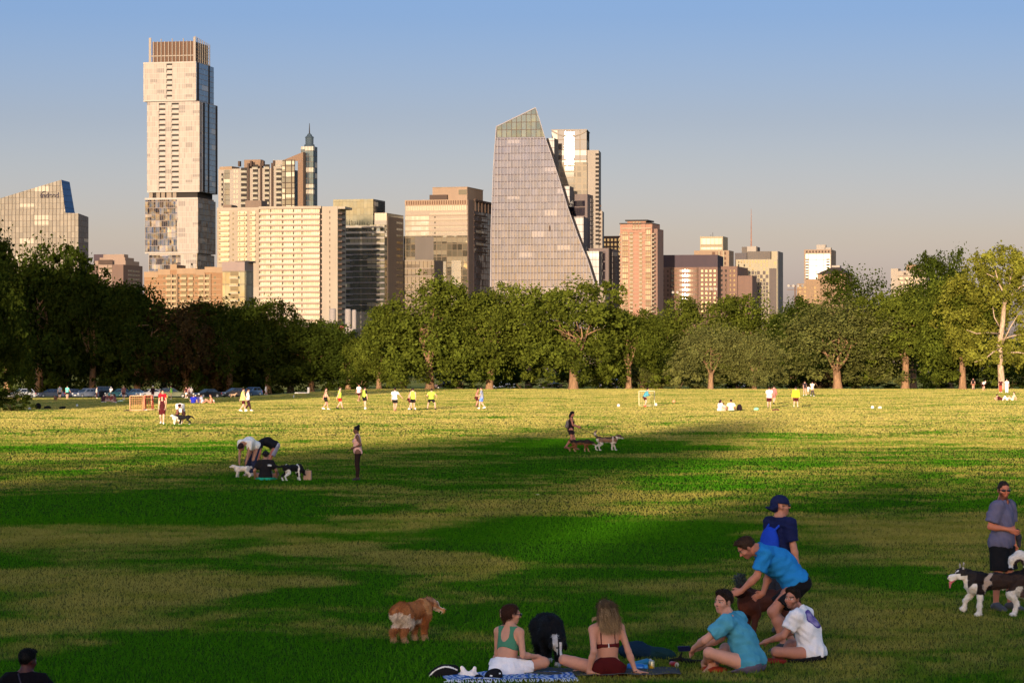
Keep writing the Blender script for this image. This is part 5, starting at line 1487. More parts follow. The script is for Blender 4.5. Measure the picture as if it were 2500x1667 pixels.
def surf(prims, h, infl=0.0, post=None):
	"""mesh the blended field with surface nets; post(P, F) may cut or displace it"""
	lo = np.min([p.box()[0] for p in prims if not p.sub], axis=0) - infl - 4*h
	hi = np.max([p.box()[1] for p in prims if not p.sub], axis=0) + infl + 4*h
	q = 4
	nc = np.ceil((hi-lo)/(h*q)).astype(int) + 1
	def ev(P):
		F = field(prims, P, infl) - infl
		return post(P, F) if post else F
	gx, gy, gz = [lo[i] + (np.arange(nc[i]) + 0.5)*h*q - 0.5*h for i in range(3)]
	Pc = np.stack(np.meshgrid(gx, gy, gz, indexing='ij'), -1).reshape(-1, 3)
	Fc = ev(Pc).reshape(nc)
	act = np.abs(Fc) < h*q*1.35
	n = nc*q
	up = lambda A: np.repeat(np.repeat(np.repeat(A, q, 0), q, 1), q, 2)
	Fd = up(np.where(Fc < 0, -1.0, 1.0)); A = up(act)
	ii = np.argwhere(A)
	Fd[A] = ev(lo + ii*h)
	s = Fd < 0
	c = np.zeros(tuple(n-1), dtype=np.int8)
	offs = [(i, j, k) for i in (0, 1) for j in (0, 1) for k in (0, 1)]
	for i, j, k in offs: c += s[i:n[0]-1+i, j:n[1]-1+j, k:n[2]-1+k]
	cell = (c > 0) & (c < 8)
	ci = np.argwhere(cell)
	if len(ci) == 0: return np.zeros((0, 3)), np.zeros((0, 4), int)
	cv = np.stack([Fd[ci[:, 0]+i, ci[:, 1]+j, ci[:, 2]+k] for i, j, k in offs], 1)
	acc = np.zeros((len(ci), 3)); cnt = np.zeros(len(ci))
	O = np.array(offs, float)
	for a in range(8):
		for b in range(a+1, 8):
			if np.abs(O[a]-O[b]).sum() != 1: continue
			fa, fb_ = cv[:, a], cv[:, b]
			m = (fa < 0) != (fb_ < 0)
			t = np.where(m, fa/(fa-fb_ + 1e-12*(~m)), 0)
			acc[m] += (O[a] + t[:, None]*(O[b]-O[a]))[m]; cnt[m] += 1
	V = lo + (ci + acc/cnt[:, None])*h
	idm = np.full(tuple(n-1), -1, dtype=np.int32); idm[cell] = np.arange(len(ci))
	Fs = []
	for ax in range(3):
		u, v = (ax+1) % 3, (ax+2) % 3
		sl0 = [slice(1, n[i]-1) for i in range(3)]; sl1 = list(sl0)
		sl0[ax] = slice(0, n[ax]-1); sl1[ax] = slice(1, n[ax])
		s0, s1 = s[tuple(sl0)], s[tuple(sl1)]
		e = np.argwhere(s0 != s1); 
		if len(e) == 0: continue
		sg = s0[e[:, 0], e[:, 1], e[:, 2]]
		base = e.copy(); base[:, u] += 1; base[:, v] += 1
		def g(du, dv):
			b = base.copy(); b[:, u] += du; b[:, v] += dv
			return idm[b[:, 0], b[:, 1], b[:, 2]]
		qd = np.stack([g(-1, -1), g(0, -1), g(0, 0), g(-1, 0)], 1)
		qd[~sg] = qd[~sg][:, ::-1]
		Fs.append(qd)
	F = np.concatenate(Fs); F = F[(F >= 0).all(1)]
	# one relaxing pass evens out the lattice
	return V, F

def relax(V, F, it=2, lam=0.5):
	n = len(V)
	for _ in range(it):
		S = np.zeros((n, 3)); c = np.zeros(n)
		for a in range(4):
			i, j = F[:, a], F[:, (a+1) % 4]
			np.add.at(S, i, V[j]); np.add.at(c, i, 1)
			np.add.at(S, j, V[i]); np.add.at(c, j, 1)
		V = V + lam*(S/np.maximum(c, 1)[:, None] - V)
	return V

def vnormals(V, F):
	n = np.cross(V[F[:, 2]]-V[F[:, 0]], V[F[:, 3]]-V[F[:, 1]])
	N = np.zeros_like(V)
	for a in range(4): np.add.at(N, F[:, a], n)
	return N/(np.linalg.norm(N, axis=1)[:, None] + 1e-12)

def tufts(V, F, C, n, length, width, lean, seed, keep=None, lift=0.35, dark=0.75):
	"""hair tips over a surface: thin curved triangles leaning one way, in the colour of the coat under them"""
	r = np.random.default_rng(seed)
	fi = r.integers(0, len(F), n)
	w = r.random((n, 4)); w /= w.sum(1)[:, None]
	P = (V[F[fi]]*w[:, :, None]).sum(1); N = vnormals(V, F)[F[fi, 0]]; cc = C[F[fi, 0]]
	if keep is not None:
		m = keep(P, N); P, N, cc, n = P[m], N[m], cc[m], int(m.sum())
	lean = np.asarray(lean, float)
	if lean.ndim == 1: lean = np.tile(lean, (n, 1))
	d = N*lift + lean + r.normal(size=(n, 3))*0.25
	d -= N*np.minimum(0, (d*N).sum(1) - 0.12)[:, None]
	d /= np.linalg.norm(d, axis=1)[:, None]
	L = length*(0.5 + r.random(n))[:, None]
	sd = np.cross(d, N + r.normal(size=(n, 3))*0.3); sd /= np.linalg.norm(sd, axis=1)[:, None] + 1e-9
	A = P + sd*width - N*0.003; B = P - sd*width - N*0.003; T = P + d*L - N*L*0.10
	k = (dark + 2*(1-dark)*r.random(n))[:, None]
	return np.stack([A, B, T], 1).reshape(-1, 3), np.repeat(cc*k, 3, 0)

def mesh_obj(name, V, F, C, mat, parent, extra=None):
	"""quads plus optional loose hair triangles (extra = (V, C)) as one mesh"""
	if extra is None or len(extra[0]) == 0:
		me = np_mesh(name, V, F, smooth=True, col=C)
	else:
		V2, C2 = extra
		T = np.arange(len(V2)).reshape(-1, 3) + len(V)
		Q = np.concatenate([F[:, [0, 1, 2]], F[:, [0, 2, 3]], T])
		me = np_mesh(name, np.concatenate([V, V2]), Q, smooth=True, col=np.concatenate([C, C2]))
	return link(name, me, parent, mat)

SKIN = tinted('skin', rough=0.55, spec=0.3, var=0.13, scale=22, bump=0.002)
CLOTH = tinted('cloth', rough=0.9, spec=0.1, var=0.14, scale=60, bump=0.012)
HAIR = tinted('hair_strands', rough=0.6, spec=0.12, var=0.30, scale=45)
FUR = tinted('fur', rough=0.75, spec=0.15, var=0.22, scale=38)
SHOE = tinted('shoe_leather', rough=0.6, spec=0.3, var=0.10, scale=40)
LENS = plain('sunglass_lens', (0.008, 0.008, 0.010), 0.12, 0, 0.6)
# ---------------------------------------------------------------- people
def ik(a, c, L1, L2, pole):
	a, c = np.asarray(a, float), np.asarray(c, float)
	v = c - a; D = np.linalg.norm(v)
	if D > (L1+L2)*0.999: c = a + v/D*(L1+L2)*0.999; v = c-a; D = np.linalg.norm(v)
	D = max(D, abs(L1-L2)+0.01)
	t = (L1*L1 - L2*L2 + D*D)/(2*D); hgt = math.sqrt(max(0, L1*L1-t*t))
	d = v/D; p = np.asarray(pole, float); p = p - d*(p @ d)
	p = nv(p) if np.linalg.norm(p) > 1e-6 else nv(np.cross(d, [0.3, 0.8, 0.1]))
	return a + d*t + p*hgt, c

def rotm(yaw=0, pitch=0, roll=0):
	"""columns: forward, left, up after roll, pitch (down positive), yaw"""
	cy, sy = math.cos(R(yaw)), math.sin(R(yaw)); cp, sp = math.cos(R(pitch)), math.sin(R(pitch)); cr, sr = math.cos(R(roll)), math.sin(R(roll))
	Ry = np.array([[cy, -sy, 0], [sy, cy, 0], [0, 0, 1]]); Rp = np.array([[cp, 0, sp], [0, 1, 0], [-sp, 0, cp]]); Rr = np.array([[1, 0, 0], [0, cr, -sr], [0, sr, cr]])
	return Ry @ Rp @ Rr

class Figure:
	"""local axes: x forward, y to the person's left, z up; built for a height of 1.75 m and scaled"""
	def __init__(s, pose, fem=False, build=1.0):
		p = dict(pel=(0, 0, 0.96), lh=None, rh=None, sy=0, hy=0, hyaw=0, hpitch=0, hroll=0); p.update(pose)
		s.p = p; s.fem = fem; f = s.f = build
		pel = s.pel = np.array(p['pel'], float)
		chest = s.chest = np.array(p.get('chest', pel + [0.01, 0, 0.30]), float)
		neck = s.neck = np.array(p.get('neck', chest + [0.0, 0, 0.22]), float)
		s.u0 = nv(chest-pel); s.u1 = nv(neck-chest); s.us = nv(neck-pel)
		lat = rotm(p['sy']) @ np.array([0, 1.0, 0]); lat = nv(lat - s.u1*(lat @ s.u1)); s.lat = lat; s.fw = np.cross(lat, s.u1)
		if 'lat' in p: s.lat = lat = nv(p['lat']); s.fw = np.cross(lat, s.u1)
		hlat = rotm(p['hy']) @ np.array([0, 1.0, 0]); hlat = nv(hlat - s.u0*(hlat @ s.u0)); s.hlat = hlat; s.hfw = np.cross(hlat, s.u0)
		sw = 0.165 if fem else 0.19
		s.S = {1: neck - s.u1*0.055 + lat*sw*f, -1: neck - s.u1*0.055 - lat*sw*f}
		s.Hh = {1: pel - s.u0*0.03 + hlat*0.092, -1: pel - s.u0*0.03 - hlat*0.092}
		s.E, s.Wr, s.K, s.A, s.T = {}, {}, {}, {}, {}
		for q, n in ((1, 'l'), (-1, 'r')):
			w = p.get(n+'h'); w = s.S[q] + np.array([0.04, q*0.10, -0.53]) if w is None else np.array(w, float)
			s.E[q], s.Wr[q] = ik(s.S[q], w, 0.285, 0.255, p.get(n+'e', (-0.8, q*0.5, -0.2)))
			a = np.array(p.get(n+'a', (0.0, q*0.11, 0.075)), float)
			s.K[q], s.A[q] = ik(s.Hh[q], a, 0.43, 0.42, p.get(n+'k', (1, q*0.15, 0)))
			s.T[q] = nv(p.get(n+'t', (1, q*0.2, -0.12)))
		M = s.HM = rotm(p['hyaw'], p['hpitch'], p['hroll'])
		s.hc = neck + (s.u1*0.4 + np.array([0, 0, 0.6]))*0.075 + M @ np.array([0.025, 0, 0.095])
		if 'hc' in p: s.hc = np.array(p['hc'], float)
	def hw(s, *v): return s.hc + s.HM @ np.array(v, float)
	def torso(s, g=0.0):
		f, fe = s.f, s.fem
		ax0 = np.stack([s.hfw, s.hlat, s.u0]); ax1 = np.stack([s.fw, s.lat, s.u1])
		um = nv(s.u0+s.u1); lm = nv(s.lat+s.hlat); lm = nv(lm-um*(lm @ um)); axm = np.stack([np.cross(lm, um), lm, um])
		mid = s.pel*0.52 + s.chest*0.48
		L = [ell(s.pel, (0.112, 0.170 if fe else 0.160, 0.12), ax0, 0.05), ell(mid, (0.098 if fe else 0.108*f, 0.122 if fe else 0.145*f, 0.15), axm, 0.06),
			 ell(s.chest, ((0.106 if fe else 0.122*f), (0.138 if fe else 0.163*f), 0.185), ax1, 0.06)]
		top = s.neck - s.u1*0.062
		L.append(cone(top + s.lat*(0.10 if fe else 0.12)*f, top - s.lat*(0.10 if fe else 0.12)*f, 0.062 if fe else 0.070, k=0.07))
		for q in (1, -1):
			L.append(cone(s.neck + s.u1*0.035, s.S[q] + s.u1*0.012, 0.046 if fe else 0.055, 0.036 if fe else 0.045, k=0.05))
			L.append(ell(s.Hh[q] - s.hfw*0.055 - s.u0*0.015, (0.088, 0.086, 0.095), ax0, 0.04))
			if fe: L.append(ell(s.chest + s.fw*0.085 + s.lat*q*0.07 + s.u1*0.01, (0.055, 0.062, 0.06), ax1, 0.03))
		return L
	def arm(s, q, t0=0.0, t1=2.0, cutend=False):
		f = s.f*(0.86 if s.fem else 1.0)
		S, E, W = s.S[q], s.E[q], s.Wr[q]
		L = []
		e1 = S + (E-S)*min(1, t1)
		d = nv(E-S)
		cut = [(e1, d)] if (cutend and t1 < 1) else []
		L.append(cone(S, e1, 0.056*f, (0.056 + (0.040-0.056)*min(1, t1))*f, k=0.045, cut=cut))
		if t1 >= 1:
			fe = E + (W-E)*0.30
			d2 = nv(W-E); e2 = E + (W-E)*min(1, t1-1) if t1 < 2 else W
			cut2 = [(e2, d2)] if (cutend and t1 < 2) else []
			L += [cone(E, fe, 0.040*f, 0.043*f, k=0.03, cut=cut2), cone(fe, e2, 0.043*f, 0.028*f, k=0.03, cut=cut2)]
		return L
	def hand(s, q, fine=True):
		f = 0.90 if s.fem else 1.0
		W, E = s.Wr[q], s.E[q]; n = 'l' if q == 1 else 'r'
		d = nv(s.p.get(n+'hd', W-E)); pn = np.array(s.p.get(n+'pn', (0, -q, 0.0)), float)     # palm faces pn
		pn = nv(pn - d*(pn @ d)); side = nv(np.cross(d, pn))*(-q)                        # towards the thumb
		if 'tsw' in s.p: side = side*s.p['tsw']
		ax = np.stack([d, side, pn]); pc = W + d*0.052*f
		L = [ell(pc, (0.056*f, 0.043*f, 0.017*f), ax, 0.02), cone(W, W + d*0.03, 0.027*f, 0.026*f, k=0.02)]
		if not fine:
			L.append(cone(pc + d*0.03, pc + d*0.11*f - pn*-0.02, 0.026*f, 0.015*f, k=0.02)); L.append(cone(pc + side*0.03, pc + side*0.05 + d*0.045, 0.013, 0.010, k=0.015)); return L
		c = s.p.get(n+'c', 0.45)                      # curl
		for i, (off, ln) in enumerate(((0.031, 0.072), (0.010, 0.080), (-0.011, 0.075), (-0.031, 0.058))):
			sp = s.p.get(n+'sp', 0.25)
			b0 = pc + d*0.043*f + side*off*f; a1 = c*(0.8 + 0.12*i); a2 = c*(1.9 + 0.2*i)
			dd = nv(d + side*off*sp*8)
			m = b0 + (dd*math.cos(a1) + pn*math.sin(a1))*ln*0.55*f
			e = m + (dd*math.cos(a2) + pn*math.sin(a2))*ln*0.48*f
			L += [cone(b0, m, 0.0098*f, 0.0092*f, k=0.006), cone(m, e, 0.0092*f, 0.0075*f, k=0.006)]
		tb = W + d*0.022*f + side*0.026*f; tm = tb + nv(d*0.75 + side*0.75 + pn*0.35)*0.042*f; te = tm + nv(d*0.95 + side*0.2 + pn*0.45)*0.032*f
		L += [cone(tb, tm, 0.014*f, 0.011*f, k=0.01), cone(tm, te, 0.011*f, 0.0085*f, k=0.006)]
		return L
	def leg(s, q, t1=2.0, g=1.0, cutend=False):
		f = (1.02 if s.fem else 1.0)*s.f
		H, K, A = s.Hh[q], s.K[q], s.A[q]
		e1 = H + (K-H)*min(1, t1); d = nv(K-H); cut = [(e1, d)] if (cutend and t1 < 1) else []
		L = [cone(H, e1, 0.090*f, (0.090 + (0.058-0.090)*min(1, t1))*f, k=0.05, cut=cut)]
		if t1 >= 1:
			d2 = nv(A-K); e2 = A if t1 >= 2 else K + (A-K)*(t1-1); cut2 = [(e2, d2)] if (cutend and t1 < 2) else []
			back = nv(np.cross(np.cross(K-H, A-K), A-K)) if np.linalg.norm(np.cross(K-H, A-K)) > 1e-3 else -s.hfw
			if back @ (H-K) < 0: back = -back
			back = back*0.016
			m = K + (A-K)*0.30 + back
			L += [cone(K, m, 0.053*f, 0.056*f, k=0.04, cut=cut2), cone(m, e2, 0.056*f, 0.035*f if t1 >= 2 else 0.045, k=0.04, cut=cut2)]
		return L
	def foot(s, q, r=1.0):
		A, t = s.A[q], s.T[q]
		dn = nv(np.array([0, 0, -1.0]) - t*(np.array([0, 0, -1.0]) @ t)) if abs(t[2]) < 0.9 else nv(s.A[q]-s.K[q])
		heel = A - t*0.035 + dn*0.035; ball = A + t*0.135 + dn*0.048; toe = A + t*0.185 + dn*0.052
		side = np.cross(t, dn)
		return [cone(A, heel, 0.036*r, 0.034*r, k=0.03), cone(A + t*0.02, ball, 0.036*r, 0.033*r, k=0.03), cone(ball, toe, 0.034*r, 0.022*r, k=0.02), cone(heel, ball, 0.030*r, 0.028*r, k=0.02),
				ell(ball, (0.05*r, 0.044*r, 0.026*r), np.stack([t, side, dn]), 0.02)]
	def head(s, face=True):
		M = s.HM; h = s.hw; f = 0.95 if s.fem else 1.0; ax = M.T
		L = [cone(s.neck - s.u1*0.03, h(-0.025, 0, -0.055), 0.050 if s.fem else 0.060, 0.047 if s.fem else 0.056, k=0.03),
			 ell(h(-0.012, 0, 0.026), (0.098*f, 0.076*f, 0.092*f), ax, 0.02), ell(h(0.026, 0, -0.045), (0.066*f, 0.056*f, 0.072*f), ax, 0.03), ell(h(0.062, 0, -0.098), (0.024, 0.026, 0.020), ax, 0.025)]
		if face:
			L += [cone(h(0.090, 0, 0.006), h(0.112, 0, -0.026), 0.009, 0.013, k=0.012), ell(h(0.100, 0.012, -0.030), (0.010, 0.009, 0.008), ax, 0.008), ell(h(0.100, -0.012, -0.030), (0.010, 0.009, 0.008), ax, 0.008),
				  cone(h(0.080, 0.032, 0.026), h(0.085, -0.032, 0.026), 0.012, k=0.014), cone(h(0.083, 0.018, -0.060), h(0.083, -0.018, -0.060), 0.010, k=0.01), cone(h(0.082, 0.013, -0.072), h(0.082, -0.013, -0.072), 0.009, k=0.008)]
			for q in (1, -1):
				L += [ell(h(0.060, q*0.042, -0.028), (0.026, 0.024, 0.024), ax, 0.025), ell(h(-0.006, q*0.078*f, -0.006), (0.022, 0.010, 0.033), ax, 0.012), ell(h(-0.002, q*0.088*f, -0.008), (0.010, 0.006, 0.018), ax, 0.004, sub=True),
					  ell(h(0.092, q*0.031, 0.005), (0.013, 0.016, 0.010), ax, 0.01, sub=True), ell(h(0.078, q*0.031, 0.004), (0.014, 0.0155, 0.0125), ax, 0.004)]
		else: L += [ell(h(0.098, 0, -0.018), (0.020, 0.013, 0.022), ax, 0.015), ell(h(-0.006, 0.078*f, -0.006), (0.02, 0.012, 0.03), ax, 0.012), ell(h(-0.006, -0.078*f, -0.006), (0.02, 0.012, 0.03), ax, 0.012)]
		return L
	def body_prims(s, face, fine):
		L = s.torso()
		for q in (1, -1): L += s.arm(q) + s.hand(q, fine) + s.leg(q) + s.foot(q)
		return L + s.head(face)

def face_paint(fig, V, C, skin, hairc=(0.03, 0.02, 0.015), beard=0.0, lips=(0.42, 0.16, 0.13), brow=True):
	q = (V - fig.hc) @ fig.HM
	near = (np.abs(q) < [0.16, 0.12, 0.16]).all(1)
	x, y, z = q[:, 0], q[:, 1], q[:, 2]; ay = np.abs(y)
	def put(m, c, a=1.0): C[m] = C[m]*(1-a) + np.array(c)*a
	fr = near & (x > 0.045)
	if beard:
		put(near & (x > 0.0) & (z < -0.034 + 0.10*np.maximum(0, ay-0.03)) & ~((z > -0.052) & (ay < 0.012)) & (z > -0.135) & (x > -0.02 + 0.25*(ay > 0.2)), hairc, beard)
		put(near & (x > -0.005) & (x < 0.03) & (ay > 0.052) & (z < 0.03) & (z > -0.05), hairc, beard*0.8)
	put(fr & (ay < 0.020) & (z < -0.054) & (z > -0.077) & (x > 0.075), lips, 0.75)
	put(fr & (ay < 0.019) & (np.abs(z+0.0655) < 0.003), (0.12, 0.04, 0.03), 0.8)
	e = ((ay-0.031)/0.0155)**2 + ((z-0.004)/0.0085)**2
	put(fr & (e < 1.0), (0.62, 0.56, 0.52)); put(fr & (((ay-0.031)/0.0085)**2 + ((z-0.004)/0.0088)**2 < 1), (0.03, 0.02, 0.015))
	put(fr & (np.abs(e-1.25) < 0.30) & (z > 0.004), (0.04, 0.02, 0.015), 0.7)
	if brow: put(fr & (np.abs(z - 0.028 + 0.10*np.maximum(0, ay-0.04)) < 0.0062) & (ay > 0.010) & (ay < 0.056), hairc, 0.85)
	put(fr & (x > 0.095) & (z < -0.033) & (z > -0.042) & (ay > 0.004) & (ay < 0.014), (0.10, 0.03, 0.025), 0.6)
	# rosy cheeks, nose and ears
	put(near & (((q - [0.075, 0, -0.03])**2).sum(1) < 0.05**2) & (z < -0.005), np.array(skin)*[1.06, 0.82, 0.78], 0.4)
	return C

def hair_cut(fig, V, q=None): return (V - fig.hc) @ fig.HM

def hair_mesh(fig, style, col, h, parent, seed=0, fine=True):
	hw, ax = fig.hw, fig.HM.T; f = 0.95 if fig.fem else 1.0
	L = [ell(hw(-0.018, 0, 0.032), (0.108*f, 0.086*f, 0.100*f), ax, 0.02)]
	zcut, fr = -0.055, 0.022
	lo = {'short': 0, 'crop': 0, 'long': 1, 'bun': 2, 'pony': 3, 'updo': 4, 'bald': 5}[style]
	if style == 'short': L.append(ell(hw(0.040, 0, 0.098), (0.062, 0.070, 0.034), ax, 0.03))
	if style == 'crop': L = [ell(hw(-0.014, 0, 0.028), (0.104*f, 0.081*f, 0.097*f), ax, 0.02)]
	if style == 'bun': L.append(ell(hw(-0.085, 0, 0.115), (0.052, 0.055, 0.05), ax, 0.02))
	if style == 'pony': L += [cone(hw(-0.10, 0, 0.03), hw(-0.155, 0, -0.06), 0.03, 0.035, k=0.02), cone(hw(-0.155, 0, -0.06), hw(-0.15, 0.0, -0.20), 0.035, 0.012, k=0.02)]
	if style == 'long':
		for a in range(-4, 5):
			y = a*0.019; back = -0.085 - 0.012*(4-abs(a))/4
			L += [cone(hw(back*0.8, y*1.05, 0.05), hw(back, y*1.35, -0.10), 0.034, 0.034, k=0.02), cone(hw(back, y*1.35, -0.10), hw(back-0.005, y*1.25, -0.26 - 0.02*((a*7) % 3)), 0.034, 0.014, k=0.02)]
		zcut = -0.5
	if style == 'updo':
		L += [ell(hw(-0.085, 0.012, 0.02), (0.055, 0.060, 0.07), ax, 0.03), cone(hw(-0.075, 0.01, -0.02), hw(-0.07, 0.004, -0.115), 0.045, 0.018, k=0.03)]; zcut = -0.2
	def post(P, F):
		q = (P - fig.hc) @ fig.HM
		F = np.maximum(F, 0.87*q[:, 0] - 0.5*q[:, 2] - fr)
		low = np.where(q[:, 0] > -0.045, zcut*0.35, zcut)
		if style in ('short', 'crop', 'bun', 'pony'): F = np.maximum(F, (low - q[:, 2])*0.8)
		return F + wob(P, 0.004, 130, seed) + wob(P, 0.004, 45, seed+1)
	V, F = surf(L, h, 0.0, post); 
	if len(V) == 0: return None
	rr = np.random.default_rng(seed)
	C = np.array(col)[None]*(0.75 + 0.5*rr.random(len(V)))[:, None]
	if style == 'long' and fine:          # darker roots, sun bleached lengths in streaks
		q = (V - fig.hc) @ fig.HM
		t = np.clip((0.06 - q[:, 2])/0.22, 0, 1)*0.75 + 0.35*wob(q*np.array([1, 1, 0.12]), 1, 160, seed+5, 6)
		C = C*(0.45 + 1.35*np.clip(t, 0, 1))[:, None]
	extra = None
	if fine:
		nt = {'long': 5200, 'updo': 4500, 'short': 2600, 'crop': 900, 'bun': 900, 'pony': 900}[style]
		lean = fig.HM @ np.array([-0.5, 0, -0.8] if style in ('long', 'updo', 'pony') else [0.3, 0, 0.3] if style == 'short' else [-0.3, 0, -0.4])
		kp = lambda P, N: ((P - fig.hc)*N).sum(1) > 0.035
		extra = tufts(V, F, C, nt, {'long': 0.085, 'updo': 0.045}.get(style, 0.016), 0.0020, lean, seed+3, keep=kp, lift=0.06 if style != 'short' else 0.6, dark=0.6)
	return mesh_obj('hair', V, F, C, HAIR, parent, extra)

def paint(V, rgb, seed=0, var=0.06):
	r = np.random.default_rng(seed); return np.array(rgb)[None]*(1 + var*(r.random(len(V))-0.5)*2)[:, None]

def person(label, loc, heading, pose, wear, S=1.0, fem=False, skin=(0.46, 0.27, 0.19), h=0.012, fine=True, face=True, hair=('short', (0.03, 0.02, 0.015)), beard=0.0, hairc=None,
		   seed=0, build=1.0, group=None, cat='person', arm_paint=None):
	"""wear: list of (kind, colour, options)"""
	root = empty('person', loc, R(heading), label, cat, group)
	root.scale = (S, S, S)
	fig = Figure(pose, fem, build)
	V, F = surf(fig.body_prims(face and fine, fine), h)
	V = relax(V, F, 1, 0.35)
	C = paint(V, skin, seed, 0.03)
	# hands, elbows and knees a little redder
	for q in (1, -1):
		for c, r_ in ((fig.Wr[q] + nv(fig.Wr[q]-fig.E[q])*0.09, 0.09), (fig.E[q], 0.05), (fig.K[q], 0.06)):
			w = np.clip(1 - np.linalg.norm(V-c, axis=1)/r_, 0, 1)[:, None]*0.35
			C = C*(1-w) + C*np.array([1.02, 0.80, 0.76])*w
	if face and fine: C = face_paint(fig, V, C, skin, hairc or (hair[1] if hair else (0.03, 0.02, 0.015)), beard)
	b = mesh_obj('body', V, F, C, SKIN, root)
	nk = fig.hw(-0.02, 0, -0.07)
	wr = 1.0 if fine else 0.5
	hems = [dict(i[2]).get('hem', 0.06) if len(i) > 2 else 0.06 for i in wear if i[0] in ('tshirt', 'shirt', 'tank', 'vest')]
	for it in wear:
		kind, colr = it[0], it[1]; o = dict(it[2]) if len(it) > 2 else {}
		loose = o.get('loose', 0.014)
		post = None; mat = CLOTH; name = kind; L = None
		if kind in ('tshirt', 'shirt', 'tank', 'vest'):
			name = {'tshirt': 't_shirt', 'shirt': 'shirt', 'tank': 'tank_top', 'vest': 'training_bib'}[kind]
			L = fig.torso(); sl = o.get('sleeve', {'tshirt': 0.55, 'shirt': 1.9, 'tank': 0.0, 'vest': 0.0}[kind])
			if sl:
				for q in (1, -1):
					A_ = fig.arm(q, t1=sl, cutend=True)
					for a in A_: a.r0 += o.get('wide', 0.010); a.r1 += o.get('wide', 0.010)*1.3
					L += A_
			hem = o.get('hem', 0.06)
			# cloth hangs straight from the chest rather than hugging the waist
			L.append(cone(fig.chest - fig.u0*0.02, fig.pel + fig.u0*0.02, 0.125 if not fem else 0.105, 0.140 if not fem else 0.118, k=0.06, flat=(fig.fw, 0.88)))
			if kind == 'tshirt' and not fem: L.append(ell(fig.pel - fig.hfw*0.012, (0.142, 0.188, 0.135), np.stack([fig.hfw, fig.hlat, fig.u0]), 0.05))
			if o.get('drape'):
				a_, b_, r_ = o['drape']; L.append(cone(a_, b_, r_, r_*0.9, k=0.08))
			amp = o.get('wrinkle', 0.010)*wr
			def post(P, Fv, hem=hem, o=o, sl=sl, amp=amp):
				Fv = np.maximum(Fv, -((P - fig.pel) @ fig.u0 + hem + wob(P, 0.008*wr, 14, seed+5)))
				t = np.clip((P - fig.neck) @ fig.u1, -0.2, 0.2)
				nr = o.get('neck', 0.070)
				dn = np.linalg.norm(P - (fig.neck + fig.fw*o.get('nf', 0.018) + fig.u1*0.03), axis=1) - nr
				Fv = np.maximum(Fv, -dn); Fv = np.maximum(Fv, (P - fig.neck) @ fig.u1 - 0.035)
				if sl == 0:
					for q in (1, -1):
						Fv = np.maximum(Fv, (P - (fig.S[q] - q*fig.lat*o.get('strap', 0.035))) @ (fig.lat*q) - 0.10*np.clip(-(P - fig.S[q]) @ fig.u1 - 0.05, 0, 0.2)*5*0.25)
				m = np.abs((P - fig.chest) @ fig.u1)
				return Fv + wob(P*np.array([1, 1, 0.55]), amp*0.75, 30, seed+2) + wob(P, amp*0.65, 66, seed+3)
		elif kind == 'sports_bra':
			L = fig.torso(); name = 'sports_top'
			def post(P, Fv, o=o):
				z = (P - fig.chest) @ fig.u1; y = (P - fig.chest) @ fig.lat; x = (P - fig.chest) @ fig.fw
				lowz = -0.055 - 0.035*np.clip(np.abs(y)/0.12, 0, 1)**2 + 0.02
				Fv = np.maximum(Fv, lowz - z)
				# scoop back and strap holes
				bx = np.where(x < 0, 1.0, 0.8)
				sc_ = np.sqrt((y/0.062)**2 + ((z - 0.135)/0.105)**2) - 1.0
				Fv = np.maximum(Fv, -sc_*0.06)
				arm_ = np.sqrt(((np.abs(y) - 0.185)/0.072)**2 + ((z - 0.125)/0.115)**2) - 1.0
				Fv = np.maximum(Fv, -arm_*0.06)
				return np.maximum(Fv, z - 0.225)
		elif kind == 'bikini_top':
			L = fig.torso(); name = 'swim_top'
			def post(P, Fv, o=o):
				z = (P - fig.chest) @ fig.u1; y = (P - fig.chest) @ fig.lat; x = (P - fig.chest) @ fig.fw
				band = np.maximum(-0.052 - z + 0.35*np.maximum(0, np.abs(y)-0.07)*-1, z - (-0.010))
				strap = np.maximum(np.abs(np.abs(y) - 0.082) - 0.007, np.maximum(-0.05 - z, z - 0.30))
				return np.maximum(Fv, np.minimum(band, strap))
		elif kind in ('shorts', 'pants', 'leggings', 'skirt_shorts'):
			name = {'shorts': 'shorts', 'pants': 'trousers', 'leggings': 'leggings', 'skirt_shorts': 'shorts'}[kind]
			fr = o.get('len', {'shorts': 0.62, 'pants': 1.93, 'leggings': 1.90, 'skirt_shorts': 0.45}[kind])
			L = [p for i, p in enumerate(fig.torso()) if p.kind == 'ell' and np.linalg.norm(p.a - fig.pel) < 0.22]
			for q in (1, -1):
				A_ = fig.leg(q, t1=fr, cutend=True); wd = o.get('wide', 0.022 if kind != 'leggings' else 0.0)
				for a in A_: a.r0 += wd*0.6; a.r1 += wd*1.2
				L += A_
			top = o.get('top', (0.022 - hems[0]) if hems else 0.085); amp = o.get('wrinkle', 0.010)*wr
			def post(P, Fv, top=top, amp=amp):
				Fv = np.maximum(Fv, (P - fig.pel) @ fig.u0 - top)
				return Fv + wob(P, amp*0.6, 36, seed+7) + wob(P, amp*0.4, 80, seed+8)
		elif kind == 'skirt':
			name = 'skirt'; hd = o['pts']; L = [p for p in fig.torso() if p.kind == 'ell' and np.linalg.norm(p.a - fig.pel) < 0.2]
			L += [cone(np.array(a), np.array(b), r0, r1, k=0.06) for a, b, r0, r1 in hd]
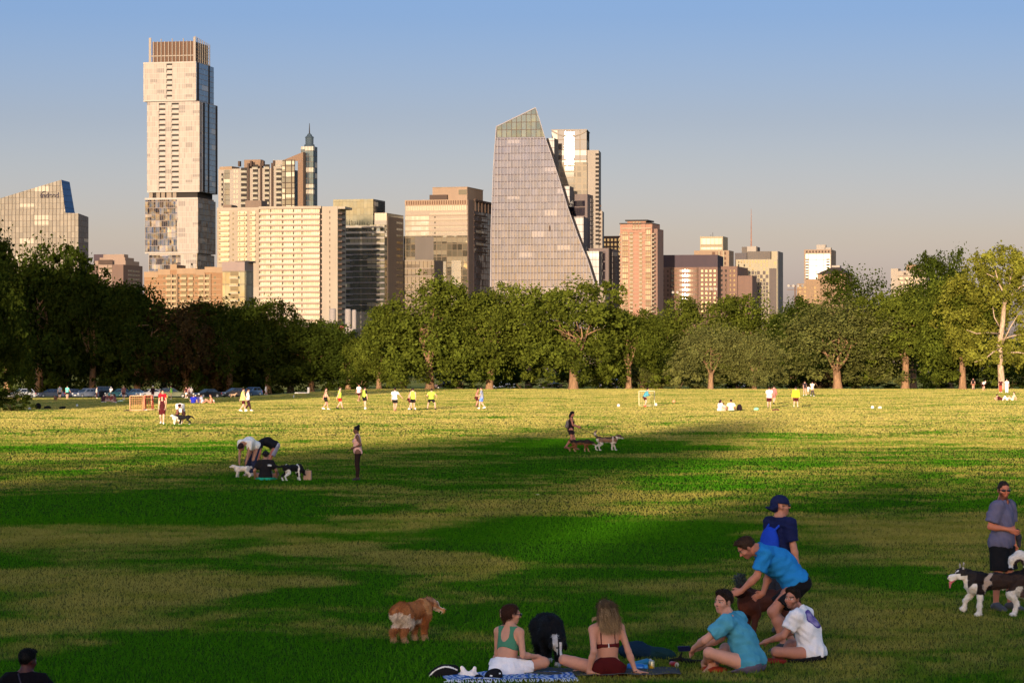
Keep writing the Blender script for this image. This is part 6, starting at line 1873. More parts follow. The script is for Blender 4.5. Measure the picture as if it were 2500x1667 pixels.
			def post(P, Fv, o=o):
				y = (P - fig.pel) @ fig.hlat
				Fv = np.maximum(Fv, (P - fig.pel) @ fig.u0 - o.get('top', 0.08) - 0.9*np.maximum(0, np.abs(y) - 0.09)*o.get('dip', 0)); Fv = np.maximum(Fv, -(P[:, 2] - 0.004))
				return Fv + wob(P, 0.006, 30, seed+9)
		elif kind in ('shoes', 'socks'):
			for q in (1, -1):
				Ls = fig.foot(q, 1.10)
				if kind == 'socks': Ls = [cone(fig.A[q] + (fig.K[q]-fig.A[q])*o.get('h', 0.3), fig.A[q], 0.052 if o.get('h', 0.3) > 0.25 else 0.042, 0.040, k=0.02)]
				Vs, Fs = surf(Ls, min(h, 0.012), 0.004)
				mesh_obj('shoe' if kind == 'shoes' else 'sock', Vs, Fs, paint(Vs, colr, seed), SHOE if kind == 'shoes' else CLOTH, root)
			continue
		elif kind == 'cap':
			L = [ell(fig.hw(-0.015, 0, 0.035), (0.112, 0.091, 0.102), fig.HM.T, 0.02)]; bk = o.get('back', False); s_ = -1 if bk else 1
			L.append(cone(fig.hw(s_*0.07, 0.03, 0.045 if not bk else 0.0), fig.hw(s_*(0.165 if not bk else 0.118), 0.022, 0.03 if not bk else -0.035), 0.046, 0.034, k=0.01, flat=(fig.HM @ nv([0.2*s_ if not bk else 0.5, 0, 1]), 0.25)))
			L.append(cone(fig.hw(s_*0.07, -0.03, 0.045 if not bk else 0.0), fig.hw(s_*(0.165 if not bk else 0.118), -0.022, 0.03 if not bk else -0.035), 0.046, 0.034, k=0.01, flat=(fig.HM @ nv([0.2*s_ if not bk else 0.5, 0, 1]), 0.25)))
			def post(P, Fv, bk=bk):
				q = (P - fig.hc) @ fig.HM
				cut = 0.035 - 0.20*q[:, 0] if bk else 0.028 + 0*q[:, 0]
				brim = (q[:, 0] < -0.05) if bk else (q[:, 0] > 0.07)
				return np.maximum(Fv, np.where(brim, -1, (cut - q[:, 2])))
		elif kind == 'sunglasses':
			mb = MB()
			for q in (1, -1):
				pts = [fig.hw(0.100, q*(0.010 + 0.046*t), 0.006 + 0.004*math.sin(PI*t)) for t in (0, 0.5, 1)]
				mb.tube([fig.hw(0.099, q*0.012, 0.004), fig.hw(0.103, q*0.033, 0.003), fig.hw(0.090, q*0.058, 0.005)], [0.013, 0.0175, 0.013], 10)
				mb.tube([fig.hw(0.088, q*0.062, 0.010), fig.hw(0.0, q*0.083, 0.006)], 0.004, 5)
			mb.tube([fig.hw(0.107, 0.014, 0.008), fig.hw(0.107, -0.014, 0.008)], 0.004, 5)
			mb.build('sunglasses', LENS, root, smooth=True); continue
		elif kind == 'bag':
			c = fig.chest - fig.fw*0.17 - fig.u1*0.09; ax = np.stack([fig.fw, fig.lat, fig.u1]); w_ = o.get('size', 1.0)
			L = [ell(c, (0.085*w_, 0.145*w_, 0.21*w_), ax, 0.02), ell(c - fig.fw*0.04 - fig.u1*0.08, (0.08*w_, 0.12*w_, 0.10*w_), ax, 0.03)]; name = 'backpack'
			for q in (1, -1):
				L += [cone(c + fig.lat*q*0.08 + fig.u1*0.17, fig.S[q] - fig.lat*q*0.06 + fig.u1*0.07, 0.018, k=0.02), cone(fig.S[q] - fig.lat*q*0.06 + fig.u1*0.07, fig.S[q] - fig.lat*q*0.05 + fig.fw*0.10 - fig.u1*0.12, 0.018, k=0.02)]
			loose = 0
		if L is None: continue
		Vc, Fc = surf(L, o.get('h', h), loose, post)
		if len(Vc) == 0: continue
		Vc = relax(Vc, Fc, 1, 0.4)
		Cc = paint(Vc, colr, seed+11, 0.04)
		if 'pattern' in o: Cc = o['pattern'](fig, Vc, Cc)
		mesh_obj(o.get('name', name), Vc, Fc, Cc, mat, root)
	if hair: hair_mesh(fig, hair[0], hair[1], min(h, 0.011) if fine else h, root, seed+20, fine)
	root['_fig'] = 0
	del root['_fig']
	return root, fig
# ---------------------------------------------------------------- dogs
def dog(label, loc, heading, coat, hs=0.60, length=None, pose=None, h=0.010, fur=6000, fl=0.03, name='dog', seed=0, ears='prick', tail=None, fluff=1.0, muzzle=1.0, headpos=None, headrot=(0, 0, 0),
		legs=None, eyes=True, group=None, tongue=False, collar=None, bulk=1.0):
	"""local: x forward, y left, z up; measures for a dog 0.60 m at the shoulder"""
	S = hs/0.60
	root = empty(name, loc, R(heading), label, 'dog', group); root.scale = (S, S, S)
	Lb = (length or 0.62)
	xs, xr = Lb*0.5, -Lb*0.5           # shoulder and hip stations
	b = bulk
	P = [ell((xs-0.04, 0, 0.44), (0.165, 0.115*b, 0.155*b), None, 0.06), ell((0.02, 0, 0.46), (0.22, 0.108*b, 0.125*b), None, 0.07), ell((xr+0.04, 0, 0.475), (0.145, 0.105*b, 0.125*b), None, 0.06),
		 ell((xs+0.05, 0, 0.42), (0.085, 0.085*b, 0.12*b), None, 0.05)]
	hc = np.array(headpos if headpos is not None else (xs+0.27, 0, 0.70)); M = rotm(*headrot)
	hw = lambda *v: hc + M @ np.array(v, float)
	nb = np.array([xs+0.03, 0, 0.50])
	P += [cone(nb, hw(-0.06, 0, -0.01), 0.105*b, 0.078*b, k=0.05)]
	ax = M.T
	P += [ell(hw(0, 0, 0), (0.092, 0.075, 0.075), ax, 0.03), ell(hw(0.03, 0.035, -0.03), (0.05, 0.035, 0.04), ax, 0.02), ell(hw(0.03, -0.035, -0.03), (0.05, 0.035, 0.04), ax, 0.02),
		  cone(hw(0.06, 0, -0.018), hw(0.06 + 0.115*muzzle, 0, -0.030), 0.042, 0.027, k=0.025), cone(hw(0.05, 0, -0.05), hw(0.05 + 0.095*muzzle, 0, -0.062), 0.028, 0.017, k=0.015),
		  ell(hw(0.062 + 0.125*muzzle, 0, -0.018), (0.016, 0.018, 0.013), ax, 0.006)]
	for q in (1, -1):
		if ears == 'prick': P += [cone(hw(-0.020, q*0.048, 0.052), hw(-0.018, q*0.060, 0.148), 0.036, 0.009, k=0.015, flat=(M @ np.array([1.0, 0, 0]), 0.45))]
		elif ears == 'flop': P += [cone(hw(-0.02, q*0.066, 0.045), hw(0.01, q*0.098, -0.03), 0.030, 0.034, k=0.012, flat=(M @ np.array([0, 1.0, 0]), 0.4)), cone(hw(0.01, q*0.098, -0.03), hw(0.015, q*0.098, -0.075), 0.034, 0.014, k=0.012, flat=(M @ np.array([0, 1.0, 0]), 0.4))]
	# legs: (paw x, paw z) for fl, fr, hl, hr
	lg = legs or {'fl': (xs+0.02, 0), 'fr': (xs-0.03, 0), 'hl': (xr-0.10, 0), 'hr': (xr-0.05, 0)}
	for key, q in (('fl', 1), ('fr', -1)):
		px, pz = lg[key]; y = q*0.075
		sh = np.array([xs+0.0, y, 0.40]); el = np.array([xs-0.045 + (px-xs)*0.25, y*1.05, 0.315 + pz*0.3]); paw = np.array([px, y, 0.03 + pz])
		wr = np.array([px*0.80 + el[0]*0.2 + (0.015 if pz > 0.02 else 0.0), y, 0.13 + pz*1.15])
		P += [cone(sh, el, 0.070*b, 0.048*b, k=0.05), cone(el, wr, 0.046*fluff, 0.029*fluff, k=0.03), cone(wr, paw + [-.005, 0, 0.012], 0.029*fluff, 0.027*fluff, k=0.02), ell(paw + [0.022, 0, -0.002], (0.045, 0.033, 0.028), None, 0.02)]
	for key, q in (('hl', 1), ('hr', -1)):
		px, pz = lg[key]; y = q*0.075
		hp = np.array([xr+0.02, y, 0.46]); kn = np.array([xr+0.085 + (px-xr+0.08)*0.4, y*1.08, 0.295 + pz*0.4]); hk = np.array([px-0.035, y, 0.165 + pz]); paw = np.array([px+0.01, y, 0.03 + pz])
		P += [cone(hp, kn, 0.092*b, 0.060*b, k=0.06), cone(kn, hk, 0.056*fluff, 0.030*fluff, k=0.035), cone(hk, paw + [-.005, 0, 0.01], 0.030*fluff, 0.026*fluff, k=0.02), ell(paw + [0.02, 0, -0.002], (0.044, 0.032, 0.027), None, 0.02)]
	tl = tail or [(xr-0.08, 0, 0.53, 0.045), (xr-0.20, 0, 0.50, 0.045), (xr-0.33, 0, 0.40, 0.03), (xr-0.38, 0, 0.32, 0.012)]
	for a, c in zip(tl[:-1], tl[1:]): P.append(cone(a[:3], c[:3], a[3], c[3], k=0.03))
	V, F = surf(P, h, 0.0, lambda p, f: f + wob(p, 0.007*fluff, 55, seed) + wob(p, 0.004, 120, seed+1))
	V = relax(V, F, 1, 0.3)
	q = (V - hc) @ M
	C = coat(V, q, V @ np.eye(3))
	# nose and eyes
	nose = np.linalg.norm((q - [0.066 + 0.125*muzzle, 0, -0.018])/[0.020, 0.02, 0.016], axis=1) < 1.15
	C[nose] = (0.012, 0.010, 0.010)
	if eyes:
		for s_ in (1, -1):
			m = np.linalg.norm(q - [0.066, s_*0.038, 0.022], axis=1) < 0.015; C[m] = (0.015, 0.010, 0.008)
	lean = np.zeros((fur, 3))
	ex = None
	if fur:
		r = np.random.default_rng(seed+4)
		ex = tufts(V, F, C, fur, fl/S, 0.0030/S, np.array([-0.55, 0, -0.55]), seed+5, lift=0.32, dark=0.62, keep=lambda P, N: np.linalg.norm(P - hc - M @ np.array([0.06, 0, -0.01]), axis=1) > 0.135)
	o = mesh_obj('body', V, F, C, FUR, root, ex)
	if tongue:
		T = [cone(hw(0.10*muzzle, 0, -0.072), hw(0.155*muzzle, 0, -0.10), 0.017, 0.019, k=0.01), cone(hw(0.155*muzzle, 0, -0.10), hw(0.165*muzzle, 0.0, -0.165), 0.019, 0.012, k=0.01)]
		Vt, Ft = surf(T, 0.007); mesh_obj('tongue', Vt, Ft, paint(Vt, (0.42, 0.10, 0.11)), SKIN, root)
	if collar:
		a = hw(-0.085, 0, -0.05); d = nv(nb - hw(-0.06, 0, -0.01)); a = a + d*0.05
		mb = MB(); u = nv(np.cross(d, [0, 1, 0])); v = np.cross(d, u); n = 18; rr = 0.098*b + (0.012 if fluff > 1 else 0.0)
		mb.tube([Vector(a + (u*math.cos(t) + v*math.sin(t))*rr) for t in [2*PI*i/n for i in range(n+1)]], 0.012, 6)
		mb.build('collar', plain('collar_' + label[:6], collar, 0.6), root, smooth=True)
	return root
# ---------------------------------------------------------------- the people and dogs near the viewpoint
TEAL = (0.050, 0.235, 0.345)
def tie_dye(fig, V, C):
	f = wob(V, 1.0, 22, 3, 7) + 0.5*wob(V, 1.0, 55, 4, 7)
	k = np.clip(0.5 + 0.45*f, 0, 1)[:, None]
	return np.array([0.040, 0.20, 0.30])*(1-k) + np.array([0.085, 0.32, 0.43])*k

def back_print(fig, V, C):
	"""white shirt with a round purple print across the shoulder blades"""
	z = (V - fig.chest) @ fig.u1 - 0.075; y = (V - fig.chest) @ fig.lat; x = (V - fig.chest) @ fig.fw
	r = np.sqrt(y*y + z*z)
	m = (x < 0) & (r < 0.128)
	t = 0.5 + 0.5*np.clip(wob(V, 1.4, 70, 9, 8), -1, 1)
	col = np.array([0.075, 0.055, 0.24])[None]*(1-t[:, None]) + np.array([0.30, 0.25, 0.42])[None]*t[:, None]
	C[m] = col[m]
	ring = (x < 0) & (np.abs(r - 0.122) < 0.010); C[ring] = (0.06, 0.04, 0.20)
	return C

def near_people():
	sit = dict(pel=(0, 0, 0.115), chest=(0.05, 0, 0.385), neck=(0.075, 0, 0.59))
	# woman in green top, cross-legged, seen from behind
	p = dict(sit, ra=(0.30, 0.06, 0.065), la=(0.20, -0.06, 0.075), rk=(0.3, -1, 0.22), lk=(0.3, 1, 0.25), rt=(0.1, 1, -0.2), lt=(0.1, -1, -0.2),
			 rh=(0.25, -0.305, 0.235), re=(-0.7, -0.12, -1), lh=(0.30, 0.02, 0.20), le=(0.1, 0.35, -1), rhd=(0.75, -0.5, -0.25), rpn=(0.1, 0.25, -1), rc=0.35, lpn=(0, -0.2, -1), hyaw=-40, hpitch=6, sy=-4)
	w, f = person('woman in green sports top and white shorts sitting cross-legged on the blue towel', at(1236, 1654), 60, p,
		   [('sports_bra', (0.055, 0.19, 0.115), {'loose': 0.007}), ('skirt_shorts', (0.72, 0.70, 0.72), {'len': 0.52, 'wide': 0.020, 'top': 0.105, 'loose': 0.018}), ('sunglasses', None)],
		   S=0.905, fem=True, skin=(0.47, 0.225, 0.145), h=0.0085, hair=('updo', (0.042, 0.016, 0.009)), seed=1)
	mb = MB()
	c = [f.hw(-0.120, 0.045, 0.055), f.hw(-0.150, 0.02, 0.045), f.hw(-0.150, -0.005, -0.045), f.hw(-0.125, 0.025, -0.04), f.hw(-0.120, 0.045, 0.055)]
	mb.tube(c, 0.0045, 6); mb.build('hair_clip', plain('tan_clip', (0.42, 0.26, 0.18), 0.35), w)
	# woman in maroon two piece, leaning back on her hands
	p = dict(pel=(0, 0, 0.115), chest=(-0.01, 0, 0.40), neck=(-0.01, 0.01, 0.612), la=(0.10, 0.10, 0.065), lk=(0.8, 1, 0.12), lt=(0.5, -1, -0.1), ra=(0.30, 0.26, 0.06), rk=(1, -0.25, 0.25), rt=(0, 1, -0.2),
			 rh=(-0.10, -0.325, 0.055), re=(-0.8, 0.2, 0.1), lh=(-0.10, 0.235, 0.06), le=(-0.8, -0.2, 0.1), rhd=(0.1, -1, -0.08), rpn=(0, 0, -1), lhd=(-0.2, -1, -0.1), lpn=(0, 0, -1), rc=0.05, lc=0.1, hyaw=14, hpitch=8, hroll=-4, tsw=-1)
	w, f = person('woman in maroon two piece swimwear with long fair hair, leaning back on her hands', at(1482, 1652), 97, p,
		   [('bikini_top', (0.085, 0.010, 0.010), {'loose': 0.006}), ('skirt', (0.060, 0.006, 0.006), {'pts': [((-0.035, 0.09, 0.13), (-0.035, -0.09, 0.13), 0.120, 0.120), ((0.10, 0.13, 0.09), (0.10, -0.13, 0.09), 0.10, 0.10)], 'top': 0.120, 'dip': -0.9, 'loose': 0.012})],
		   S=0.945, fem=True, skin=(0.47, 0.22, 0.145), h=0.0085, hair=('long', (0.20, 0.125, 0.062)), seed=2)
	mb = MB(); c = f.chest - f.fw*0.118 - f.u1*0.03; mb.tube([Vector(c + f.u1*0.024), Vector(c - f.u1*0.024)], 0.006, 6); mb.build('clasp', plain('white_clasp', (0.7, 0.68, 0.66), 0.3), w)
	mb = MB(); q = f.Wr[-1]; d = nv(f.Wr[-1]-f.E[-1]); u = nv(np.cross(d, [0, 0, 1])); v = np.cross(d, u)
	mb.tube([Vector(q + (u*math.cos(t)+v*math.sin(t))*0.031) for t in [2*PI*i/14 for i in range(15)]], 0.006, 6); mb.build('wrist_band', LENS, w)
	rs = np.random.default_rng(8)           # loose lighter locks
	mb = MB()
	for i in range(46):
		y = rs.uniform(-0.085, 0.085); x0 = -0.10 - 0.02*rs.random()
		l0 = f.hw(-0.04 + 0.02*rs.random(), y*0.7, 0.105); l1 = f.hw(x0 - 0.012, y*1.05, 0.0); l2 = f.hw(x0 - 0.02, y*1.4 + rs.normal()*0.012, -0.13); l3 = f.hw(x0 - 0.02, y*1.4 + rs.normal()*0.022, -0.25 - 0.05*rs.random())
		mb.tube([Vector(l0), Vector(l1), Vector(l2), Vector(l3)], [0.006, 0.007, 0.006, 0.002], 5)
	for i in range(7):                      # strands blown to the left
		a = f.hw(-0.06, 0.075, -0.03 - 0.012*i); b_ = f.hw(-0.07, 0.13 + 0.01*i, -0.07 - 0.006*i); e = f.hw(-0.08, 0.20 + 0.02*rs.random(), -0.075 - 0.01*i)
		mb.tube([Vector(a), Vector(b_), Vector(e)], [0.006, 0.005, 0.0015], 5)
	mb.build('hair_lock', plain('fair_lock', (0.33, 0.22, 0.115), 0.45, var=0.35, scale=40), w, smooth=True)
	# man in the teal shirt
	p = dict(pel=(0, 0, 0.12), chest=(0.075, 0, 0.38), neck=(0.215, 0, 0.575), la=(0.50, -0.04, 0.07), lk=(0.25, 0.9, 0.42), ra=(0.36, 0.10, 0.07), rk=(0.3, -1, 0.4), lt=(0.3, -1, -0.2), rt=(0.3, 1, -0.2),
			 lh=(0.56, 0.13, 0.25), le=(-0.3, 0.7, 0.1), rh=(0.555, -0.03, 0.235), re=(-0.2, -1, -0.5), lpn=(-0.3, -0.6, -0.8), rpn=(-0.3, 0.2, -1), lc=0.55, rc=0.5, hyaw=64, hpitch=2, hroll=-5, sy=-5, hc=(0.275, 0.01, 0.745))
	w, f = person('man in teal tie-dye t-shirt and grey shorts sitting on the grass', at(1826, 1642), 158, p,
		   [('tshirt', TEAL, {'sleeve': 0.62, 'wide': 0.020, 'hem': 0.085, 'pattern': tie_dye, 'wrinkle': 0.012, 'loose': 0.017}), ('shorts', (0.105, 0.085, 0.125), {'len': 0.52, 'wide': 0.04, 'loose': 0.02})],
		   S=1.05, skin=(0.50, 0.245, 0.17), h=0.0085, hair=('short', (0.020, 0.012, 0.009)), beard=0.12, seed=3)
	ph = empty('phone', f_world(w, f.Wr[1] + np.array([0.120, 0.0, -0.015])), R(158), 'dark blue phone held out by the man in the teal shirt', 'phone')
	mb = MB(); mb.box(-0.075, 0.075, -0.036, 0.036, -0.006, 0.006); o = mb.build('case', plain('phone_navy', (0.008, 0.010, 0.05), 0.35), ph); o.rotation_euler = (R(60), R(4), 0); bev(o, 0.006)
	mb = MB(); mb.box(-0.070, 0.070, -0.032, 0.032, 0.0062, 0.0072); o = mb.build('screen', plain('phone_screen', (0.01, 0.01, 0.012), 0.1), ph); o.rotation_euler = (R(60), R(4), 0)
	# man in the white shirt with the round print
	p = dict(pel=(0, 0, 0.12), chest=(0.045, 0, 0.39), neck=(0.15, 0, 0.60), la=(0.46, -0.02, 0.07), lk=(0.3, 1.0, 0.15), ra=(0.36, 0.10, 0.07), rk=(0.3, -1, 0.25), lt=(0.3, -1, -0.2), rt=(0.3, 1, -0.2),
			 lh=(0.50, 0.20, 0.235), le=(-0.4, 0.5, -0.5), rh=(0.46, 0.03, 0.26), re=(-0.2, -1, -0.5), lpn=(-0.1, -0.3, -1), rpn=(-0.1, 0.2, -1), lc=0.5, hyaw=76, hpitch=4, hroll=-6, hc=(0.225, 0.03, 0.755))
	person('man in white t-shirt with round purple back print sitting on the grass in black shorts', at(1980, 1613), 157, p,
		   [('tshirt', (0.70, 0.68, 0.70), {'sleeve': 0.60, 'wide': 0.020, 'hem': 0.085, 'pattern': back_print, 'wrinkle': 0.013, 'loose': 0.018}), ('shorts', (0.012, 0.011, 0.013), {'len': 0.62, 'wide': 0.035, 'loose': 0.02})],
		   S=0.97, skin=(0.40, 0.17, 0.11), h=0.0085, hair=('short', (0.016, 0.010, 0.008)), beard=0.55, seed=4)
	# man in blue bending over the brown dog
	p = dict(pel=(-0.125, 0, 0.80), chest=(0.075, 0, 1.05), neck=(0.285, 0, 1.165), hc=(0.435, 0.0, 1.195), hyaw=8, hpitch=42, la=(0.01, 0.12, 0.075), ra=(-0.14, -0.10, 0.075), lk=(1, 0.2, 0), rk=(1, -0.2, 0),
			 lh=(0.51, 0.10, 0.70), le=(-0.7, 0.6, -0.3), rh=(0.22, -0.12, 0.66), re=(-0.7, -0.5, -0.2), lc=0.7, rc=0.6, lpn=(0.2, -0.8, -0.3), rpn=(0.3, 0.7, -0.3), lhd=(0.9, 0, -0.25), rhd=(0.8, 0, -0.4))
	person('man in bright blue t-shirt and black shorts bending over the brown dog', at(1913, 1590), 184, p,
		   [('tshirt', (0.016, 0.185, 0.47), {'sleeve': 0.66, 'wide': 0.020, 'hem': 0.03, 'wrinkle': 0.012, 'loose': 0.018, 'drape': ((0.0, 0, 0.98), (0.12, 0, 1.0), 0.125)}), ('shorts', (0.010, 0.010, 0.012), {'len': 0.66, 'wide': 0.035, 'loose': 0.02}), ('shoes', (0.03, 0.03, 0.03))],
		   S=1.05, skin=(0.44, 0.175, 0.11), h=0.0085, hair=('short', (0.040, 0.020, 0.012)), beard=0.3, seed=5)
	# the shaggy toy by his hand
	rt = np.random.default_rng(14); mb = MB()
	c0 = at(1805, 1585) + Vector((0, 0, 0.86))
	mb.lathe([(0.015, -0.055), (0.045, -0.035), (0.055, 0.0), (0.045, 0.035), (0.012, 0.055)], 10)
	for i in range(120):
		d = Vector(rt.normal(size=3)).normalized(); mb.tube([d*0.04, d*0.075 + Vector((0, 0, -0.008)), d*(0.085 + 0.035*rt.random()) + Vector((0, 0, -0.02))], [0.008, 0.006, 0.001], 4)
	o = mb.build('tassel_toy', plain('toy_grey', (0.030, 0.040, 0.042), 0.8, var=0.5, scale=30), None, smooth=True); o.location = c0
	tag(o, 'shaggy dark grey toy held above the brown dog by the bending man', 'toy')
	# man with the blue rucksack
	p = dict(hyaw=-32, hpitch=-4, lh=(0.10, 0.26, 0.86), rh=(0.10, -0.26, 0.84), la=(0.06, 0.11, 0.075), ra=(-0.04, -0.11, 0.075))
	person('man with navy backward cap and bright blue rucksack standing behind the bending man', at(1902, 1551), 36, p,
		   [('tshirt', (0.010, 0.014, 0.060), {'sleeve': 0.72, 'wide': 0.020, 'hem': 0.09}), ('shorts', (0.03, 0.03, 0.04), {'len': 0.8}), ('bag', (0.012, 0.050, 0.42), {'size': 1.08}), ('cap', (0.012, 0.016, 0.055), {'back': True}), ('sunglasses', None), ('shoes', (0.05, 0.05, 0.05))],
		   S=1.00, skin=(0.46, 0.20, 0.13), h=0.010, hair=None, hairc=(0.03, 0.015, 0.01), beard=0.25, seed=6)
	# man with the hand on his hip
	p = dict(hyaw=-40, hpitch=3, rh=(0.155, -0.105, 1.12), re=(-0.85, -0.75, 0.45), rhd=(0.7, 0.55, -0.35), rpn=(-0.4, 0.9, 0), rc=0.25, lh=(0.06, 0.24, 0.85), la=(0.06, 0.12, 0.075), ra=(-0.04, -0.11, 0.075))
	w, f = person('man with sunglasses and reddish beard in grey t-shirt, hand on hip behind the husky', at(2447, 1492), 322, p,
		   [('tshirt', (0.105, 0.100, 0.165), {'sleeve': 0.72, 'wide': 0.022, 'hem': 0.10, 'wrinkle': 0.011, 'loose': 0.018}), ('shorts', (0.009, 0.009, 0.011), {'len': 0.86, 'wide': 0.035}), ('sunglasses', None), ('shoes', (0.06, 0.06, 0.07))],
		   S=1.03, skin=(0.44, 0.15, 0.085), h=0.009, hair=('crop', (0.022, 0.012, 0.009)), hairc=(0.075, 0.022, 0.012), beard=0.85, seed=7)
	L = [cone((0, 0, 0), (0.02, 0.01, -0.10), 0.030, 0.042, k=0.02), cone((0.02, 0.01, -0.10), (0.03, 0.0, -0.22), 0.042, 0.026, k=0.02, flat=(np.array([0, 1.0, 0]), 0.6))]
	Vt, Ft = surf(L, 0.010); o = mesh_obj('folded_jacket', Vt, Ft, paint(Vt, (0.035, 0.035, 0.045)), CLOTH, None); o.location = at(2447, 1492) + Vector((0.235, 0.14, 1.12)); tag(o, 'small dark folded jacket hanging from the hand of the man in grey', 'jacket')
	# person in black, low in the left corner; deep shade put into the skin colour
	Y = 29.5
	p = dict(pel=(0, 0, 0.12), chest=(0.03, 0, 0.39), neck=(0.06, 0, 0.60), ra=(0.3, 0.06, 0.065), la=(0.2, -0.06, 0.075), rk=(0.3, -1, 0.3), lk=(0.3, 1, 0.3), rh=(0.26, -0.24, 0.24), lh=(0.27, 0.24, 0.24), re=(-0.6, -0.8, -0.4), le=(-0.6, 0.8, -0.4), hyaw=-30, hpitch=6)
	w, f = person('person in black top sitting low in the dark left corner, seen from behind', Vector(((58-1250)/FOC*Y, Y, -0.04)), 80, p,
		   [('tshirt', (0.0025, 0.0018, 0.0035), {'sleeve': 0.8, 'wide': 0.02, 'loose': 0.02}), ('shorts', (0.01, 0.01, 0.01))], S=0.86, skin=(0.045, 0.009, 0.008), h=0.010, hair=('short', (0.0008, 0.0006, 0.0008)), seed=8)
	mb = MB(); mb.tube([Vector(f.neck - f.fw*0.075 + f.lat*0.06 + f.u1*0.02), Vector(f.neck - f.fw*0.125 - f.u1*0.06 + f.lat*0.02), Vector(f.chest - f.fw*0.150 - f.lat*0.06), Vector(f.chest - f.fw*0.145 - f.lat*0.10 - f.u1*0.15)], 0.008, 6)
	mb.build('strap', plain('dark_strap', (0.02, 0.015, 0.03), 0.6), w)

def f_world(root, v):
	M = Matrix.Translation(root.location) @ Matrix.Rotation(root.rotation_euler.z, 4, 'Z') @ Matrix.Scale(root.scale[0], 4)
	return M @ Vector(tuple(v))

def bev(o, w, seg=2):
	m = o.modifiers.new('bevel', 'BEVEL'); m.width = w; m.segments = seg
	return o

# coats: V = body coordinates, q = head coordinates
def blend(C, m, c): C[m] = np.array(c); return C
def coat_husky(V, q, _):
	n = len(V); C = np.tile(np.array([0.009, 0.006, 0.006]), (n, 1))
	w = wob(V, 0.03, 40, 1); x, y, z = V[:, 0], V[:, 1], V[:, 2]
	hx = np.linalg.norm(q, axis=1) < 0.21
	# brownish saddle, pale collar band, white belly, chest and legs
	C[(x < 0.10) & ~hx] = (0.030, 0.017, 0.013)
	C[(z > 0.56 + w) & ~hx & (x > -0.5)] = (0.008, 0.006, 0.006)
	C[(np.abs(x - 0.165 - 0.30*(0.45 - z) - w) < 0.032) & ~hx & (z < 0.60) & (z > 0.3)] = (0.34, 0.27, 0.22)
	wh = (0.62, 0.58, 0.53)
	C[(z < 0.345 + w*0.8 + 0.05*np.clip(-(x+0.1)*4, -1, 1)) & ~hx] = wh
	C[(x > 0.31) & (z < 0.46 + w) & ~hx] = wh
	C[(x < -0.33) & (z < 0.33) & (x < -0.36 + w)] = wh
	hind = (x < -0.22) & (z < 0.40 + w) & (z > 0.24) & (x < -0.30); C[hind] = (0.10, 0.06, 0.05)
	tl = (x < -0.12) & (z > 0.635); C[tl] = (0.58, 0.55, 0.52); C[tl & (np.hypot(x+0.265, z-0.68) < 0.075)] = (0.05, 0.03, 0.028)
	qx, qy, qz = q[:, 0], np.abs(q[:, 1]), q[:, 2]
	C[hx] = (0.018, 0.014, 0.013)
	C[hx & (qx > 0.035) & (qz < 0.012)] = wh; C[hx & (qz < -0.02) & (qx > -0.06)] = wh
	C[hx & (np.abs(qy - 0.032) < 0.014) & (qz > 0.02) & (qz < 0.058) & (qx > 0.03)] = wh
	C[hx & (qy > 0.046) & (qz > 0.068) & (qx > -0.024)] = (0.40, 0.36, 0.33)
	return C
def coat_golden(V, q, _):
	n = len(V); x, y, z = V[:, 0], V[:, 1], V[:, 2]; w = wob(V, 0.035, 35, 2)
	t = np.clip(0.5 + wob(V, 0.5, 30, 4), 0, 1)[:, None]
	C = np.array([0.24, 0.075, 0.022])*(1-t) + np.array([0.42, 0.175, 0.065])*t
	cr = np.array([0.68, 0.56, 0.45])
	C[(x < -0.27 + w) & (z < 0.46 + w) & (z > 0.24)] = cr
	C[(x < -0.12 + w) & (z < 0.39 + w) & (z > 0.25)] = cr*0.85
	C[(z < 0.34 + w) & (x < 0.15) & (x > -0.2)] = cr*0.75
	hd = np.linalg.norm(q, axis=1) < 0.2
	C[(x > 0.22 + w) & (z > 0.42) & ~hd] = (0.50, 0.25, 0.10)
	C[hd & (q[:, 2] < -0.03) & (q[:, 0] > 0.0)] = (0.50, 0.34, 0.24); C[hd & (q[:, 2] > 0.03)] = (0.34, 0.17, 0.09)
	C[hd & (np.abs(q[:, 1]) < 0.016) & (q[:, 0] > 0.03)] = cr
	C[(z < 0.10)] = (0.40, 0.25, 0.14)
	return C
def coat_black(V, q, _):
	C = np.tile(np.array([0.0045, 0.0045, 0.006]), (len(V), 1))
	C[(np.abs(q[:, 1]) < 0.016) & (q[:, 0] > 0.02) & (np.linalg.norm(q, axis=1) < 0.25)] = (0.55, 0.52, 0.50)
	C[(V[:, 0] > 0.33) & (np.abs(V[:, 1]) < 0.03) & (V[:, 2] < 0.42)] = (0.5, 0.47, 0.45)
	C[(V[:, 2] < 0.06)] = (0.40, 0.38, 0.36)
	return C
def coat_brown(V, q, _):
	t = np.clip(0.5 + wob(V, 0.5, 20, 6), 0, 1)[:, None]
	C = np.array([0.040, 0.010, 0.006])*(1-t) + np.array([0.085, 0.022, 0.012])*t
	C[np.linalg.norm(q - [0.03, 0, 0], axis=1) < 0.16] *= 0.6
	return C
def coat_white(V, q, _):
	C = np.tile(np.array([0.62, 0.55, 0.47]), (len(V), 1)); C *= (1 + 0.15*np.clip(wob(V, 1, 40, 3), -1, 1))[:, None]; return C
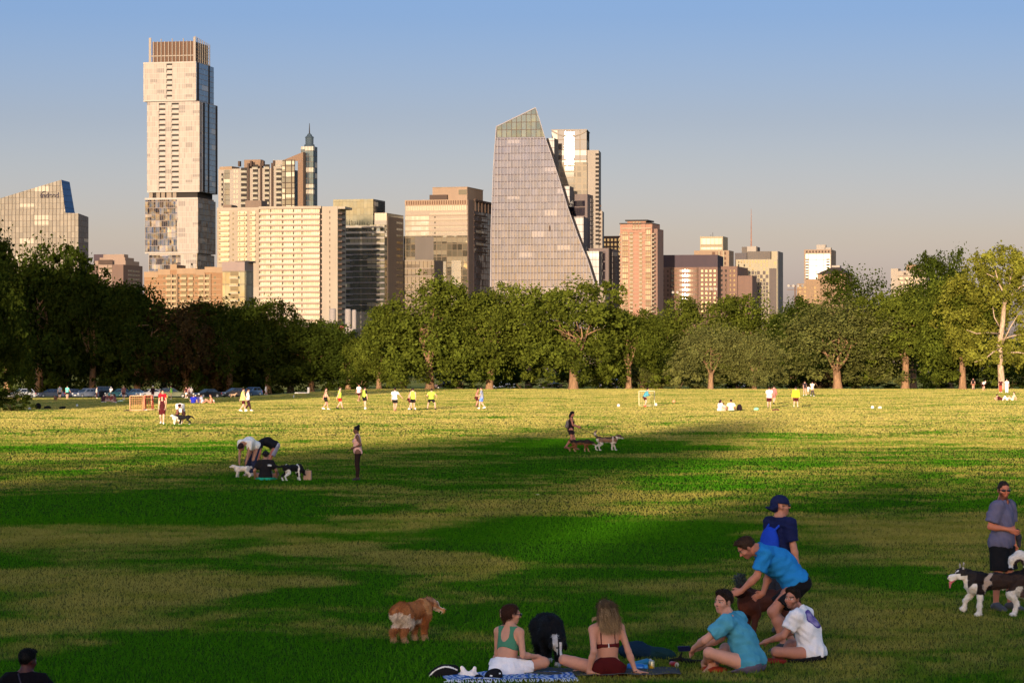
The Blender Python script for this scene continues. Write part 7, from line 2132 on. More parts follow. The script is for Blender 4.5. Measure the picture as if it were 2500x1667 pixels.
def coat_blackwhite(V, q, _):
	C = np.tile(np.array([0.008, 0.008, 0.009]), (len(V), 1)); x, y, z = V.T; w = wob(V, 0.03, 40, 5)
	wh = (0.62, 0.60, 0.57)
	C[(np.abs(x - 0.20 + w) < 0.035)] = wh; C[(x < -0.18) & (z < 0.40 + w) & (x > -0.42) & (np.abs(y) > 0.03) & (y < 0.0)] = wh; C[z < 0.13] = wh
	C[(x < -0.62)] = wh; C[(x > -0.34) & (x < -0.26) & (np.abs(y) < 0.03)] = wh
	return C
def coat_shepherd(V, q, _):
	C = np.tile(np.array([0.150, 0.062, 0.026]), (len(V), 1)); x, y, z = V.T; w = wob(V, 0.03, 40, 5)
	C[(z > 0.45 + w) & (x > -0.46)] = (0.016, 0.011, 0.009); C[(x > 0.20) & (z > 0.40)] = (0.022, 0.013, 0.010); C[z < 0.16] = (0.30, 0.17, 0.09)
	C[(q[:, 0] > 0.05)] = (0.14, 0.07, 0.045); C[(q[:, 2] < -0.035) & (q[:, 0] > 0)] = (0.50, 0.44, 0.38)
	return C
def coat_mix(V, q, _):
	C = np.tile(np.array([0.20, 0.115, 0.07]), (len(V), 1)); x, y, z = V.T; w = wob(V, 0.04, 40, 5)
	C[(z > 0.52 + w)] = (0.045, 0.026, 0.020); C[(z < 0.36 + w*0.5)] = (0.55, 0.48, 0.40); C[(x < -0.33) & (z < 0.50)] = (0.60, 0.54, 0.46); C[z > 0.66] = (0.06, 0.035, 0.028)
	C[(x < -0.38) & (z > 0.62)] = (0.17, 0.11, 0.08); C[(x < -0.42) & (z > 0.66) & (z < 0.76)] = (0.45, 0.38, 0.32)
	hd = np.linalg.norm(q, axis=1) < 0.19; C[hd] = (0.09, 0.045, 0.032); C[hd & (q[:, 2] < -0.03)] = (0.6, 0.54, 0.48); C[np.abs(x - 0.28) < 0.02] = (0.5, 0.42, 0.36)
	return C

def near_dogs():
	dog('black and white husky walking with its tongue out and tail curled over its back', at(2437, 1505), 183, coat_husky, hs=0.63, length=0.62, h=0.0085, fur=20000, fl=0.020, seed=1, fluff=1.02, tongue=True, bulk=0.93,
		headpos=(0.50, 0.02, 0.555), headrot=(10, 4, 0), legs={'fl': (0.27, 0), 'fr': (0.44, 0.06), 'hl': (-0.20, 0), 'hr': (-0.52, 0.03)},
		tail=[(-0.36, 0, 0.55, 0.050), (-0.40, 0, 0.66, 0.058), (-0.36, 0, 0.76, 0.064), (-0.27, 0.02, 0.80, 0.060), (-0.18, 0.03, 0.74, 0.050), (-0.155, 0.03, 0.64, 0.025)])
	dog('golden and cream long haired dog standing on the dark grass, seen from behind', at(1004, 1569), 56, coat_golden, hs=0.49, length=0.56, h=0.0085, fur=24000, fl=0.034, seed=2, fluff=1.35, ears='flop', bulk=1.22, collar=(0.012, 0.012, 0.014),
		headpos=(0.53, -0.03, 0.545), headrot=(-42, 24, 0), legs={'fl': (0.20, 0), 'fr': (0.26, 0), 'hl': (-0.34, 0), 'hr': (-0.28, 0)}, tail=[(-0.34, 0, 0.52, 0.05), (-0.42, 0, 0.47, 0.05), (-0.44, 0, 0.40, 0.03)])
	dog('shaggy black dog with thin white blaze lowering its head behind the two women', at(1338, 1628), 279, coat_black, hs=0.56, length=0.50, h=0.010, fur=14000, fl=0.035, seed=3, fluff=1.3, ears='flop', bulk=1.30, muzzle=0.9,
		headpos=(0.46, 0.05, 0.30), headrot=(10, 48, 0), tail=[(-0.34, 0, 0.54, 0.05), (-0.44, 0, 0.48, 0.04), (-0.46, 0, 0.36, 0.02)])
	dog('reddish brown smooth dog standing under the hands of the man in blue', at(1878, 1564), 214, coat_brown, hs=0.66, length=0.58, h=0.010, fur=2500, fl=0.012, seed=4, ears='flop', collar=(0.10, 0.02, 0.02),
		headpos=(0.40, 0.0, 0.60), headrot=(30, 8, 0), tail=[(-0.32, 0, 0.52, 0.03), (-0.44, 0, 0.42, 0.02), (-0.47, 0, 0.30, 0.01)])
near_people(); near_dogs()
# ---------------------------------------------------------------- people and dogs in the middle and far field
LIME = (0.42, 0.60, 0.06); WHT = (0.72, 0.69, 0.64); BLK = (0.012, 0.011, 0.012); MAR = (0.055, 0.010, 0.012); SK1 = (0.48, 0.28, 0.20); SK2 = (0.30, 0.15, 0.095); SK3 = (0.13, 0.062, 0.040)
NAVY = (0.015, 0.018, 0.055)
def stand(**k): return dict(k)
def walk(ph=1, sw=0.22, **k):
	p = dict(pel=(0, 0, 0.93), la=(0.20*ph, 0.09, 0.08 if ph > 0 else 0.14), ra=(-0.24*ph, -0.09, 0.14 if ph > 0 else 0.08), lh=(-sw*ph*0.8, 0.22, 0.88), rh=(sw*ph, -0.22, 0.90))
	p.update(k); return p
def lunge(**k):
	p = dict(pel=(0, 0, 0.86), la=(0.12, 0.33, 0.08), ra=(-0.10, -0.33, 0.08), lk=(1, 0.5, 0), rk=(1, -0.5, 0), lh=(0.22, 0.36, 0.95), rh=(0.10, -0.42, 0.98), chest=(0.05, 0, 1.14), neck=(0.11, 0, 1.35)); p.update(k); return p
def bend(**k):
	p = dict(pel=(-0.20, 0, 0.90), chest=(0.06, 0, 1.05), neck=(0.28, 0, 1.00), hc=(0.40, 0, 0.88), hpitch=75, lh=(0.32, 0.13, 0.46), rh=(0.34, -0.13, 0.46), la=(0.0, 0.12, 0.08), ra=(-0.06, -0.12, 0.08)); p.update(k); return p
def sitx(**k):
	p = dict(pel=(0, 0, 0.115), chest=(0.04, 0, 0.385), neck=(0.08, 0, 0.59), ra=(0.30, 0.06, 0.065), la=(0.20, -0.06, 0.075), rk=(0.3, -1, 0.25), lk=(0.3, 1, 0.25), rt=(0.1, 1, -0.2), lt=(0.1, -1, -0.2), rh=(0.27, -0.25, 0.24), lh=(0.27, 0.25, 0.24)); p.update(k); return p
def lounge(**k):   # sitting with legs stretched out, leaning back on the hands
	p = dict(pel=(0, 0, 0.115), chest=(-0.10, 0, 0.37), neck=(-0.16, 0, 0.57), la=(0.72, 0.09, 0.07), ra=(0.60, -0.10, 0.07), lk=(0.2, 0.1, 1), rk=(0.2, -0.1, 1), lt=(0.3, 0.2, 1), rt=(0.3, -0.2, 1), lh=(-0.36, 0.24, 0.06), rh=(-0.36, -0.24, 0.06)); p.update(k); return p

def fig(label, x, y, heading, pose, wear, h=0.024, **k):
	return person(label, at(x, y), heading, pose, wear, h=h, fine=False, face=False, **k)

def mid_people():
	H = 0.014
	fig('woman with black hair in a bun, pink sleeveless top and dark leggings standing alone', 873, 1173, 182, stand(lh=(0.10, 0.10, 1.08), le=(-1, 0.5, 0), rh=(0.12, -0.08, 1.06), re=(-1, -0.5, 0), hpitch=5),
		[('tank', (0.62, 0.36, 0.31), {'hem': 0.10, 'loose': 0.016}), ('leggings', (0.022, 0.012, 0.010), {}), ('shoes', (0.02, 0.012, 0.012))], h=H, S=0.93, fem=True, skin=SK3, hair=('bun', (0.006, 0.005, 0.006)), seed=11)
	fig('man in white t-shirt and navy trousers bending down to a small white dog', 610, 1162, 236, bend(), [('tshirt', WHT, {'sleeve': 0.7, 'wide': 0.02}), ('pants', (0.018, 0.022, 0.050), {}), ('shoes', (0.40, 0.30, 0.24))], h=H, S=1.04, skin=SK2, hair=('short', (0.02, 0.008, 0.006)), seed=12)
	fig('person in black top and light grey shorts bending behind the seated person in black', 655, 1157, 186, bend(hyaw=10), [('tshirt', (0.010, 0.010, 0.014), {}), ('shorts', (0.26, 0.25, 0.31), {'len': 0.7, 'wide': 0.04}), ('shoes', (0.1, 0.1, 0.1))], h=H, S=1.0, skin=(0.40, 0.14, 0.09), hair=('short', (0.02, 0.01, 0.01)), seed=13)
	w, f = fig('person in black t-shirt, black cap and turquoise shorts sitting with back turned', 648, 1172, 92, sitx(lh=(0.20, 0.34, 0.12), rh=(0.20, -0.34, 0.12)), [('tshirt', BLK, {'hem': 0.06, 'loose': 0.022, 'sleeve': 0.7}), ('shorts', (0.020, 0.34, 0.25), {'wide': 0.05, 'len': 0.75}), ('cap', (0.010, 0.010, 0.012), {})], h=H, S=0.98, skin=SK2, hair=('crop', (0.01, 0.008, 0.008)), seed=14)
	mb = MB(); c = f.hw(-0.128, 0, 0.055)
	for q in (1, -1): mb.tube([Vector(c), Vector(f.hw(-0.124, q*0.022, 0.066)), Vector(f.hw(-0.122, q*0.028, 0.05)), Vector(c)], [0.006, 0.010, 0.010, 0.006], 5)
	mb.build('cap_logo', plain('logo_white', (0.75, 0.73, 0.70), 0.6), w)
	fig('woman with long dark hair walking two dogs, with a grey patterned rucksack', 1394, 1098, 2, walk(1, rh=(0.30, -0.16, 1.02), lh=(0.34, 0.12, 1.05), hpitch=20, re=(-1, -0.3, -0.6), le=(-1, 0.3, -0.6)),
		[('tank', (0.020, 0.010, 0.014), {}), ('shorts', (0.022, 0.012, 0.016), {'len': 0.45}), ('bag', (0.16, 0.13, 0.12), {'size': 0.92}), ('shoes', (0.20, 0.07, 0.05))], h=H, S=0.92, fem=True, skin=(0.38, 0.15, 0.095), hair=('long', (0.012, 0.007, 0.008)), seed=15)
	# far figures
	g = 'people playing football'
	fig('woman in dark maroon top and shorts walking towards the camera, white shoes', 396, 1035, 272, walk(1), [('tank', MAR, {}), ('shorts', (0.06, 0.008, 0.010), {'len': 0.7}), ('shoes', WHT)], h=0.018, S=0.96, fem=True, skin=SK1, hair=('long', (0.05, 0.018, 0.012)), seed=16)
	fig('person in bright red t-shirt standing behind the woman in maroon', 397, 1012, 265, stand(hyaw=20), [('tshirt', (0.45, 0.008, 0.020), {'loose': 0.03}), ('shorts', (0.05, 0.01, 0.01), {'len': 0.8}), ('shoes', (0.3, 0.25, 0.2))], h=0.02, S=0.98, skin=SK1, hair=('short', (0.03, 0.012, 0.01)), seed=17)
	fig('man in white shirt with dark hair crouching over a black and a white dog', 441, 1031, 262, bend(pel=(-0.18, 0, 0.72), chest=(0.0, 0, 0.98), neck=(0.18, 0, 1.05), hc=(0.30, 0, 0.98), hpitch=60, lh=(0.38, 0.18, 0.50), rh=(0.36, -0.12, 0.50), lk=(1, 0.6, 0), rk=(1, -0.6, 0)),
		[('tshirt', WHT, {'sleeve': 0.8, 'loose': 0.03}), ('shorts', MAR, {'len': 0.8}), ('shoes', (0.2, 0.1, 0.08))], h=0.018, S=1.02, skin=(0.18, 0.06, 0.045), hair=('short', (0.012, 0.005, 0.006)), seed=18)
	P = [  # label, x, y, heading, pose, wear, fem, hair colour
		('bare chested player with black shorts walking at the left end of the football game', 795, 1000, 10, walk(1), [('shorts', BLK, {}), ('shoes', WHT)], (0.46, 0.24, 0.17), 'short'),
		('player in lime bib and red shorts walking right', 829, 999, 8, walk(-1), [('vest', LIME, {}), ('shorts', (0.42, 0.02, 0.015), {}), ('shoes', BLK)], SK1, 'short'),
		('player in white t-shirt and black cap behind the lime bib player with dark sleeves', 876, 980, 50, walk(1), [('tshirt', WHT, {}), ('shorts', MAR, {}), ('cap', BLK, {}), ('shoes', SK1)], SK2, None),
		('player in lime bib over a black t-shirt standing with the white ball', 890, 998, 40, stand(la=(0.12, 0.1, 0.09)), [('tshirt', BLK, {'sleeve': 0.7}), ('vest', LIME, {'loose': 0.030, 'hem': 0.04}), ('shorts', BLK, {}), ('shoes', BLK)], SK1, 'short'),
		('player in white t-shirt and black shorts with an arm stretched out to the right', 964, 1004, 80, walk(1, rh=(0.15, -0.52, 1.02)), [('tshirt', WHT, {}), ('shorts', BLK, {}), ('shoes', (0.30, 0.14, 0.09))], SK1, 'short'),
		('bare chested player beside the player on the ball', 999, 1000, 12, lunge(), [('shorts', MAR, {}), ('shoes', WHT)], (0.48, 0.27, 0.19), 'short'),
		('player in lime bib and black shorts with the ball at his feet, back turned', 1008, 1002, 88, walk(-1), [('vest', LIME, {}), ('shorts', BLK, {}), ('shoes', BLK)], SK1, 'short'),
		('player in lime t-shirt and black shorts standing in a wide stance', 1053, 1000, 82, lunge(), [('tshirt', LIME, {}), ('shorts', BLK, {}), ('shoes', BLK)], SK1, 'short'),
		('bare chested man in maroon shorts meeting the man in blue shorts', 1163, 994, 8, lunge(lh=(0.3, 0.1, 1.0)), [('shorts', MAR, {'len': 0.7}), ('shoes', BLK)], (0.40, 0.17, 0.11), 'short'),
		('man in grey blue t-shirt and bright blue shorts facing the bare chested man', 1176, 998, 172, walk(1, lh=(0.3, 0.15, 1.05)), [('tshirt', (0.20, 0.23, 0.31), {}), ('shorts', (0.12, 0.22, 0.62), {'len': 0.7}), ('shoes', WHT)], SK1, 'short'),
		('player in pale lime bib leading a pair at the left of the game', 593, 1005, 15, walk(1), [('vest', (0.52, 0.62, 0.14), {'loose': 0.035, 'hem': 0.12}), ('shorts', MAR, {'len': 0.7}), ('shoes', WHT)], SK1, 'short'),
		('player in white top and one black legging beside the pale lime bib', 605, 1003, 10, walk(-1), [('tshirt', WHT, {}), ('leggings', (0.03, 0.012, 0.016), {}), ('shoes', WHT)], SK1, 'short'),
		('goalkeeper in teal shirt and maroon shorts leaning by the small goal', 1574, 993, 12, lunge(chest=(0.12, 0, 1.12), neck=(0.22, 0, 1.30), lh=(0.42, 0.1, 1.05), rh=(0.40, -0.1, 1.05)), [('shirt', (0.06, 0.24, 0.30), {}), ('shorts', MAR, {}), ('shoes', (0.42, 0.05, 0.02))], SK1, 'short'),
		('man in white t-shirt and dark maroon shorts walking away at the right', 1878, 998, 84, walk(-1), [('tshirt', WHT, {'loose': 0.025}), ('shorts', MAR, {'len': 0.7}), ('shoes', (0.25, 0.2, 0.1))], SK1, 'short'),
		('person in red checked shirt partly behind the man in white', 1889, 987, 60, walk(1), [('shirt', (0.46, 0.13, 0.12), {}), ('shorts', (0.3, 0.12, 0.1), {}), ('shoes', BLK)], SK1, 'short'),
		('walker in black and white top crossing by the dusty trees', 1965, 966, 100, walk(1), [('tshirt', (0.03, 0.02, 0.025), {}), ('shorts', (0.35, 0.2, 0.15), {}), ('shoes', WHT)], SK1, 'short'),
		('small child in white between the two walkers at the right', 1974, 964, 90, stand(), [('tshirt', WHT, {}), ('shorts', WHT, {}), ('shoes', BLK)], SK1, 'short'),
		('walker in cream clothes with dark legs at the right', 1983, 967, 60, walk(-1), [('tshirt', (0.62, 0.55, 0.42), {'hem': 0.25, 'loose': 0.03}), ('pants', (0.06, 0.05, 0.04), {}), ('shoes', WHT)], SK1, 'short'),
		('person in dark clothes leaning at the very thick trunk', 2376, 952, 100, stand(), [('tshirt', (0.02, 0.012, 0.012), {}), ('shorts', (0.25, 0.10, 0.07), {}), ('shoes', BLK)], SK1, 'short'),
		('person in white top stooping between the thick trunk and the sycamore', 2400, 953, 20, lunge(chest=(0.18, 0, 1.05), neck=(0.32, 0, 1.18)), [('tshirt', WHT, {}), ('shorts', MAR, {}), ('shoes', (0.4, 0.2, 0.1))], SK1, 'short'),
		('person in dark top and red trousers left of the sycamore trunk', 2443, 958, 270, stand(), [('tshirt', (0.05, 0.01, 0.012), {}), ('pants', (0.42, 0.06, 0.04), {}), ('shoes', WHT)], SK1, 'short'),
		('person all in white with dark belt standing right of the sycamore trunk', 2458, 959, 265, stand(), [('tshirt', WHT, {}), ('pants', WHT, {}), ('shoes', WHT)], SK1, 'short'),
		('man in white t-shirt and white cap standing behind the left picnic group', 271, 970, 90, stand(), [('tshirt', WHT, {'loose': 0.03}), ('pants', MAR, {}), ('cap', WHT, {}), ('shoes', BLK)], SK2, None),
		('person in brown pink clothes standing between the teal and pale blue cars', 302, 976, 270, walk(1), [('tshirt', (0.16, 0.07, 0.07), {'loose': 0.03}), ('shorts', (0.05, 0.015, 0.015), {}), ('shoes', WHT)], SK1, 'short'),
		('person in dark maroon top behind the orange net goal', 320, 968, 30, stand(), [('tshirt', (0.04, 0.012, 0.016), {}), ('pants', BLK, {}), ('cap', (0.4, 0.36, 0.34), {}), ('shoes', BLK)], SK1, None),
		('person in white top with raised arm behind the orange net goal', 328, 968, 200, stand(lh=(0.15, 0.25, 1.95), le=(0, 1, 0.2)), [('tshirt', WHT, {}), ('pants', BLK, {}), ('shoes', BLK)], (0.5, 0.32, 0.26), 'short'),
		('person in purple shirt standing above the orange net goal', 350, 968, 100, stand(), [('tshirt', (0.045, 0.035, 0.24), {'loose': 0.03}), ('pants', (0.06, 0.05, 0.2), {}), ('shoes', BLK)], SK1, 'short'),
		('person in black with pale cap and white socks beside the white car', 373, 974, 285, stand(), [('shirt', (0.02, 0.008, 0.010), {}), ('shorts', MAR, {}), ('cap', (0.6, 0.54, 0.5), {}), ('socks', WHT, {'h': 0.75}), ('shoes', WHT)], SK1, None),
		('person in light grey t-shirt standing in front of the green wagon', 390, 969, 95, stand(), [('tshirt', (0.42, 0.38, 0.42), {'loose': 0.03}), ('shorts', BLK, {}), ('shoes', BLK)], SK2, 'short'),
		('person in lime t-shirt and pale shorts holding a yellow bag', 418, 975, 185, stand(lh=(0.35, 0.25, 0.95), rh=(0.2, -0.3, 0.9)), [('tshirt', (0.30, 0.62, 0.10), {'loose': 0.03}), ('shorts', (0.55, 0.48, 0.20), {'len': 0.8}), ('shoes', WHT)], SK1, 'short'),
		('person in dark maroon shirt and white shorts left in a group of three', 455, 972, 210, walk(1), [('tshirt', (0.045, 0.008, 0.014), {'loose': 0.03}), ('shorts', WHT, {'len': 0.8}), ('shoes', WHT)], SK1, 'short'),
		('person in pink top in the middle of a group of three', 462, 970, 270, stand(), [('tshirt', (0.55, 0.36, 0.38), {}), ('shorts', (0.04, 0.012, 0.014), {}), ('shoes', BLK)], SK1, 'short'),
		('man in white t-shirt and white cap right in a group of three', 467, 970, 280, stand(rh=(0.1, -0.4, 0.9)), [('tshirt', WHT, {}), ('shorts', (0.28, 0.28, 0.30), {}), ('cap', WHT, {}), ('shoes', BLK)], SK1, None),
		('person in pale pink clothes standing right of the dark car', 543, 966, 280, walk(1), [('tshirt', (0.66, 0.50, 0.48), {}), ('pants', (0.60, 0.36, 0.34), {}), ('shoes', SK1)], SK1, 'short'),
		('person in dark clothes standing with a tan dog', 566, 967, 270, stand(), [('tshirt', (0.035, 0.015, 0.028), {}), ('shorts', (0.05, 0.02, 0.03), {}), ('shoes', BLK)], SK2, 'short'),
		('person in white clothes striding along the far edge of the lawn', 649, 964, 10, walk(1), [('tshirt', WHT, {'loose': 0.035, 'hem': 0.12}), ('shorts', (0.66, 0.60, 0.52), {'len': 0.9}), ('shoes', WHT)], SK1, 'short'),
		('person in grey t-shirt and black shorts in front of the navy sedan', 146, 975, 85, stand(), [('tshirt', (0.16, 0.19, 0.24), {}), ('shorts', BLK, {}), ('shoes', (0.35, 0.12, 0.05))], SK1, 'short'),
		('person in turquoise t-shirt in front of the low white roofed car', 164, 974, 60, stand(rh=(0.2, -0.38, 0.95)), [('tshirt', (0.12, 0.50, 0.40), {'loose': 0.03}), ('shorts', BLK, {}), ('shoes', (0.4, 0.3, 0.26))], SK1, 'short'),
		('person in white top with dark legs by the black off-roader', 236, 972, 0, stand(), [('tshirt', (0.45, 0.43, 0.40), {}), ('pants', (0.05, 0.02, 0.02), {}), ('shoes', WHT)], SK1, 'short')]
	for i, (lab, x, y, hd, po, we, sk, hr) in enumerate(P):
		fig(lab, x, y, hd, po, we, h=0.026, S=0.62 if 'child' in lab else 1.0 + 0.03*math.sin(i*2.1), skin=sk, hair=(hr, (0.03, 0.014, 0.010)) if hr else None, seed=30+i, group=g if 'player' in lab else 'people standing about the field')
	def number_one(f, V, C):
		z = (V - f.chest) @ f.u1; y = (V - f.chest) @ f.lat; x = (V - f.chest) @ f.fw
		C[(x < 0) & (np.abs(y) < 0.028) & (z > -0.12) & (z < 0.13)] = (0.03, 0.02, 0.02); return C
	fig('goalkeeper in yellow jersey numbered one and maroon shorts, back turned', 1943, 996, 90, stand(la=(0, 0.16, 0.08), ra=(0, -0.16, 0.08)), [('shirt', (0.72, 0.58, 0.03), {'pattern': number_one, 'loose': 0.025, 'hem': 0.1}), ('shorts', MAR, {'len': 0.8}), ('socks', (0.6, 0.5, 0.3), {'h': 0.8}), ('shoes', BLK)], h=0.018, S=1.0, skin=SK1, hair=('short', (0.02, 0.01, 0.01)), seed=90)
	Q = [('woman in white with long dark hair sitting on the lit grass', 1757, 1003, 30, sitx(), [('tshirt', (0.70, 0.64, 0.62), {'loose': 0.03}), ('shorts', (0.68, 0.6, 0.56), {'wide': 0.04})], SK1, ('long', (0.03, 0.008, 0.012)), 1.0),
		 ('small child with dark hair sitting beside the woman in white', 1767, 1003, 120, sitx(), [('tshirt', (0.6, 0.42, 0.36), {}), ('shorts', (0.62, 0.5, 0.42), {})], SK1, ('short', (0.05, 0.015, 0.012)), 0.72),
		 ('man in pale green t-shirt sitting with his back turned', 1785, 1004, 92, sitx(), [('tshirt', (0.58, 0.66, 0.40), {'loose': 0.035}), ('shorts', (0.03, 0.05, 0.04), {})], SK2, ('short', (0.02, 0.008, 0.008)), 1.04),
		 ('person in dark top lying on the grass with white trousers', 2445, 978, 8, lounge(chest=(-0.26, 0, 0.26), neck=(-0.44, 0, 0.36), lh=(-0.5, 0.2, 0.06), rh=(-0.5, -0.2, 0.06)), [('tshirt', (0.06, 0.012, 0.014), {'loose': 0.03}), ('pants', WHT, {}), ('shoes', SK1)], SK1, ('short', (0.04, 0.012, 0.01)), 1.0),
		 ('person in beige top propped up behind the reclining dark top', 2472, 977, 175, lounge(), [('tshirt', (0.55, 0.44, 0.30), {}), ('pants', WHT, {}), ('shoes', WHT)], SK1, ('short', (0.04, 0.02, 0.014)), 1.0),
		 ('person in black and white sitting at the left of the picnic', 252, 982, 60, sitx(), [('tshirt', (0.05, 0.018, 0.026), {}), ('shorts', WHT, {'wide': 0.03})], SK1, ('short', (0.02, 0.008, 0.008)), 1.0),
		 ('person in brown sitting second from the left of the picnic', 262, 980, 270, sitx(), [('tshirt', (0.14, 0.06, 0.06), {}), ('shorts', MAR, {})], SK1, ('short', (0.02, 0.008, 0.008)), 1.0),
		 ('person in reddish brown sitting third in the picnic', 272, 981, 250, sitx(), [('tshirt', (0.18, 0.05, 0.045), {}), ('shorts', (0.3, 0.1, 0.08), {})], SK1, ('short', (0.02, 0.008, 0.008)), 1.0),
		 ('person in white skirt sitting at the right end of the picnic', 281, 983, 160, sitx(), [('tshirt', (0.24, 0.09, 0.08), {}), ('shorts', WHT, {'wide': 0.05, 'len': 0.8})], SK1, ('long', (0.05, 0.02, 0.016)), 1.0),
		 ('person in royal blue sitting left in the middle picnic', 472, 985, 85, sitx(), [('tshirt', (0.016, 0.024, 0.30), {'loose': 0.035}), ('pants', (0.03, 0.03, 0.12), {})], SK1, ('short', (0.16, 0.11, 0.09)), 1.0),
		 ('person in purple blue with long brown hair in the middle picnic', 482, 984, 90, sitx(), [('tshirt', (0.12, 0.10, 0.28), {'loose': 0.035}), ('pants', (0.03, 0.03, 0.12), {})], SK1, ('long', (0.10, 0.065, 0.05)), 1.0),
		 ('person in white t-shirt leaning back in the middle picnic', 494, 984, 30, lounge(), [('tshirt', (0.58, 0.55, 0.64), {'loose': 0.03}), ('pants', (0.42, 0.26, 0.24), {}), ('shoes', WHT)], SK1, ('short', (0.03, 0.012, 0.012)), 1.0),
		 ('bare shouldered person facing the middle picnic from the right', 514, 985, 190, lounge(neck=(-0.02, 0, 0.6), chest=(-0.03, 0, 0.38)), [('shorts', (0.35, 0.16, 0.10), {})], (0.42, 0.19, 0.11), ('short', (0.02, 0.008, 0.008)), 1.0)]
	for i, (lab, x, y, hd, po, we, sk, hr, S) in enumerate(Q):
		fig(lab, x, y, hd, po, we, h=0.024, S=S, skin=sk, hair=hr, seed=120+i, fem=hr[0] == 'long', group='people sitting about the field')

def mid_dogs():
	stand_tail = None
	dog('small fluffy white dog under the hands of the bending man', at(592, 1165), 184, coat_white, hs=0.36, length=0.56, h=0.014, fur=3500, fl=0.03, seed=11, fluff=1.3, ears='flop', headpos=(0.50, 0, 0.58), tail=[(-0.34, 0, 0.52, 0.045), (-0.44, 0, 0.55, 0.04), (-0.48, 0, 0.50, 0.02)])
	dog('black and white dog seen from behind, nosing at the paper bag', at(714, 1173), 42, coat_blackwhite, hs=0.50, length=0.60, h=0.014, fur=3000, fl=0.022, seed=12, ears='flop', headpos=(0.48, 0, 0.34), headrot=(0, 45, 0), tail=[(-0.36, 0, 0.54, 0.035), (-0.48, 0.18, 0.50, 0.035), (-0.56, 0.42, 0.55, 0.045), (-0.66, 0.56, 0.56, 0.03)])
	dog('dark brown shepherd type dog walking at the heel of the woman', at(1416, 1103), 2, coat_shepherd, hs=0.50, length=0.68, h=0.014, fur=3500, fl=0.025, seed=13, headpos=(0.62, 0, 0.42), headrot=(0, 18, 0), tail=[(-0.36, 0, 0.50, 0.045), (-0.48, 0, 0.54, 0.045), (-0.56, 0, 0.60, 0.025)], legs={'fl': (0.42, 0), 'fr': (0.22, 0), 'hl': (-0.48, 0), 'hr': (-0.26, 0)})
	dog('grey brown husky type dog with raised tail walking ahead on a lead', at(1480, 1100), 0, coat_mix, hs=0.58, length=0.64, h=0.014, fur=3500, fl=0.022, seed=14, ears='flop', collar=(0.4, 0.34, 0.30), headpos=(0.57, 0, 0.60), headrot=(0, 14, 0), tail=[(-0.35, 0, 0.55, 0.04), (-0.46, 0, 0.64, 0.045), (-0.48, 0, 0.76, 0.045), (-0.42, 0, 0.84, 0.03)], legs={'fl': (0.40, 0), 'fr': (0.24, 0.02), 'hl': (-0.42, 0), 'hr': (-0.28, 0)})
	dog('white dog on the left side of the crouching man', at(432, 1036), 228, coat_white, hs=0.52, length=0.5, h=0.018, fur=0, seed=15, ears='flop', headpos=(0.46, 0, 0.62))
	dog('black dog turned away on the right side of the crouching man', at(450, 1036), 178, coat_black, hs=0.56, length=0.56, h=0.018, fur=0, seed=16, ears='flop', headpos=(0.52, 0.05, 0.56))
	dog('tan dog standing by the person in dark clothes', at(569, 970), 5, lambda V, q, _: np.tile(np.array([0.46, 0.30, 0.18]), (len(V), 1)), hs=0.55, h=0.024, fur=0, seed=17)
	dog('small brown dog on the grass in front of the navy sedan', at(136, 979), 120, lambda V, q, _: np.tile(np.array([0.22, 0.09, 0.05]), (len(V), 1)), hs=0.45, h=0.024, fur=0, seed=18)
	# lead from her hand to the front dog
	a = at(1394, 1098) + Vector((0.36, -0.02, 0.94)); b = at(1480, 1100) + Vector((0.30, 0, 0.60))
	mb = MB(); pts = []
	for i in range(13):
		t = i/12; p = a.lerp(b, t); p.z -= 0.16*math.sin(PI*t)*(1-0.5*t); pts.append(p)
	mb.tube(pts, 0.011, 5); tag(mb.build('dog_lead', plain('lead_black', (0.015, 0.012, 0.010), 0.7), None), 'dark dog lead from the woman to the dog ahead', 'lead')
mid_people(); mid_dogs()
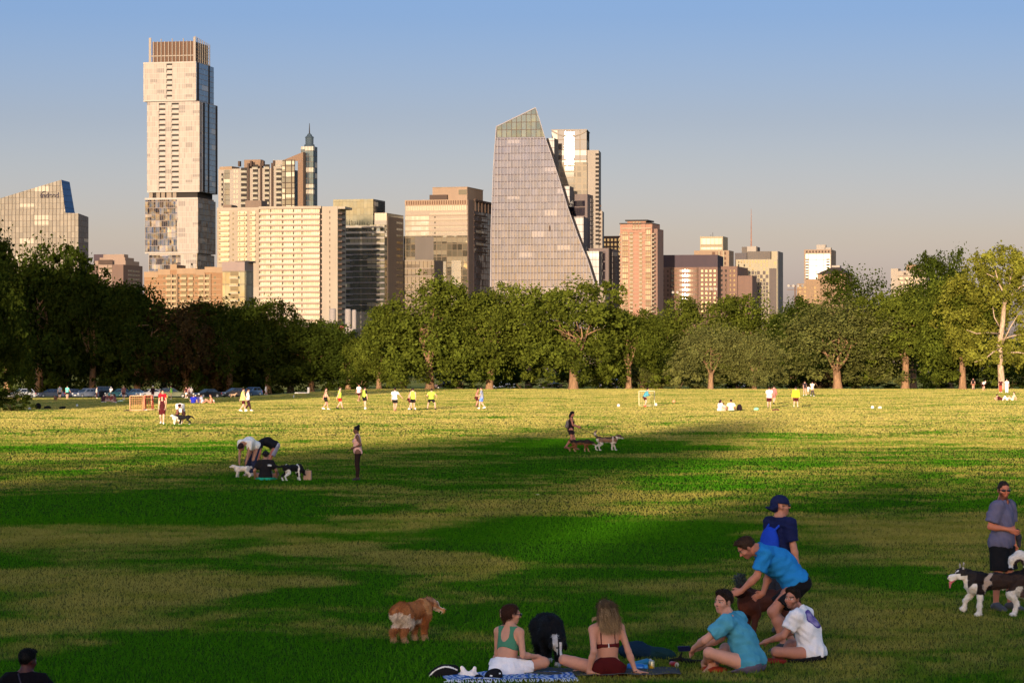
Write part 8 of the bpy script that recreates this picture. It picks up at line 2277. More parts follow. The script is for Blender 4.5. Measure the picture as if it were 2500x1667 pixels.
# ---------------------------------------------------------------- parked cars
def car_paint(name, rgb, metal=0.3):
	t = NT(name); p = t.pbsdf(rgb, 0.32, metal, 0.5); p.inputs['Coat Weight'].default_value = 0.6; p.inputs['Coat Roughness'].default_value = 0.06
	return t.done(p)
CARGLASS = plain('car_glass', (0.012, 0.016, 0.020), 0.06, 0, 0.8, var=0.02)
TYRE = plain('tyre_rubber', (0.015, 0.015, 0.016), 0.8); RIM = plain('alloy_rim', (0.42, 0.42, 0.43), 0.35, 0.7); HEADL = plain('headlight_glass', (0.62, 0.62, 0.60), 0.12, 0, 0.8); TAILL = plain('tail_light', (0.30, 0.012, 0.010), 0.2)
PLATE = plain('plate_white', (0.6, 0.6, 0.58), 0.5); BUMP = plain('dark_trim', (0.02, 0.02, 0.022), 0.6)
_wheel = {}
def car(label, x, y, heading, kind, col, colname, Y=None, name='parked_car'):
	p = at(x, y) if Y is None else Vector(((x-1250)/FOC*Y, Y, float(gz((x-1250)/FOC*Y, Y))))
	root = empty(name, p, R(heading), label, 'car', 'cars parked beyond the lawn')
	Lh = {'sedan': 2.3, 'wagon': 2.3, 'suv': 2.3, 'pickup': 2.7, 'hatch': 2.05}[kind]; W = 0.90
	# side outline (x, z): lower body then cabin
	belt = {'sedan': 0.92, 'wagon': 0.95, 'suv': 1.08, 'pickup': 1.10, 'hatch': 0.95}[kind]; top = {'sedan': 1.44, 'wagon': 1.50, 'suv': 1.80, 'pickup': 1.85, 'hatch': 1.50}[kind]; g = {'suv': 0.32, 'pickup': 0.34}.get(kind, 0.22)
	body = [(-Lh, g+0.15), (-Lh+0.05, belt-0.12), (-Lh+0.25, belt+0.02), (Lh*0.36, belt), (Lh-0.35, belt-0.12), (Lh-0.03, belt-0.30), (Lh, g+0.18), (Lh-0.1, g), (-Lh+0.1, g)]
	cab = {'sedan': [(-1.75, belt), (-1.0, top-0.02), (0.15, top), (0.95, belt)], 'wagon': [(-2.2, belt), (-1.95, top-0.04), (0.10, top), (0.95, belt)], 'suv': [(-2.2, belt), (-2.0, top-0.03), (0.25, top), (0.85, belt)],
		   'pickup': [(-2.6, belt), (-2.5, top-0.06), (0.35, top), (0.95, belt)], 'hatch': [(-1.98, belt), (-1.45, top-0.03), (0.1, top), (1.0, belt)]}[kind]
	m = car_paint('paint_' + colname, col)
	def loft(outline, w0, w1, zlo, zhi):
		mb = MB(); k = len(outline)
		rows = []
		for s_, f in ((-1, 1.0), (-0.93, 1.0), (0.93, 1.0), (1, 1.0)):
			rows.append([(px_*(0.965 if abs(s_) == 1 else 1.0), s_*(w0 + (w1-w0)*((z-zlo)/(zhi-zlo) if zhi > zlo else 0)), z if abs(s_) < 1 else zlo + (z-zlo)*0.94 + 0.03*(zhi-zlo)) for px_, z in outline])
		for a, b in zip(rows[:-1], rows[1:]):
			for i in range(k):
				j = (i+1) % k; mb.quad(a[i], a[j], b[j], b[i])
		mb.poly(list(reversed(rows[0]))); mb.poly(rows[-1]); return mb
	o = loft(body, W, W*0.97, g, belt).build('body', m, root); bev(o, 0.05, 2)
	o = loft(cab, W*0.94, W*0.74, belt, top).build('cabin', m, root); bev(o, 0.04, 2)
	# glazing follows the cabin, a little proud of it
	def wy(z, e): return (W*0.94 + (W*0.74-W*0.94)*((z-belt)/(top-belt)))*1.0 + e
	(bx, bz), (rx, rz), (fx, fz), (wx, wz) = cab
	lo, hi = belt+0.05, top-0.10
	ip = lambda p, q, z: p[0] + (q[0]-p[0])*(z-p[1])/(q[1]-p[1])
	xs0, xs1 = ip(cab[0], cab[1], lo)+0.14, ip(cab[3], cab[2], lo)-0.16; xt0, xt1 = ip(cab[0], cab[1], hi)+0.12, ip(cab[3], cab[2], hi)-0.12
	n = 3 if kind in ('wagon', 'suv', 'pickup') else 2
	for s_ in (1, -1):
		for i in range(n):
			a0, a1 = i/n + 0.02, (i+1)/n - 0.02
			mb = MB(); q = lambda t, z, e: ((xs0 + (xs1-xs0)*t) if z == lo else (xt0 + (xt1-xt0)*t), s_*wy(z, e), z)
			A = [q(a0, lo, .008), q(a1, lo, .008), q(a1, hi, .008), q(a0, hi, .008)]; B = [q(a0, lo, -.03), q(a1, lo, -.03), q(a1, hi, -.03), q(a0, hi, -.03)]
			mb.quad(*A)
			for k in range(4): mb.quad(A[k], A[(k+1) % 4], B[(k+1) % 4], B[k])
			mb.build('side_window', CARGLASS, root)
	for nm, (p0, p1) in (('windscreen', (cab[3], cab[2])), ('rear_window', (cab[0], cab[1]))):
		d = 0.012 if nm == 'windscreen' else -0.012
		x0, x1 = ip(p0, p1, lo-0.02), ip(p0, p1, hi+0.03); y0, y1 = wy(lo, -0.10), wy(hi, -0.08)
		mb = MB(); mb.quad((x0+d, -y0, lo-0.02), (x0+d, y0, lo-0.02), (x1+d, y1, hi+0.03), (x1+d, -y1, hi+0.03)); mb.build(nm, CARGLASS, root)
	if not _wheel:
		mb = MB(); mb.lathe([(0.20, -0.10), (0.31, -0.11), (0.335, -0.07), (0.335, 0.07), (0.31, 0.11), (0.20, 0.10)], 20); _wheel['t'] = mb.build('tyre', TYRE, None, smooth=True)
		mb = MB(); mb.lathe([(0.03, 0.085), (0.05, 0.10), (0.19, 0.105), (0.205, 0.095)], 20)
		for i in range(5):
			a = 2*PI*i/5; mb.tube([(0.04*math.cos(a), 0.04*math.sin(a), 0.105), (0.18*math.cos(a), 0.18*math.sin(a), 0.112)], 0.02, 5)
		_wheel['r'] = mb.build('rim', RIM, None)
		for o in _wheel.values(): COL.objects.unlink(o)
	for wx_ in (Lh*0.62, -Lh*0.60):
		for s_ in (1, -1):
			t = link('wheel', _wheel['t'].data, root); t.location = (wx_, s_*(W-0.10), 0.335); t.rotation_euler = (R(-90*s_), 0, 0)
			link('rim', _wheel['r'].data, t)
	for s_ in (1, -1):
		mb = MB(); mb.box(Lh-0.16, Lh-0.005, s_*0.72-0.15, s_*0.72+0.15, belt-0.34, belt-0.19); bev(mb.build('headlight', HEADL, root), 0.02)
		mb = MB(); mb.box(-Lh-0.01, -Lh+0.12, s_*0.76-0.11, s_*0.76+0.11, belt-0.30, belt-0.10); mb.build('tail_light', TAILL, root)
		mb = MB(); mb.box(0.62, 0.80, s_*(W+0.02)-0.08, s_*(W+0.02)+0.08, belt+0.02, belt+0.15); bev(mb.build('wing_mirror', m, root), 0.02)
	mb = MB(); mb.box(Lh-0.02, Lh+0.02, -0.26, 0.26, g+0.12, g+0.24); mb.build('number_plate', PLATE, root)
	mb = MB(); mb.box(Lh-0.05, Lh+0.03, -0.5, 0.5, g+0.27, g+0.40); mb.build('grille', BUMP, root)
	if kind in ('suv', 'wagon'):
		mb = MB()
		for s_ in (1, -1): mb.tube([(-1.8, s_*0.6, top+0.02), (0.0, s_*0.6, top+0.03)], 0.03, 5)
		mb.build('roof_rail', RIM, root)
	return root
def cars():
	Y = 518  # pale paints in this row are darkened to deepen its shade
	car('white car mostly hidden behind the bush at the left edge', 52, 0, 215, 'hatch', (0.36, 0.36, 0.36), 'white', 470)
	car('navy blue sedan, leftmost of the row under the dark trees', 122, 0, 205, 'sedan', (0.022, 0.030, 0.075), 'navy', Y)
	car('low navy car with white roof edge in the row', 170, 0, 222, 'hatch', (0.05, 0.05, 0.08), 'pale_navy', Y+20)
	car('silver blue estate car with pale roof', 209, 0, 228, 'wagon', (0.14, 0.16, 0.21), 'silver', Y)
	car('dark off-roader with roof rack', 245, 0, 235, 'suv', (0.015, 0.015, 0.022), 'black', Y+10)
	car('teal car half behind the picnic group', 287, 0, 205, 'hatch', (0.02, 0.09, 0.11), 'teal', Y)
	car('pale blue sedan above the orange net goal', 324, 0, 202, 'sedan', (0.05, 0.11, 0.19), 'blue', Y)
	car('white sedan right of the orange net goal', 366, 0, 215, 'sedan', (0.42, 0.40, 0.40), 'white_b', Y)
	car('dark green estate car behind the person in lime', 424, 0, 10, 'wagon', (0.035, 0.050, 0.020), 'green', Y-10)
	car('black car with bright headlights behind the middle picnic', 506, 0, 222, 'sedan', (0.010, 0.011, 0.014), 'black_b', Y-20)
	car('dark grey hatchback near the tan dog', 570, 0, 215, 'hatch', (0.06, 0.05, 0.05), 'grey', Y-10)
	car('blue hatchback, rightmost of the shaded row', 614, 0, 238, 'hatch', (0.06, 0.12, 0.24), 'blue_b', Y)
	car('dark car behind the single thick trunk', 1086, 0, 190, 'sedan', (0.05, 0.02, 0.02), 'dark_red', 610)
	car('white sedan between the forked trunk and the broad oak', 1229, 0, 183, 'sedan', (0.66, 0.63, 0.58), 'white_c', 585)
	car('dark car behind the foot of the broad oak', 1345, 0, 178, 'sedan', (0.02, 0.012, 0.012), 'black_c', 600)
	car('white off-roader with dark windows right of the broad oak', 1484, 0, 182, 'pickup', (0.68, 0.64, 0.58), 'white_d', 580)
	car('dark red hatchback right of the white off-roader', 1541, 0, 176, 'sedan', (0.10, 0.012, 0.012), 'red', 590)
	car('pale car just showing between the two clipped round trees', 1792, 0, 185, 'sedan', (0.5, 0.5, 0.46), 'pale', 620)
cars()
# ---------------------------------------------------------------- things lying about
def strip(name, pts, width, mat, z=0.012):
	V, F = [], []
	for i, (x, y) in enumerate(pts):
		p = at(x, y); V += [(p.x, p.y-width/2, float(gz(p.x, p.y-width/2))+z), (p.x, p.y+width/2, float(gz(p.x, p.y+width/2))+z)]
	for i in range(len(pts)-1): F.append((2*i, 2*i+2, 2*i+3, 2*i+1))
	o = link(name, np_mesh(name, V, F), None, mat); tag(o, kind='structure'); return o

def sdf_thing(name, prims, h, rgb, mat, label, cat, loc, rz=0, post=None, pattern=None, parent=None, group=None):
	V, F = surf(prims, h, 0, post); V = relax(V, F, 1, 0.4); C = paint(V, rgb, 3)
	if pattern is not None: C = pattern(V, C)
	o = mesh_obj(name, V, F, C, mat, parent)
	if loc is not None: o.location = loc
	o.rotation_euler = (0, 0, R(rz))
	if label: tag(o, label, cat, group)
	return o

def ball(label, x, y, rgb, r=0.11, cat='ball', rgb2=(0.03, 0.03, 0.03)):
	bm_v = []
	def pat(V, C):
		d = V/np.linalg.norm(V, axis=1)[:, None]
		g = (1+5**0.5)/2
		ico = np.array([(0, a, b*g) for a in (1, -1) for b in (1, -1)] + [(a, b*g, 0) for a in (1, -1) for b in (1, -1)] + [(b*g, 0, a) for a in (1, -1) for b in (1, -1)]); ico = ico/np.linalg.norm(ico, axis=1)[:, None]
		C[(d @ ico.T).max(1) > 0.955] = rgb2; return C
	p = at(x, y); o = sdf_thing('ball', [ell((0, 0, 0), (r, r, r))], 0.014, rgb, SHOE, label, cat, p + Vector((0, 0, r)), 20, pattern=pat if rgb2 is not None else None, group='footballs on the lawn'); return o

def goal(label, xl, xr, yb, w, hgt, dep, heading, frame_rgb, net_rgb, name='goal', bar=0.06, t=0.016):
	p0 = at((xl+xr)/2, yb); root = empty(name, p0, R(heading), label, 'goal', 'small goals on the lawn')
	fm = plain('goal_frame_' + name + str(int(xl)), frame_rgb, 0.5)
	mb = MB(); h = w/2
	mb.tube([(-h, 0, 0), (-h, 0, hgt)], bar, 8); mb.tube([(h, 0, 0), (h, 0, hgt)], bar, 8); mb.tube([(-h, 0, hgt), (h, 0, hgt)], bar, 8)
	mb.tube([(-h, 0, bar), (-h, dep, bar), (h, dep, bar), (h, 0, bar)], bar*0.8, 8); mb.build('frame', fm, root, smooth=True)
	nm = plain('goal_net_' + name + str(int(xl)), net_rgb, 0.8)
	mb = MB(); st = 0.16
	def rope(a, b): mb.tube([a, b], t, 4, cap=False)
	nz = int(hgt/st)
	for i in range(nz+1):
		z = hgt*i/nz; d = dep*(1-0.55*i/nz)
		rope((-h, d, z), (h, d, z)); rope((-h, 0, z), (-h, d, z)); rope((h, 0, z), (h, d, z))
	nx = int(w/st)
	for i in range(nx+1):
		x = -h + w*i/nx; rope((x, dep, 0), (x, dep*0.45, hgt)); rope((x, dep*0.45, hgt), (x, 0, hgt))
	nd = max(2, int(dep/st))
	for i in range(nd+1):
		f = i/nd
		for s_ in (-h, h): rope((s_, dep*f, 0), (s_, dep*0.45*f, hgt))
	mb.build('net', nm, root)
	return root

def towel_mat():
	t = NT('blue_white_towel'); co = t.n('TexCoord').outputs['Object']
	mp = t.n('Mapping'); mp.inputs['Scale'].default_value = (1, 1, 1); t.l(co, mp.inputs['Vector'])
	w = t.n('TexWave', wave_type='BANDS'); w.inputs['Scale'].default_value = 4.0; w.inputs['Distortion'].default_value = 14.0; w.inputs['Detail'].default_value = 3; t.l(mp.outputs[0], w.inputs['Vector'])
	v = t.n('TexVoronoi'); v.inputs['Scale'].default_value = 11; t.l(co, v.inputs['Vector'])
	f = t.smooth(t.math('ADD', w.outputs['Fac'], t.math('MULTIPLY', v.outputs['Distance'], 0.5)), 0.55, 0.95)
	return t.done(t.pbsdf(t.mix(f, (0.035, 0.11, 0.36), (0.36, 0.42, 0.55)), 0.95, 0, 0.05))

def cloth_sheet(name, w, d, mat, loc, rz, label, cat, amp=0.02, n=26, seed=0, fringe=None):
	r = np.random.default_rng(seed)
	xs = np.linspace(-w/2, w/2, n); ys = np.linspace(-d/2, d/2, max(6, int(n*d/w)))
	X, Y = np.meshgrid(xs, ys); P = np.stack([X.ravel(), Y.ravel(), np.zeros(X.size)], 1)
	z = 0.022 + amp*(0.5 + 0.5*np.clip(wob(P, 1, 14, seed) + 0.6*wob(P, 1, 34, seed+1), -1, 1))
	P[:, 0] += 0.03*wob(P, 1, 9, seed+2); P[:, 1] += 0.03*wob(P, 1, 9, seed+3); P[:, 2] = z
	m = len(xs); F = [(j*m+i, j*m+i+1, (j+1)*m+i+1, (j+1)*m+i) for j in range(len(ys)-1) for i in range(m-1)]
	o = link(name, np_mesh(name, P, np.array(F), smooth=True), None, mat, loc); o.rotation_euler = (0, 0, R(rz))
	s = o.modifiers.new('thick', 'SOLIDIFY'); s.thickness = 0.008
	tag(o, label, cat)
	if fringe:
		mb = MB()
		for i in range(56):
			x = -w/2 + w*(i+0.5)/56; k = P[min(m-1, int(i/56*m))]
			mb.tube([(x, k[1]+0.01, 0.03), (x + r.normal()*0.008, k[1]-0.035, 0.022), (x + r.normal()*0.014, k[1]-0.075, 0.012)], [0.006, 0.006, 0.007], 5)
		mb.build('fringe', fringe, o)
	return o

def props():
	pale_ground = plain('dirt_path', (0.42, 0.36, 0.20), 0.95, spec=0.05)
	strip('path', [(60, 984), (150, 981), (240, 977.5), (330, 976), (420, 975), (500, 973.5), (580, 971), (660, 968)], 5.0, pale_ground)
	strip('sunlit_grass_edge', [(560, 967), (640, 965), (760, 962.5), (900, 960), (1000, 958)], 7.0, pale_ground)  # pale strip puts the sunlit edge of the grass into colour
	strip('far_path', [(440, 982), (600, 975), (760, 968), (950, 962)], 3.0, pale_ground)
	road = plain('asphalt', (0.05, 0.05, 0.05), 0.9)
	V, F = [], []
	for i in range(30):
		x = -140 + i*11
		for yy in (548, 600): V.append((x, yy, float(gz(x, yy)) + 0.02))
	for i in range(29): F.append((2*i, 2*i+2, 2*i+3, 2*i+1))
	o = link('road', np_mesh('road', V, F), None, road); tag(o, kind='structure')
	# goals
	goal('orange framed net goal seen at a slant, left of the woman in maroon', 322, 345, 1003, 1.0, 1.15, 0.9, 188, (0.58, 0.33, 0.18), (0.42, 0.20, 0.09), 'net_goal', 0.055)
	goal('second orange framed goal just behind the first', 354, 368, 1001, 0.6, 1.15, 0.9, 200, (0.60, 0.36, 0.20), (0.30, 0.05, 0.03), 'net_goal', 0.055)
	goal('small white framed goal behind the teal goalkeeper', 1556, 1602, 991, 1.35, 1.30, 0.7, 180, (0.62, 0.56, 0.36), (0.55, 0.48, 0.28), 'small_goal', 0.035, t=0.006)
	# balls
	ball('white football at the feet of the lime bib player on the ball', 1013, 1001, (0.75, 0.72, 0.66)); ball('white football near the player with black sleeves', 892, 1000, (0.75, 0.72, 0.66))
	ball('white ball lying alone left of the small goal', 1510, 993, (0.78, 0.76, 0.72), 0.12, rgb2=None); ball('white ball right of the small goal', 1601, 991, (0.78, 0.76, 0.72), 0.13, rgb2=None)
	ball('orange ball on the lit grass right of the small goal', 1645, 984, (0.50, 0.20, 0.09), 0.16, rgb2=(0.6, 0.3, 0.16)); ball('white ball, left of a pale bag on the far right grass', 2130, 998, (0.75, 0.68, 0.62), 0.13, rgb2=None)
	bagm = CLOTH
	def lump(name, label, cat, x, y, rgb, sx, sy, sz, extra=(), g='bags on the lawn'):
		return sdf_thing(name, [ell((0, 0, sz*0.8), (sx, sy, sz), None, 0.04), ell((sx*0.3, 0, sz*1.3), (sx*0.5, sy*0.7, sz*0.5), None, 0.05)] + list(extra), max(0.02, sx*0.09), rgb, CLOTH, label, cat, at(x, y), 0,
						 post=lambda P, F: np.maximum(F + wob(P, 0.012, 28, 5), -P[:, 2] + 0.0), group=g)
	lump('bag', 'pale bag right of the white ball on the far right grass', 'bag', 2148, 998, (0.66, 0.58, 0.42), 0.17, 0.15, 0.12)
	lump('bag', 'mint green and white bag on the grass right of the seated family', 'bag', 1846, 1002, (0.22, 0.55, 0.34), 0.20, 0.17, 0.13)
	lump('bag', 'flat dark red bag at the feet of the man in white', 'bag', 1893, 1002, (0.10, 0.018, 0.028), 0.32, 0.2, 0.06)
	lump('backpack', 'upright black rucksack beside the man in pale green', 'backpack', 1805, 1003, (0.014, 0.008, 0.012), 0.21, 0.16, 0.28)
	lump('bag', 'flat dark bag left of the orange goals', 'bag', 309, 1004, (0.05, 0.03, 0.03), 0.24, 0.18, 0.06)
	lump('bag', 'pale bag inside the foot of the second orange goal', 'bag', 354, 1003, (0.66, 0.56, 0.46), 0.19, 0.16, 0.07)
	lump('bag', 'tall black bag in the shade by the left bush', 'bag', 93, 998, (0.006, 0.006, 0.006), 0.26, 0.2, 0.26); lump('bag', 'low black bag with white bottle in the shade left', 'bag', 116, 998, (0.006, 0.008, 0.008), 0.30, 0.2, 0.13)
	lump('bag', 'low dark bag with pale bottle, third in the left shade', 'bag', 153, 998, (0.008, 0.010, 0.010), 0.30, 0.2, 0.11); lump('bag', 'white bag with strap at the edge of the left shade', 'bag', 188, 993, (0.5, 0.52, 0.48), 0.10, 0.09, 0.13)
	lump('bag', 'pale bag at the edge of the left bush', 'bag', 72, 1000, (0.45, 0.44, 0.40), 0.11, 0.09, 0.1)
	lump('bag', 'pale green cloth lying right of the left picnic', 'cloth', 294, 981, (0.40, 0.50, 0.36), 0.3, 0.2, 0.1)
	lump('bag', 'yellow bag carried by the person in lime', 'bag', 407, 971, (0.60, 0.46, 0.12), 0.24, 0.2, 0.28)
	for x, y, lab in ((522, 984, 'clear bottle right of the middle picnic'), (717, 971, 'tiny white marker on the far grass')):
		o = empty('bottle', at(x, y), 0, lab, 'bottle'); mb = MB(); mb.lathe([(0.05, 0), (0.055, 0.2), (0.03, 0.3), (0.025, 0.34)], 10); mb.build('flask', plain('pale_plastic', (0.6, 0.62, 0.6), 0.2), o, smooth=True); mb = MB(); mb.lathe([(0.028, 0.34), (0.028, 0.39)], 10); mb.build('cap', WHITE_, o)
	o = empty('white_post', at(753, 959), 0, 'short white post under the dark trees', 'post'); mb = MB(); mb.box(-0.16, 0.16, -0.1, 0.1, 0, 0.8); mb.build('board', plain('post_white', (0.8, 0.75, 0.68), 0.6), o); mb = MB(); mb.box(-0.18, 0.18, -0.12, 0.12, 0.8, 0.84); mb.build('top', plain('post_white', (0.8, 0.75, 0.68), 0.6), o)
	for x, w, lab in ((725, 0.7, 'short low white barrier under the dark trees'), (741, 1.6, 'long low white barrier under the dark trees')):
		o = empty('barrier', at(x, 961), 0, lab, 'barrier'); mb = MB(); mb.box(-w/2, w/2, -0.15, 0.15, 0.06, 0.2); mb.build('rail', plain('post_white', (0.8, 0.75, 0.68), 0.6), o); mb = MB(); mb.box(-w/2+.1, -w/2+.2, -.1, .1, 0, .06); mb.box(w/2-.2, w/2-.1, -.1, .1, 0, .06); mb.build('foot', BUMP, o)
	# paper bag by the black and white dog
	p = at(751, 1172); o = empty('paper_bag', p, R(-12), 'tan paper carrier bag on the grass by the black and white dog', 'bag')
	mb = MB(); w, d, h = 0.115, 0.07, 0.29
	B = [(-w, -d, 0), (w, -d, 0), (w, d, 0), (-w, d, 0)]; T = [(-w*.95, -d*.75, h), (w*1.02, -d*.8, h*0.98), (w*1.0, d*.8, h), (-w*.98, d*.75, h*1.02)]; Mm = [(w*1.0, 0, h*0.55)]
	mb.quad(*reversed(B))
	for i in range(4):
		j = (i+1) % 4; mb.quad(B[i], B[j], T[j], T[i])
	ob = mb.build('sack', plain('kraft_paper', (0.40, 0.25, 0.165), 0.85, var=0.1, scale=20), o); s = ob.modifiers.new('t', 'SOLIDIFY'); s.thickness = 0.004
	mb = MB(); mb.tube([(-0.04, 0, h), (-0.03, 0, h+0.05), (0.03, 0, h+0.05), (0.04, 0, h)], 0.006, 5); mb.build('handle', plain('kraft_paper', (0.40, 0.25, 0.165), 0.85), o)
	# the two rugs
	tm = towel_mat()
	cloth_sheet('towel', 1.45, 0.80, tm, at(1240, 1660), 6, 'blue and white patterned towel with fringe under the woman in green', 'towel', 0.028, 34, 3, fringe=plain('fringe_white', (0.60, 0.64, 0.72), 0.9))
	t2 = NT('grey_blanket'); f = t2.noise(t2.n('TexCoord').outputs['Object'], 9, 5, 0.7); t2.done(t2.pbsdf(t2.mix(f, (0.028, 0.030, 0.032), (0.085, 0.085, 0.085)), 0.95, 0, 0.05))
	cloth_sheet('blanket', 1.85, 0.78, t2.mat, at(1455, 1646), -3, 'dark grey blanket under the woman in maroon', 'blanket', 0.03, 34, 5)
	# bottom left clutter on the towel
	p = at(1088, 1660)
	def bagpat(V, C):
		m = (np.abs(V[:, 2] - 0.115 + 0.35*(V[:, 0]-0.02)**2*8 - 0.02) < 0.007) & (V[:, 1] < -0.02); C[m] = (0.55, 0.54, 0.52); return C
	sdf_thing('handbag', [ell((0, 0, 0.07), (0.135, 0.085, 0.088), None, 0.03), ell((-0.13, 0.01, 0.04), (0.07, 0.07, 0.05), None, 0.04), cone((-0.1, 0, 0.06), (0.1, 0.02, 0.10), 0.05, 0.05, k=0.03)], 0.009, (0.006, 0.006, 0.007), CLOTH, 'black round bag with pale zip at the bottom edge, left of the white cloth', 'bag', p, -12, pattern=bagpat)
	p = at(1136, 1659)
	r = np.random.default_rng(12)
	L = [cone((0, 0, 0.02), (-0.045, 0.0, 0.125), 0.050, 0.016, k=0.03), cone((0.06, 0, 0.02), (0.105, 0, 0.115), 0.055, 0.020, k=0.02), ell((0.03, 0, 0.03), (0.12, 0.08, 0.045), None, 0.03)]
	sdf_thing('crumpled_cloth', L, 0.008, (0.66, 0.61, 0.58), CLOTH, 'crumpled white cloth with two peaks on the blue towel', 'cloth', p, 0, post=lambda P, F: F + wob(P, 0.010, 60, 4) + wob(P, 0.005, 120, 5))
	p = at(1201, 1664)
	def cappat(V, C):
		for c in ((0.075, -0.055, 0.085), (-0.02, -0.08, 0.062)): C[np.linalg.norm((V-np.array(c))/[1.2, 1.5, 0.7], axis=1) < 0.013] = (0.7, 0.68, 0.66)
		C[(V[:, 2] < 0.02)] = (0.10, 0.045, 0.03); return C
	sdf_thing('cap', [ell((0.02, 0, 0.045), (0.10, 0.09, 0.085), None, 0.02), ell((0.05, 0, 0.09), (0.055, 0.06, 0.04), None, 0.03), cone((-0.06, -0.02, 0.03), (-0.13, -0.03, 0.012), 0.055, 0.04, k=0.02, flat=(np.array([0.2, 0, 1.0])/1.02, 0.3)), ell((-0.15, -0.02, 0.03), (0.055, 0.05, 0.045), None, 0.01)], 0.007, (0.008, 0.008, 0.011), CLOTH, 'black cap with small white marks lying on the towel before the white shorts', 'cap', p, 8, pattern=cappat)
	# things right of the woman in maroon
	p = at(1571, 1612)
	sdf_thing('backpack', [ell((-0.10, 0.05, 0.09), (0.20, 0.13, 0.115), None, 0.05), ell((0.12, 0.02, 0.06), (0.17, 0.12, 0.085), None, 0.06), ell((0.27, 0, 0.04), (0.11, 0.09, 0.06), None, 0.05), cone((0.02, -0.02, 0.14), (0.30, -0.05, 0.09), 0.016, k=0.015), cone((0.15, -0.1, 0.10), (0.34, -0.06, 0.03), 0.014, k=0.015)], 0.011, (0.006, 0.020, 0.040), CLOTH,
			  'slumped dark navy rucksack on the grass right of the woman in maroon', 'backpack', p, 0, post=lambda P, F: np.maximum(F + wob(P, 0.012, 26, 2) + wob(P, 0.005, 70, 3), -P[:, 2]), pattern=lambda V, C: np.where((V[:, 0] > 0.08)[:, None], np.array([0.008, 0.030, 0.034])[None], C))
	bl = plain('bottle_blue', (0.010, 0.14, 0.44), 0.28, 0.2, 0.5)
	p = at(1553, 1643); o = empty('water_bottle', p, R(-12), 'bright blue drinking bottle lying beside the dark rucksack', 'bottle')
	mb = MB(); mb.lathe([(0.030, -0.10), (0.043, -0.095), (0.045, -0.08), (0.045, 0.075), (0.040, 0.09), (0.036, 0.092)], 18); q = mb.build('flask', bl, o, smooth=True); q.location = (0, 0, 0.046); q.rotation_euler = (0, R(90), 0)
	mb = MB(); mb.lathe([(0.033, 0.093), (0.038, 0.10), (0.038, 0.128), (0.02, 0.135)], 16); q = mb.build('lid', plain('bottle_lid', (0.02, 0.20, 0.52), 0.35), o, smooth=True); q.location = (0, 0, 0.046); q.rotation_euler = (0, R(90), 0)
	p = at(1566, 1630); o = empty('water_bottle', p, R(20), 'second blue bottle with pale top lying behind the bright blue one', 'bottle')
	mb = MB(); mb.lathe([(0.028, -0.11), (0.036, -0.10), (0.036, 0.08), (0.02, 0.10)], 16); q = mb.build('flask', plain('bottle_teal', (0.02, 0.16, 0.30), 0.3), o, smooth=True); q.location = (0, 0, 0.05); q.rotation_euler = (0, R(78), 0)
	mb = MB(); mb.lathe([(0.021, 0.10), (0.021, 0.125)], 12); q = mb.build('lid', plain('lid_pale', (0.4, 0.45, 0.5), 0.4), o, smooth=True); q.location = (0, 0, 0.05); q.rotation_euler = (0, R(78), 0)
	p = at(1591, 1640); o = empty('drink_can', p, R(10), 'yellow and white drink can standing beside the blue bottle', 'can')
	t3 = NT('yellow_can'); co = t3.n('TexCoord').outputs['Object']; sp = t3.n('SeparateXYZ'); t3.l(co, sp.inputs[0])
	fz = t3.math('GREATER_THAN', t3.math('ADD', sp.outputs[2], t3.math('MULTIPLY', sp.outputs[0], 0.7)), 0.062)
	sn = t3.noise(co, 60, 3)
	t3.done(t3.pbsdf(t3.mix(fz, (0.52, 0.30, 0.02), t3.mix(sn, (0.34, 0.30, 0.12), (0.6, 0.56, 0.42))), 0.3, 0.4, 0.5))
	mb = MB(); mb.lathe([(0.026, 0), (0.033, 0.008), (0.033, 0.112), (0.027, 0.124)], 18); mb.build('can_body', t3.mat, o, smooth=True)
	mb = MB(); mb.lathe([(0.0275, 0.1242), (0.0275, 0.127), (0.024, 0.1255)], 18); mb.build('can_lid', RIM, o)
	p = at(1645, 1629); o = empty('drink_can', p, R(-60), 'red drink can lying on its side, silver end to the camera', 'can')
	mb = MB(); mb.lathe([(0.026, -0.06), (0.033, -0.052), (0.033, 0.052), (0.027, 0.062)], 18); q = mb.build('can_body', plain('can_red', (0.32, 0.018, 0.018), 0.3, 0.4), o, smooth=True); q.location = (0, 0, 0.034); q.rotation_euler = (0, R(90), 0)
	mb = MB(); mb.lathe([(0.0275, 0.0622), (0.0275, 0.065), (0.024, 0.064)], 18); q = mb.build('can_lid', plain('can_silver', (0.7, 0.7, 0.7), 0.3, 0.5), o); q.location = (0, 0, 0.034); q.rotation_euler = (0, R(90), 0)
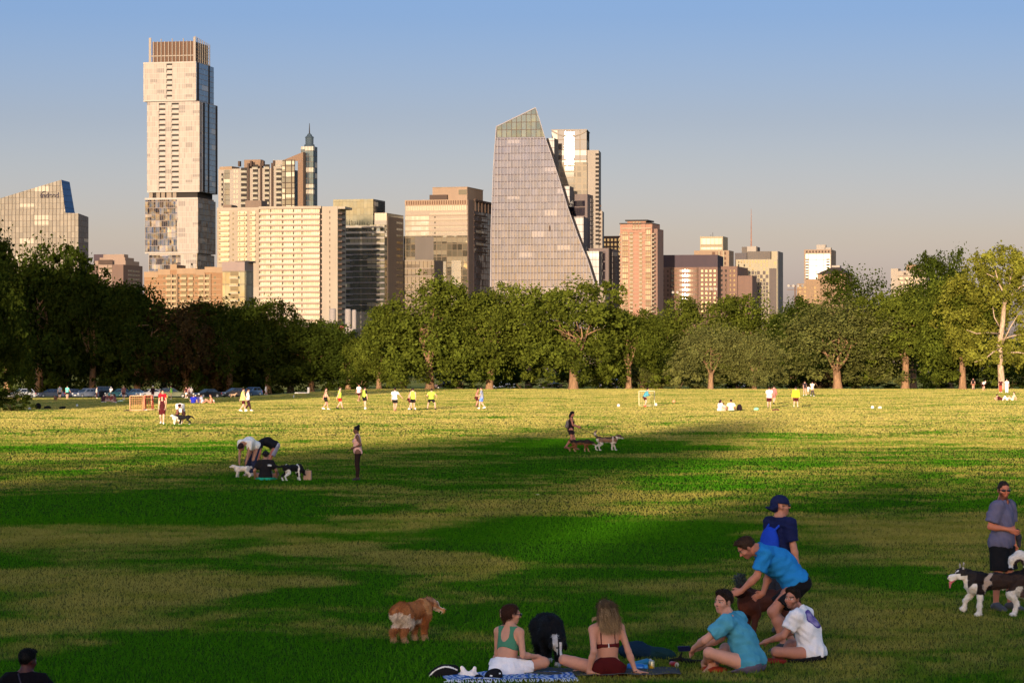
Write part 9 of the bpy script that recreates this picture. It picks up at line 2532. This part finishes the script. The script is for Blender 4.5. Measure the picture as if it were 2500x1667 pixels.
	sdf_thing('folded_camera_strap', [cone((-0.12, 0, 0.03), (0.0, 0.03, 0.045), 0.022, k=0.02), cone((0.0, 0.03, 0.045), (0.08, 0.0, 0.02), 0.022, 0.03, k=0.02), cone((-0.02, 0.02, 0.04), (0.015, 0.02, 0.12), 0.016, 0.012, k=0.02), ell((0.16, 0, 0.02), (0.14, 0.06, 0.022), None, 0.03)], 0.009, (0.010, 0.009, 0.008), CLOTH, 'dark lead and pouch lying on the grass left of the man in teal', 'lead', at(1662, 1622), 0)
	sdf_thing('flying_disc', [ell((0, 0, 0.02), (0.115, 0.115, 0.016), None, 0.01)], 0.01, (0.62, 0.60, 0.56), SHOE, 'pale disc on the grass behind the dark blanket', 'disc', at(1380, 1617), 0)
	for lab, x, y, rgb, sz in (('orange red cloth tucked under the knee of the man in teal', 1742, 1640, (0.30, 0.035, 0.012), (0.16, 0.10, 0.035)), ('red cloth under the knee of the man in white', 1890, 1618, (0.20, 0.02, 0.012), (0.16, 0.09, 0.03))):
		sdf_thing('cloth', [ell((0, 0, 0.02), sz, None, 0.02)], 0.011, rgb, CLOTH, lab, 'cloth', at(x, y), 0, post=lambda P, F: F + wob(P, 0.008, 40, 6))
	o = empty('yellow_box', at(1766, 1624), R(15), 'bright yellow packet standing between the two sitting men', 'packet'); mb = MB(); mb.box(-0.09, 0.09, -0.03, 0.03, 0, 0.20); bev(mb.build('pack', plain('packet_yellow', (0.60, 0.36, 0.02), 0.5, var=0.15), o), 0.01); mb = MB(); mb.box(-0.092, -0.03, -0.032, -0.0305, 0.02, 0.09); mb.build('red_label', plain('packet_red', (0.5, 0.06, 0.02), 0.5), o)
	# scraps of paper in the grass
	for x, y in ((1312, 1207), (1300, 1208)): pass
	tag(sdf_thing('paper_scrap', [ell((0, 0, 0.012), (0.05, 0.035, 0.012), None, 0.01)], 0.008, (0.7, 0.7, 0.66), SHOE, 'tiny white scrap of paper on the dark grass in the middle', 'paper', at(1312, 1208), 0), None)
props()
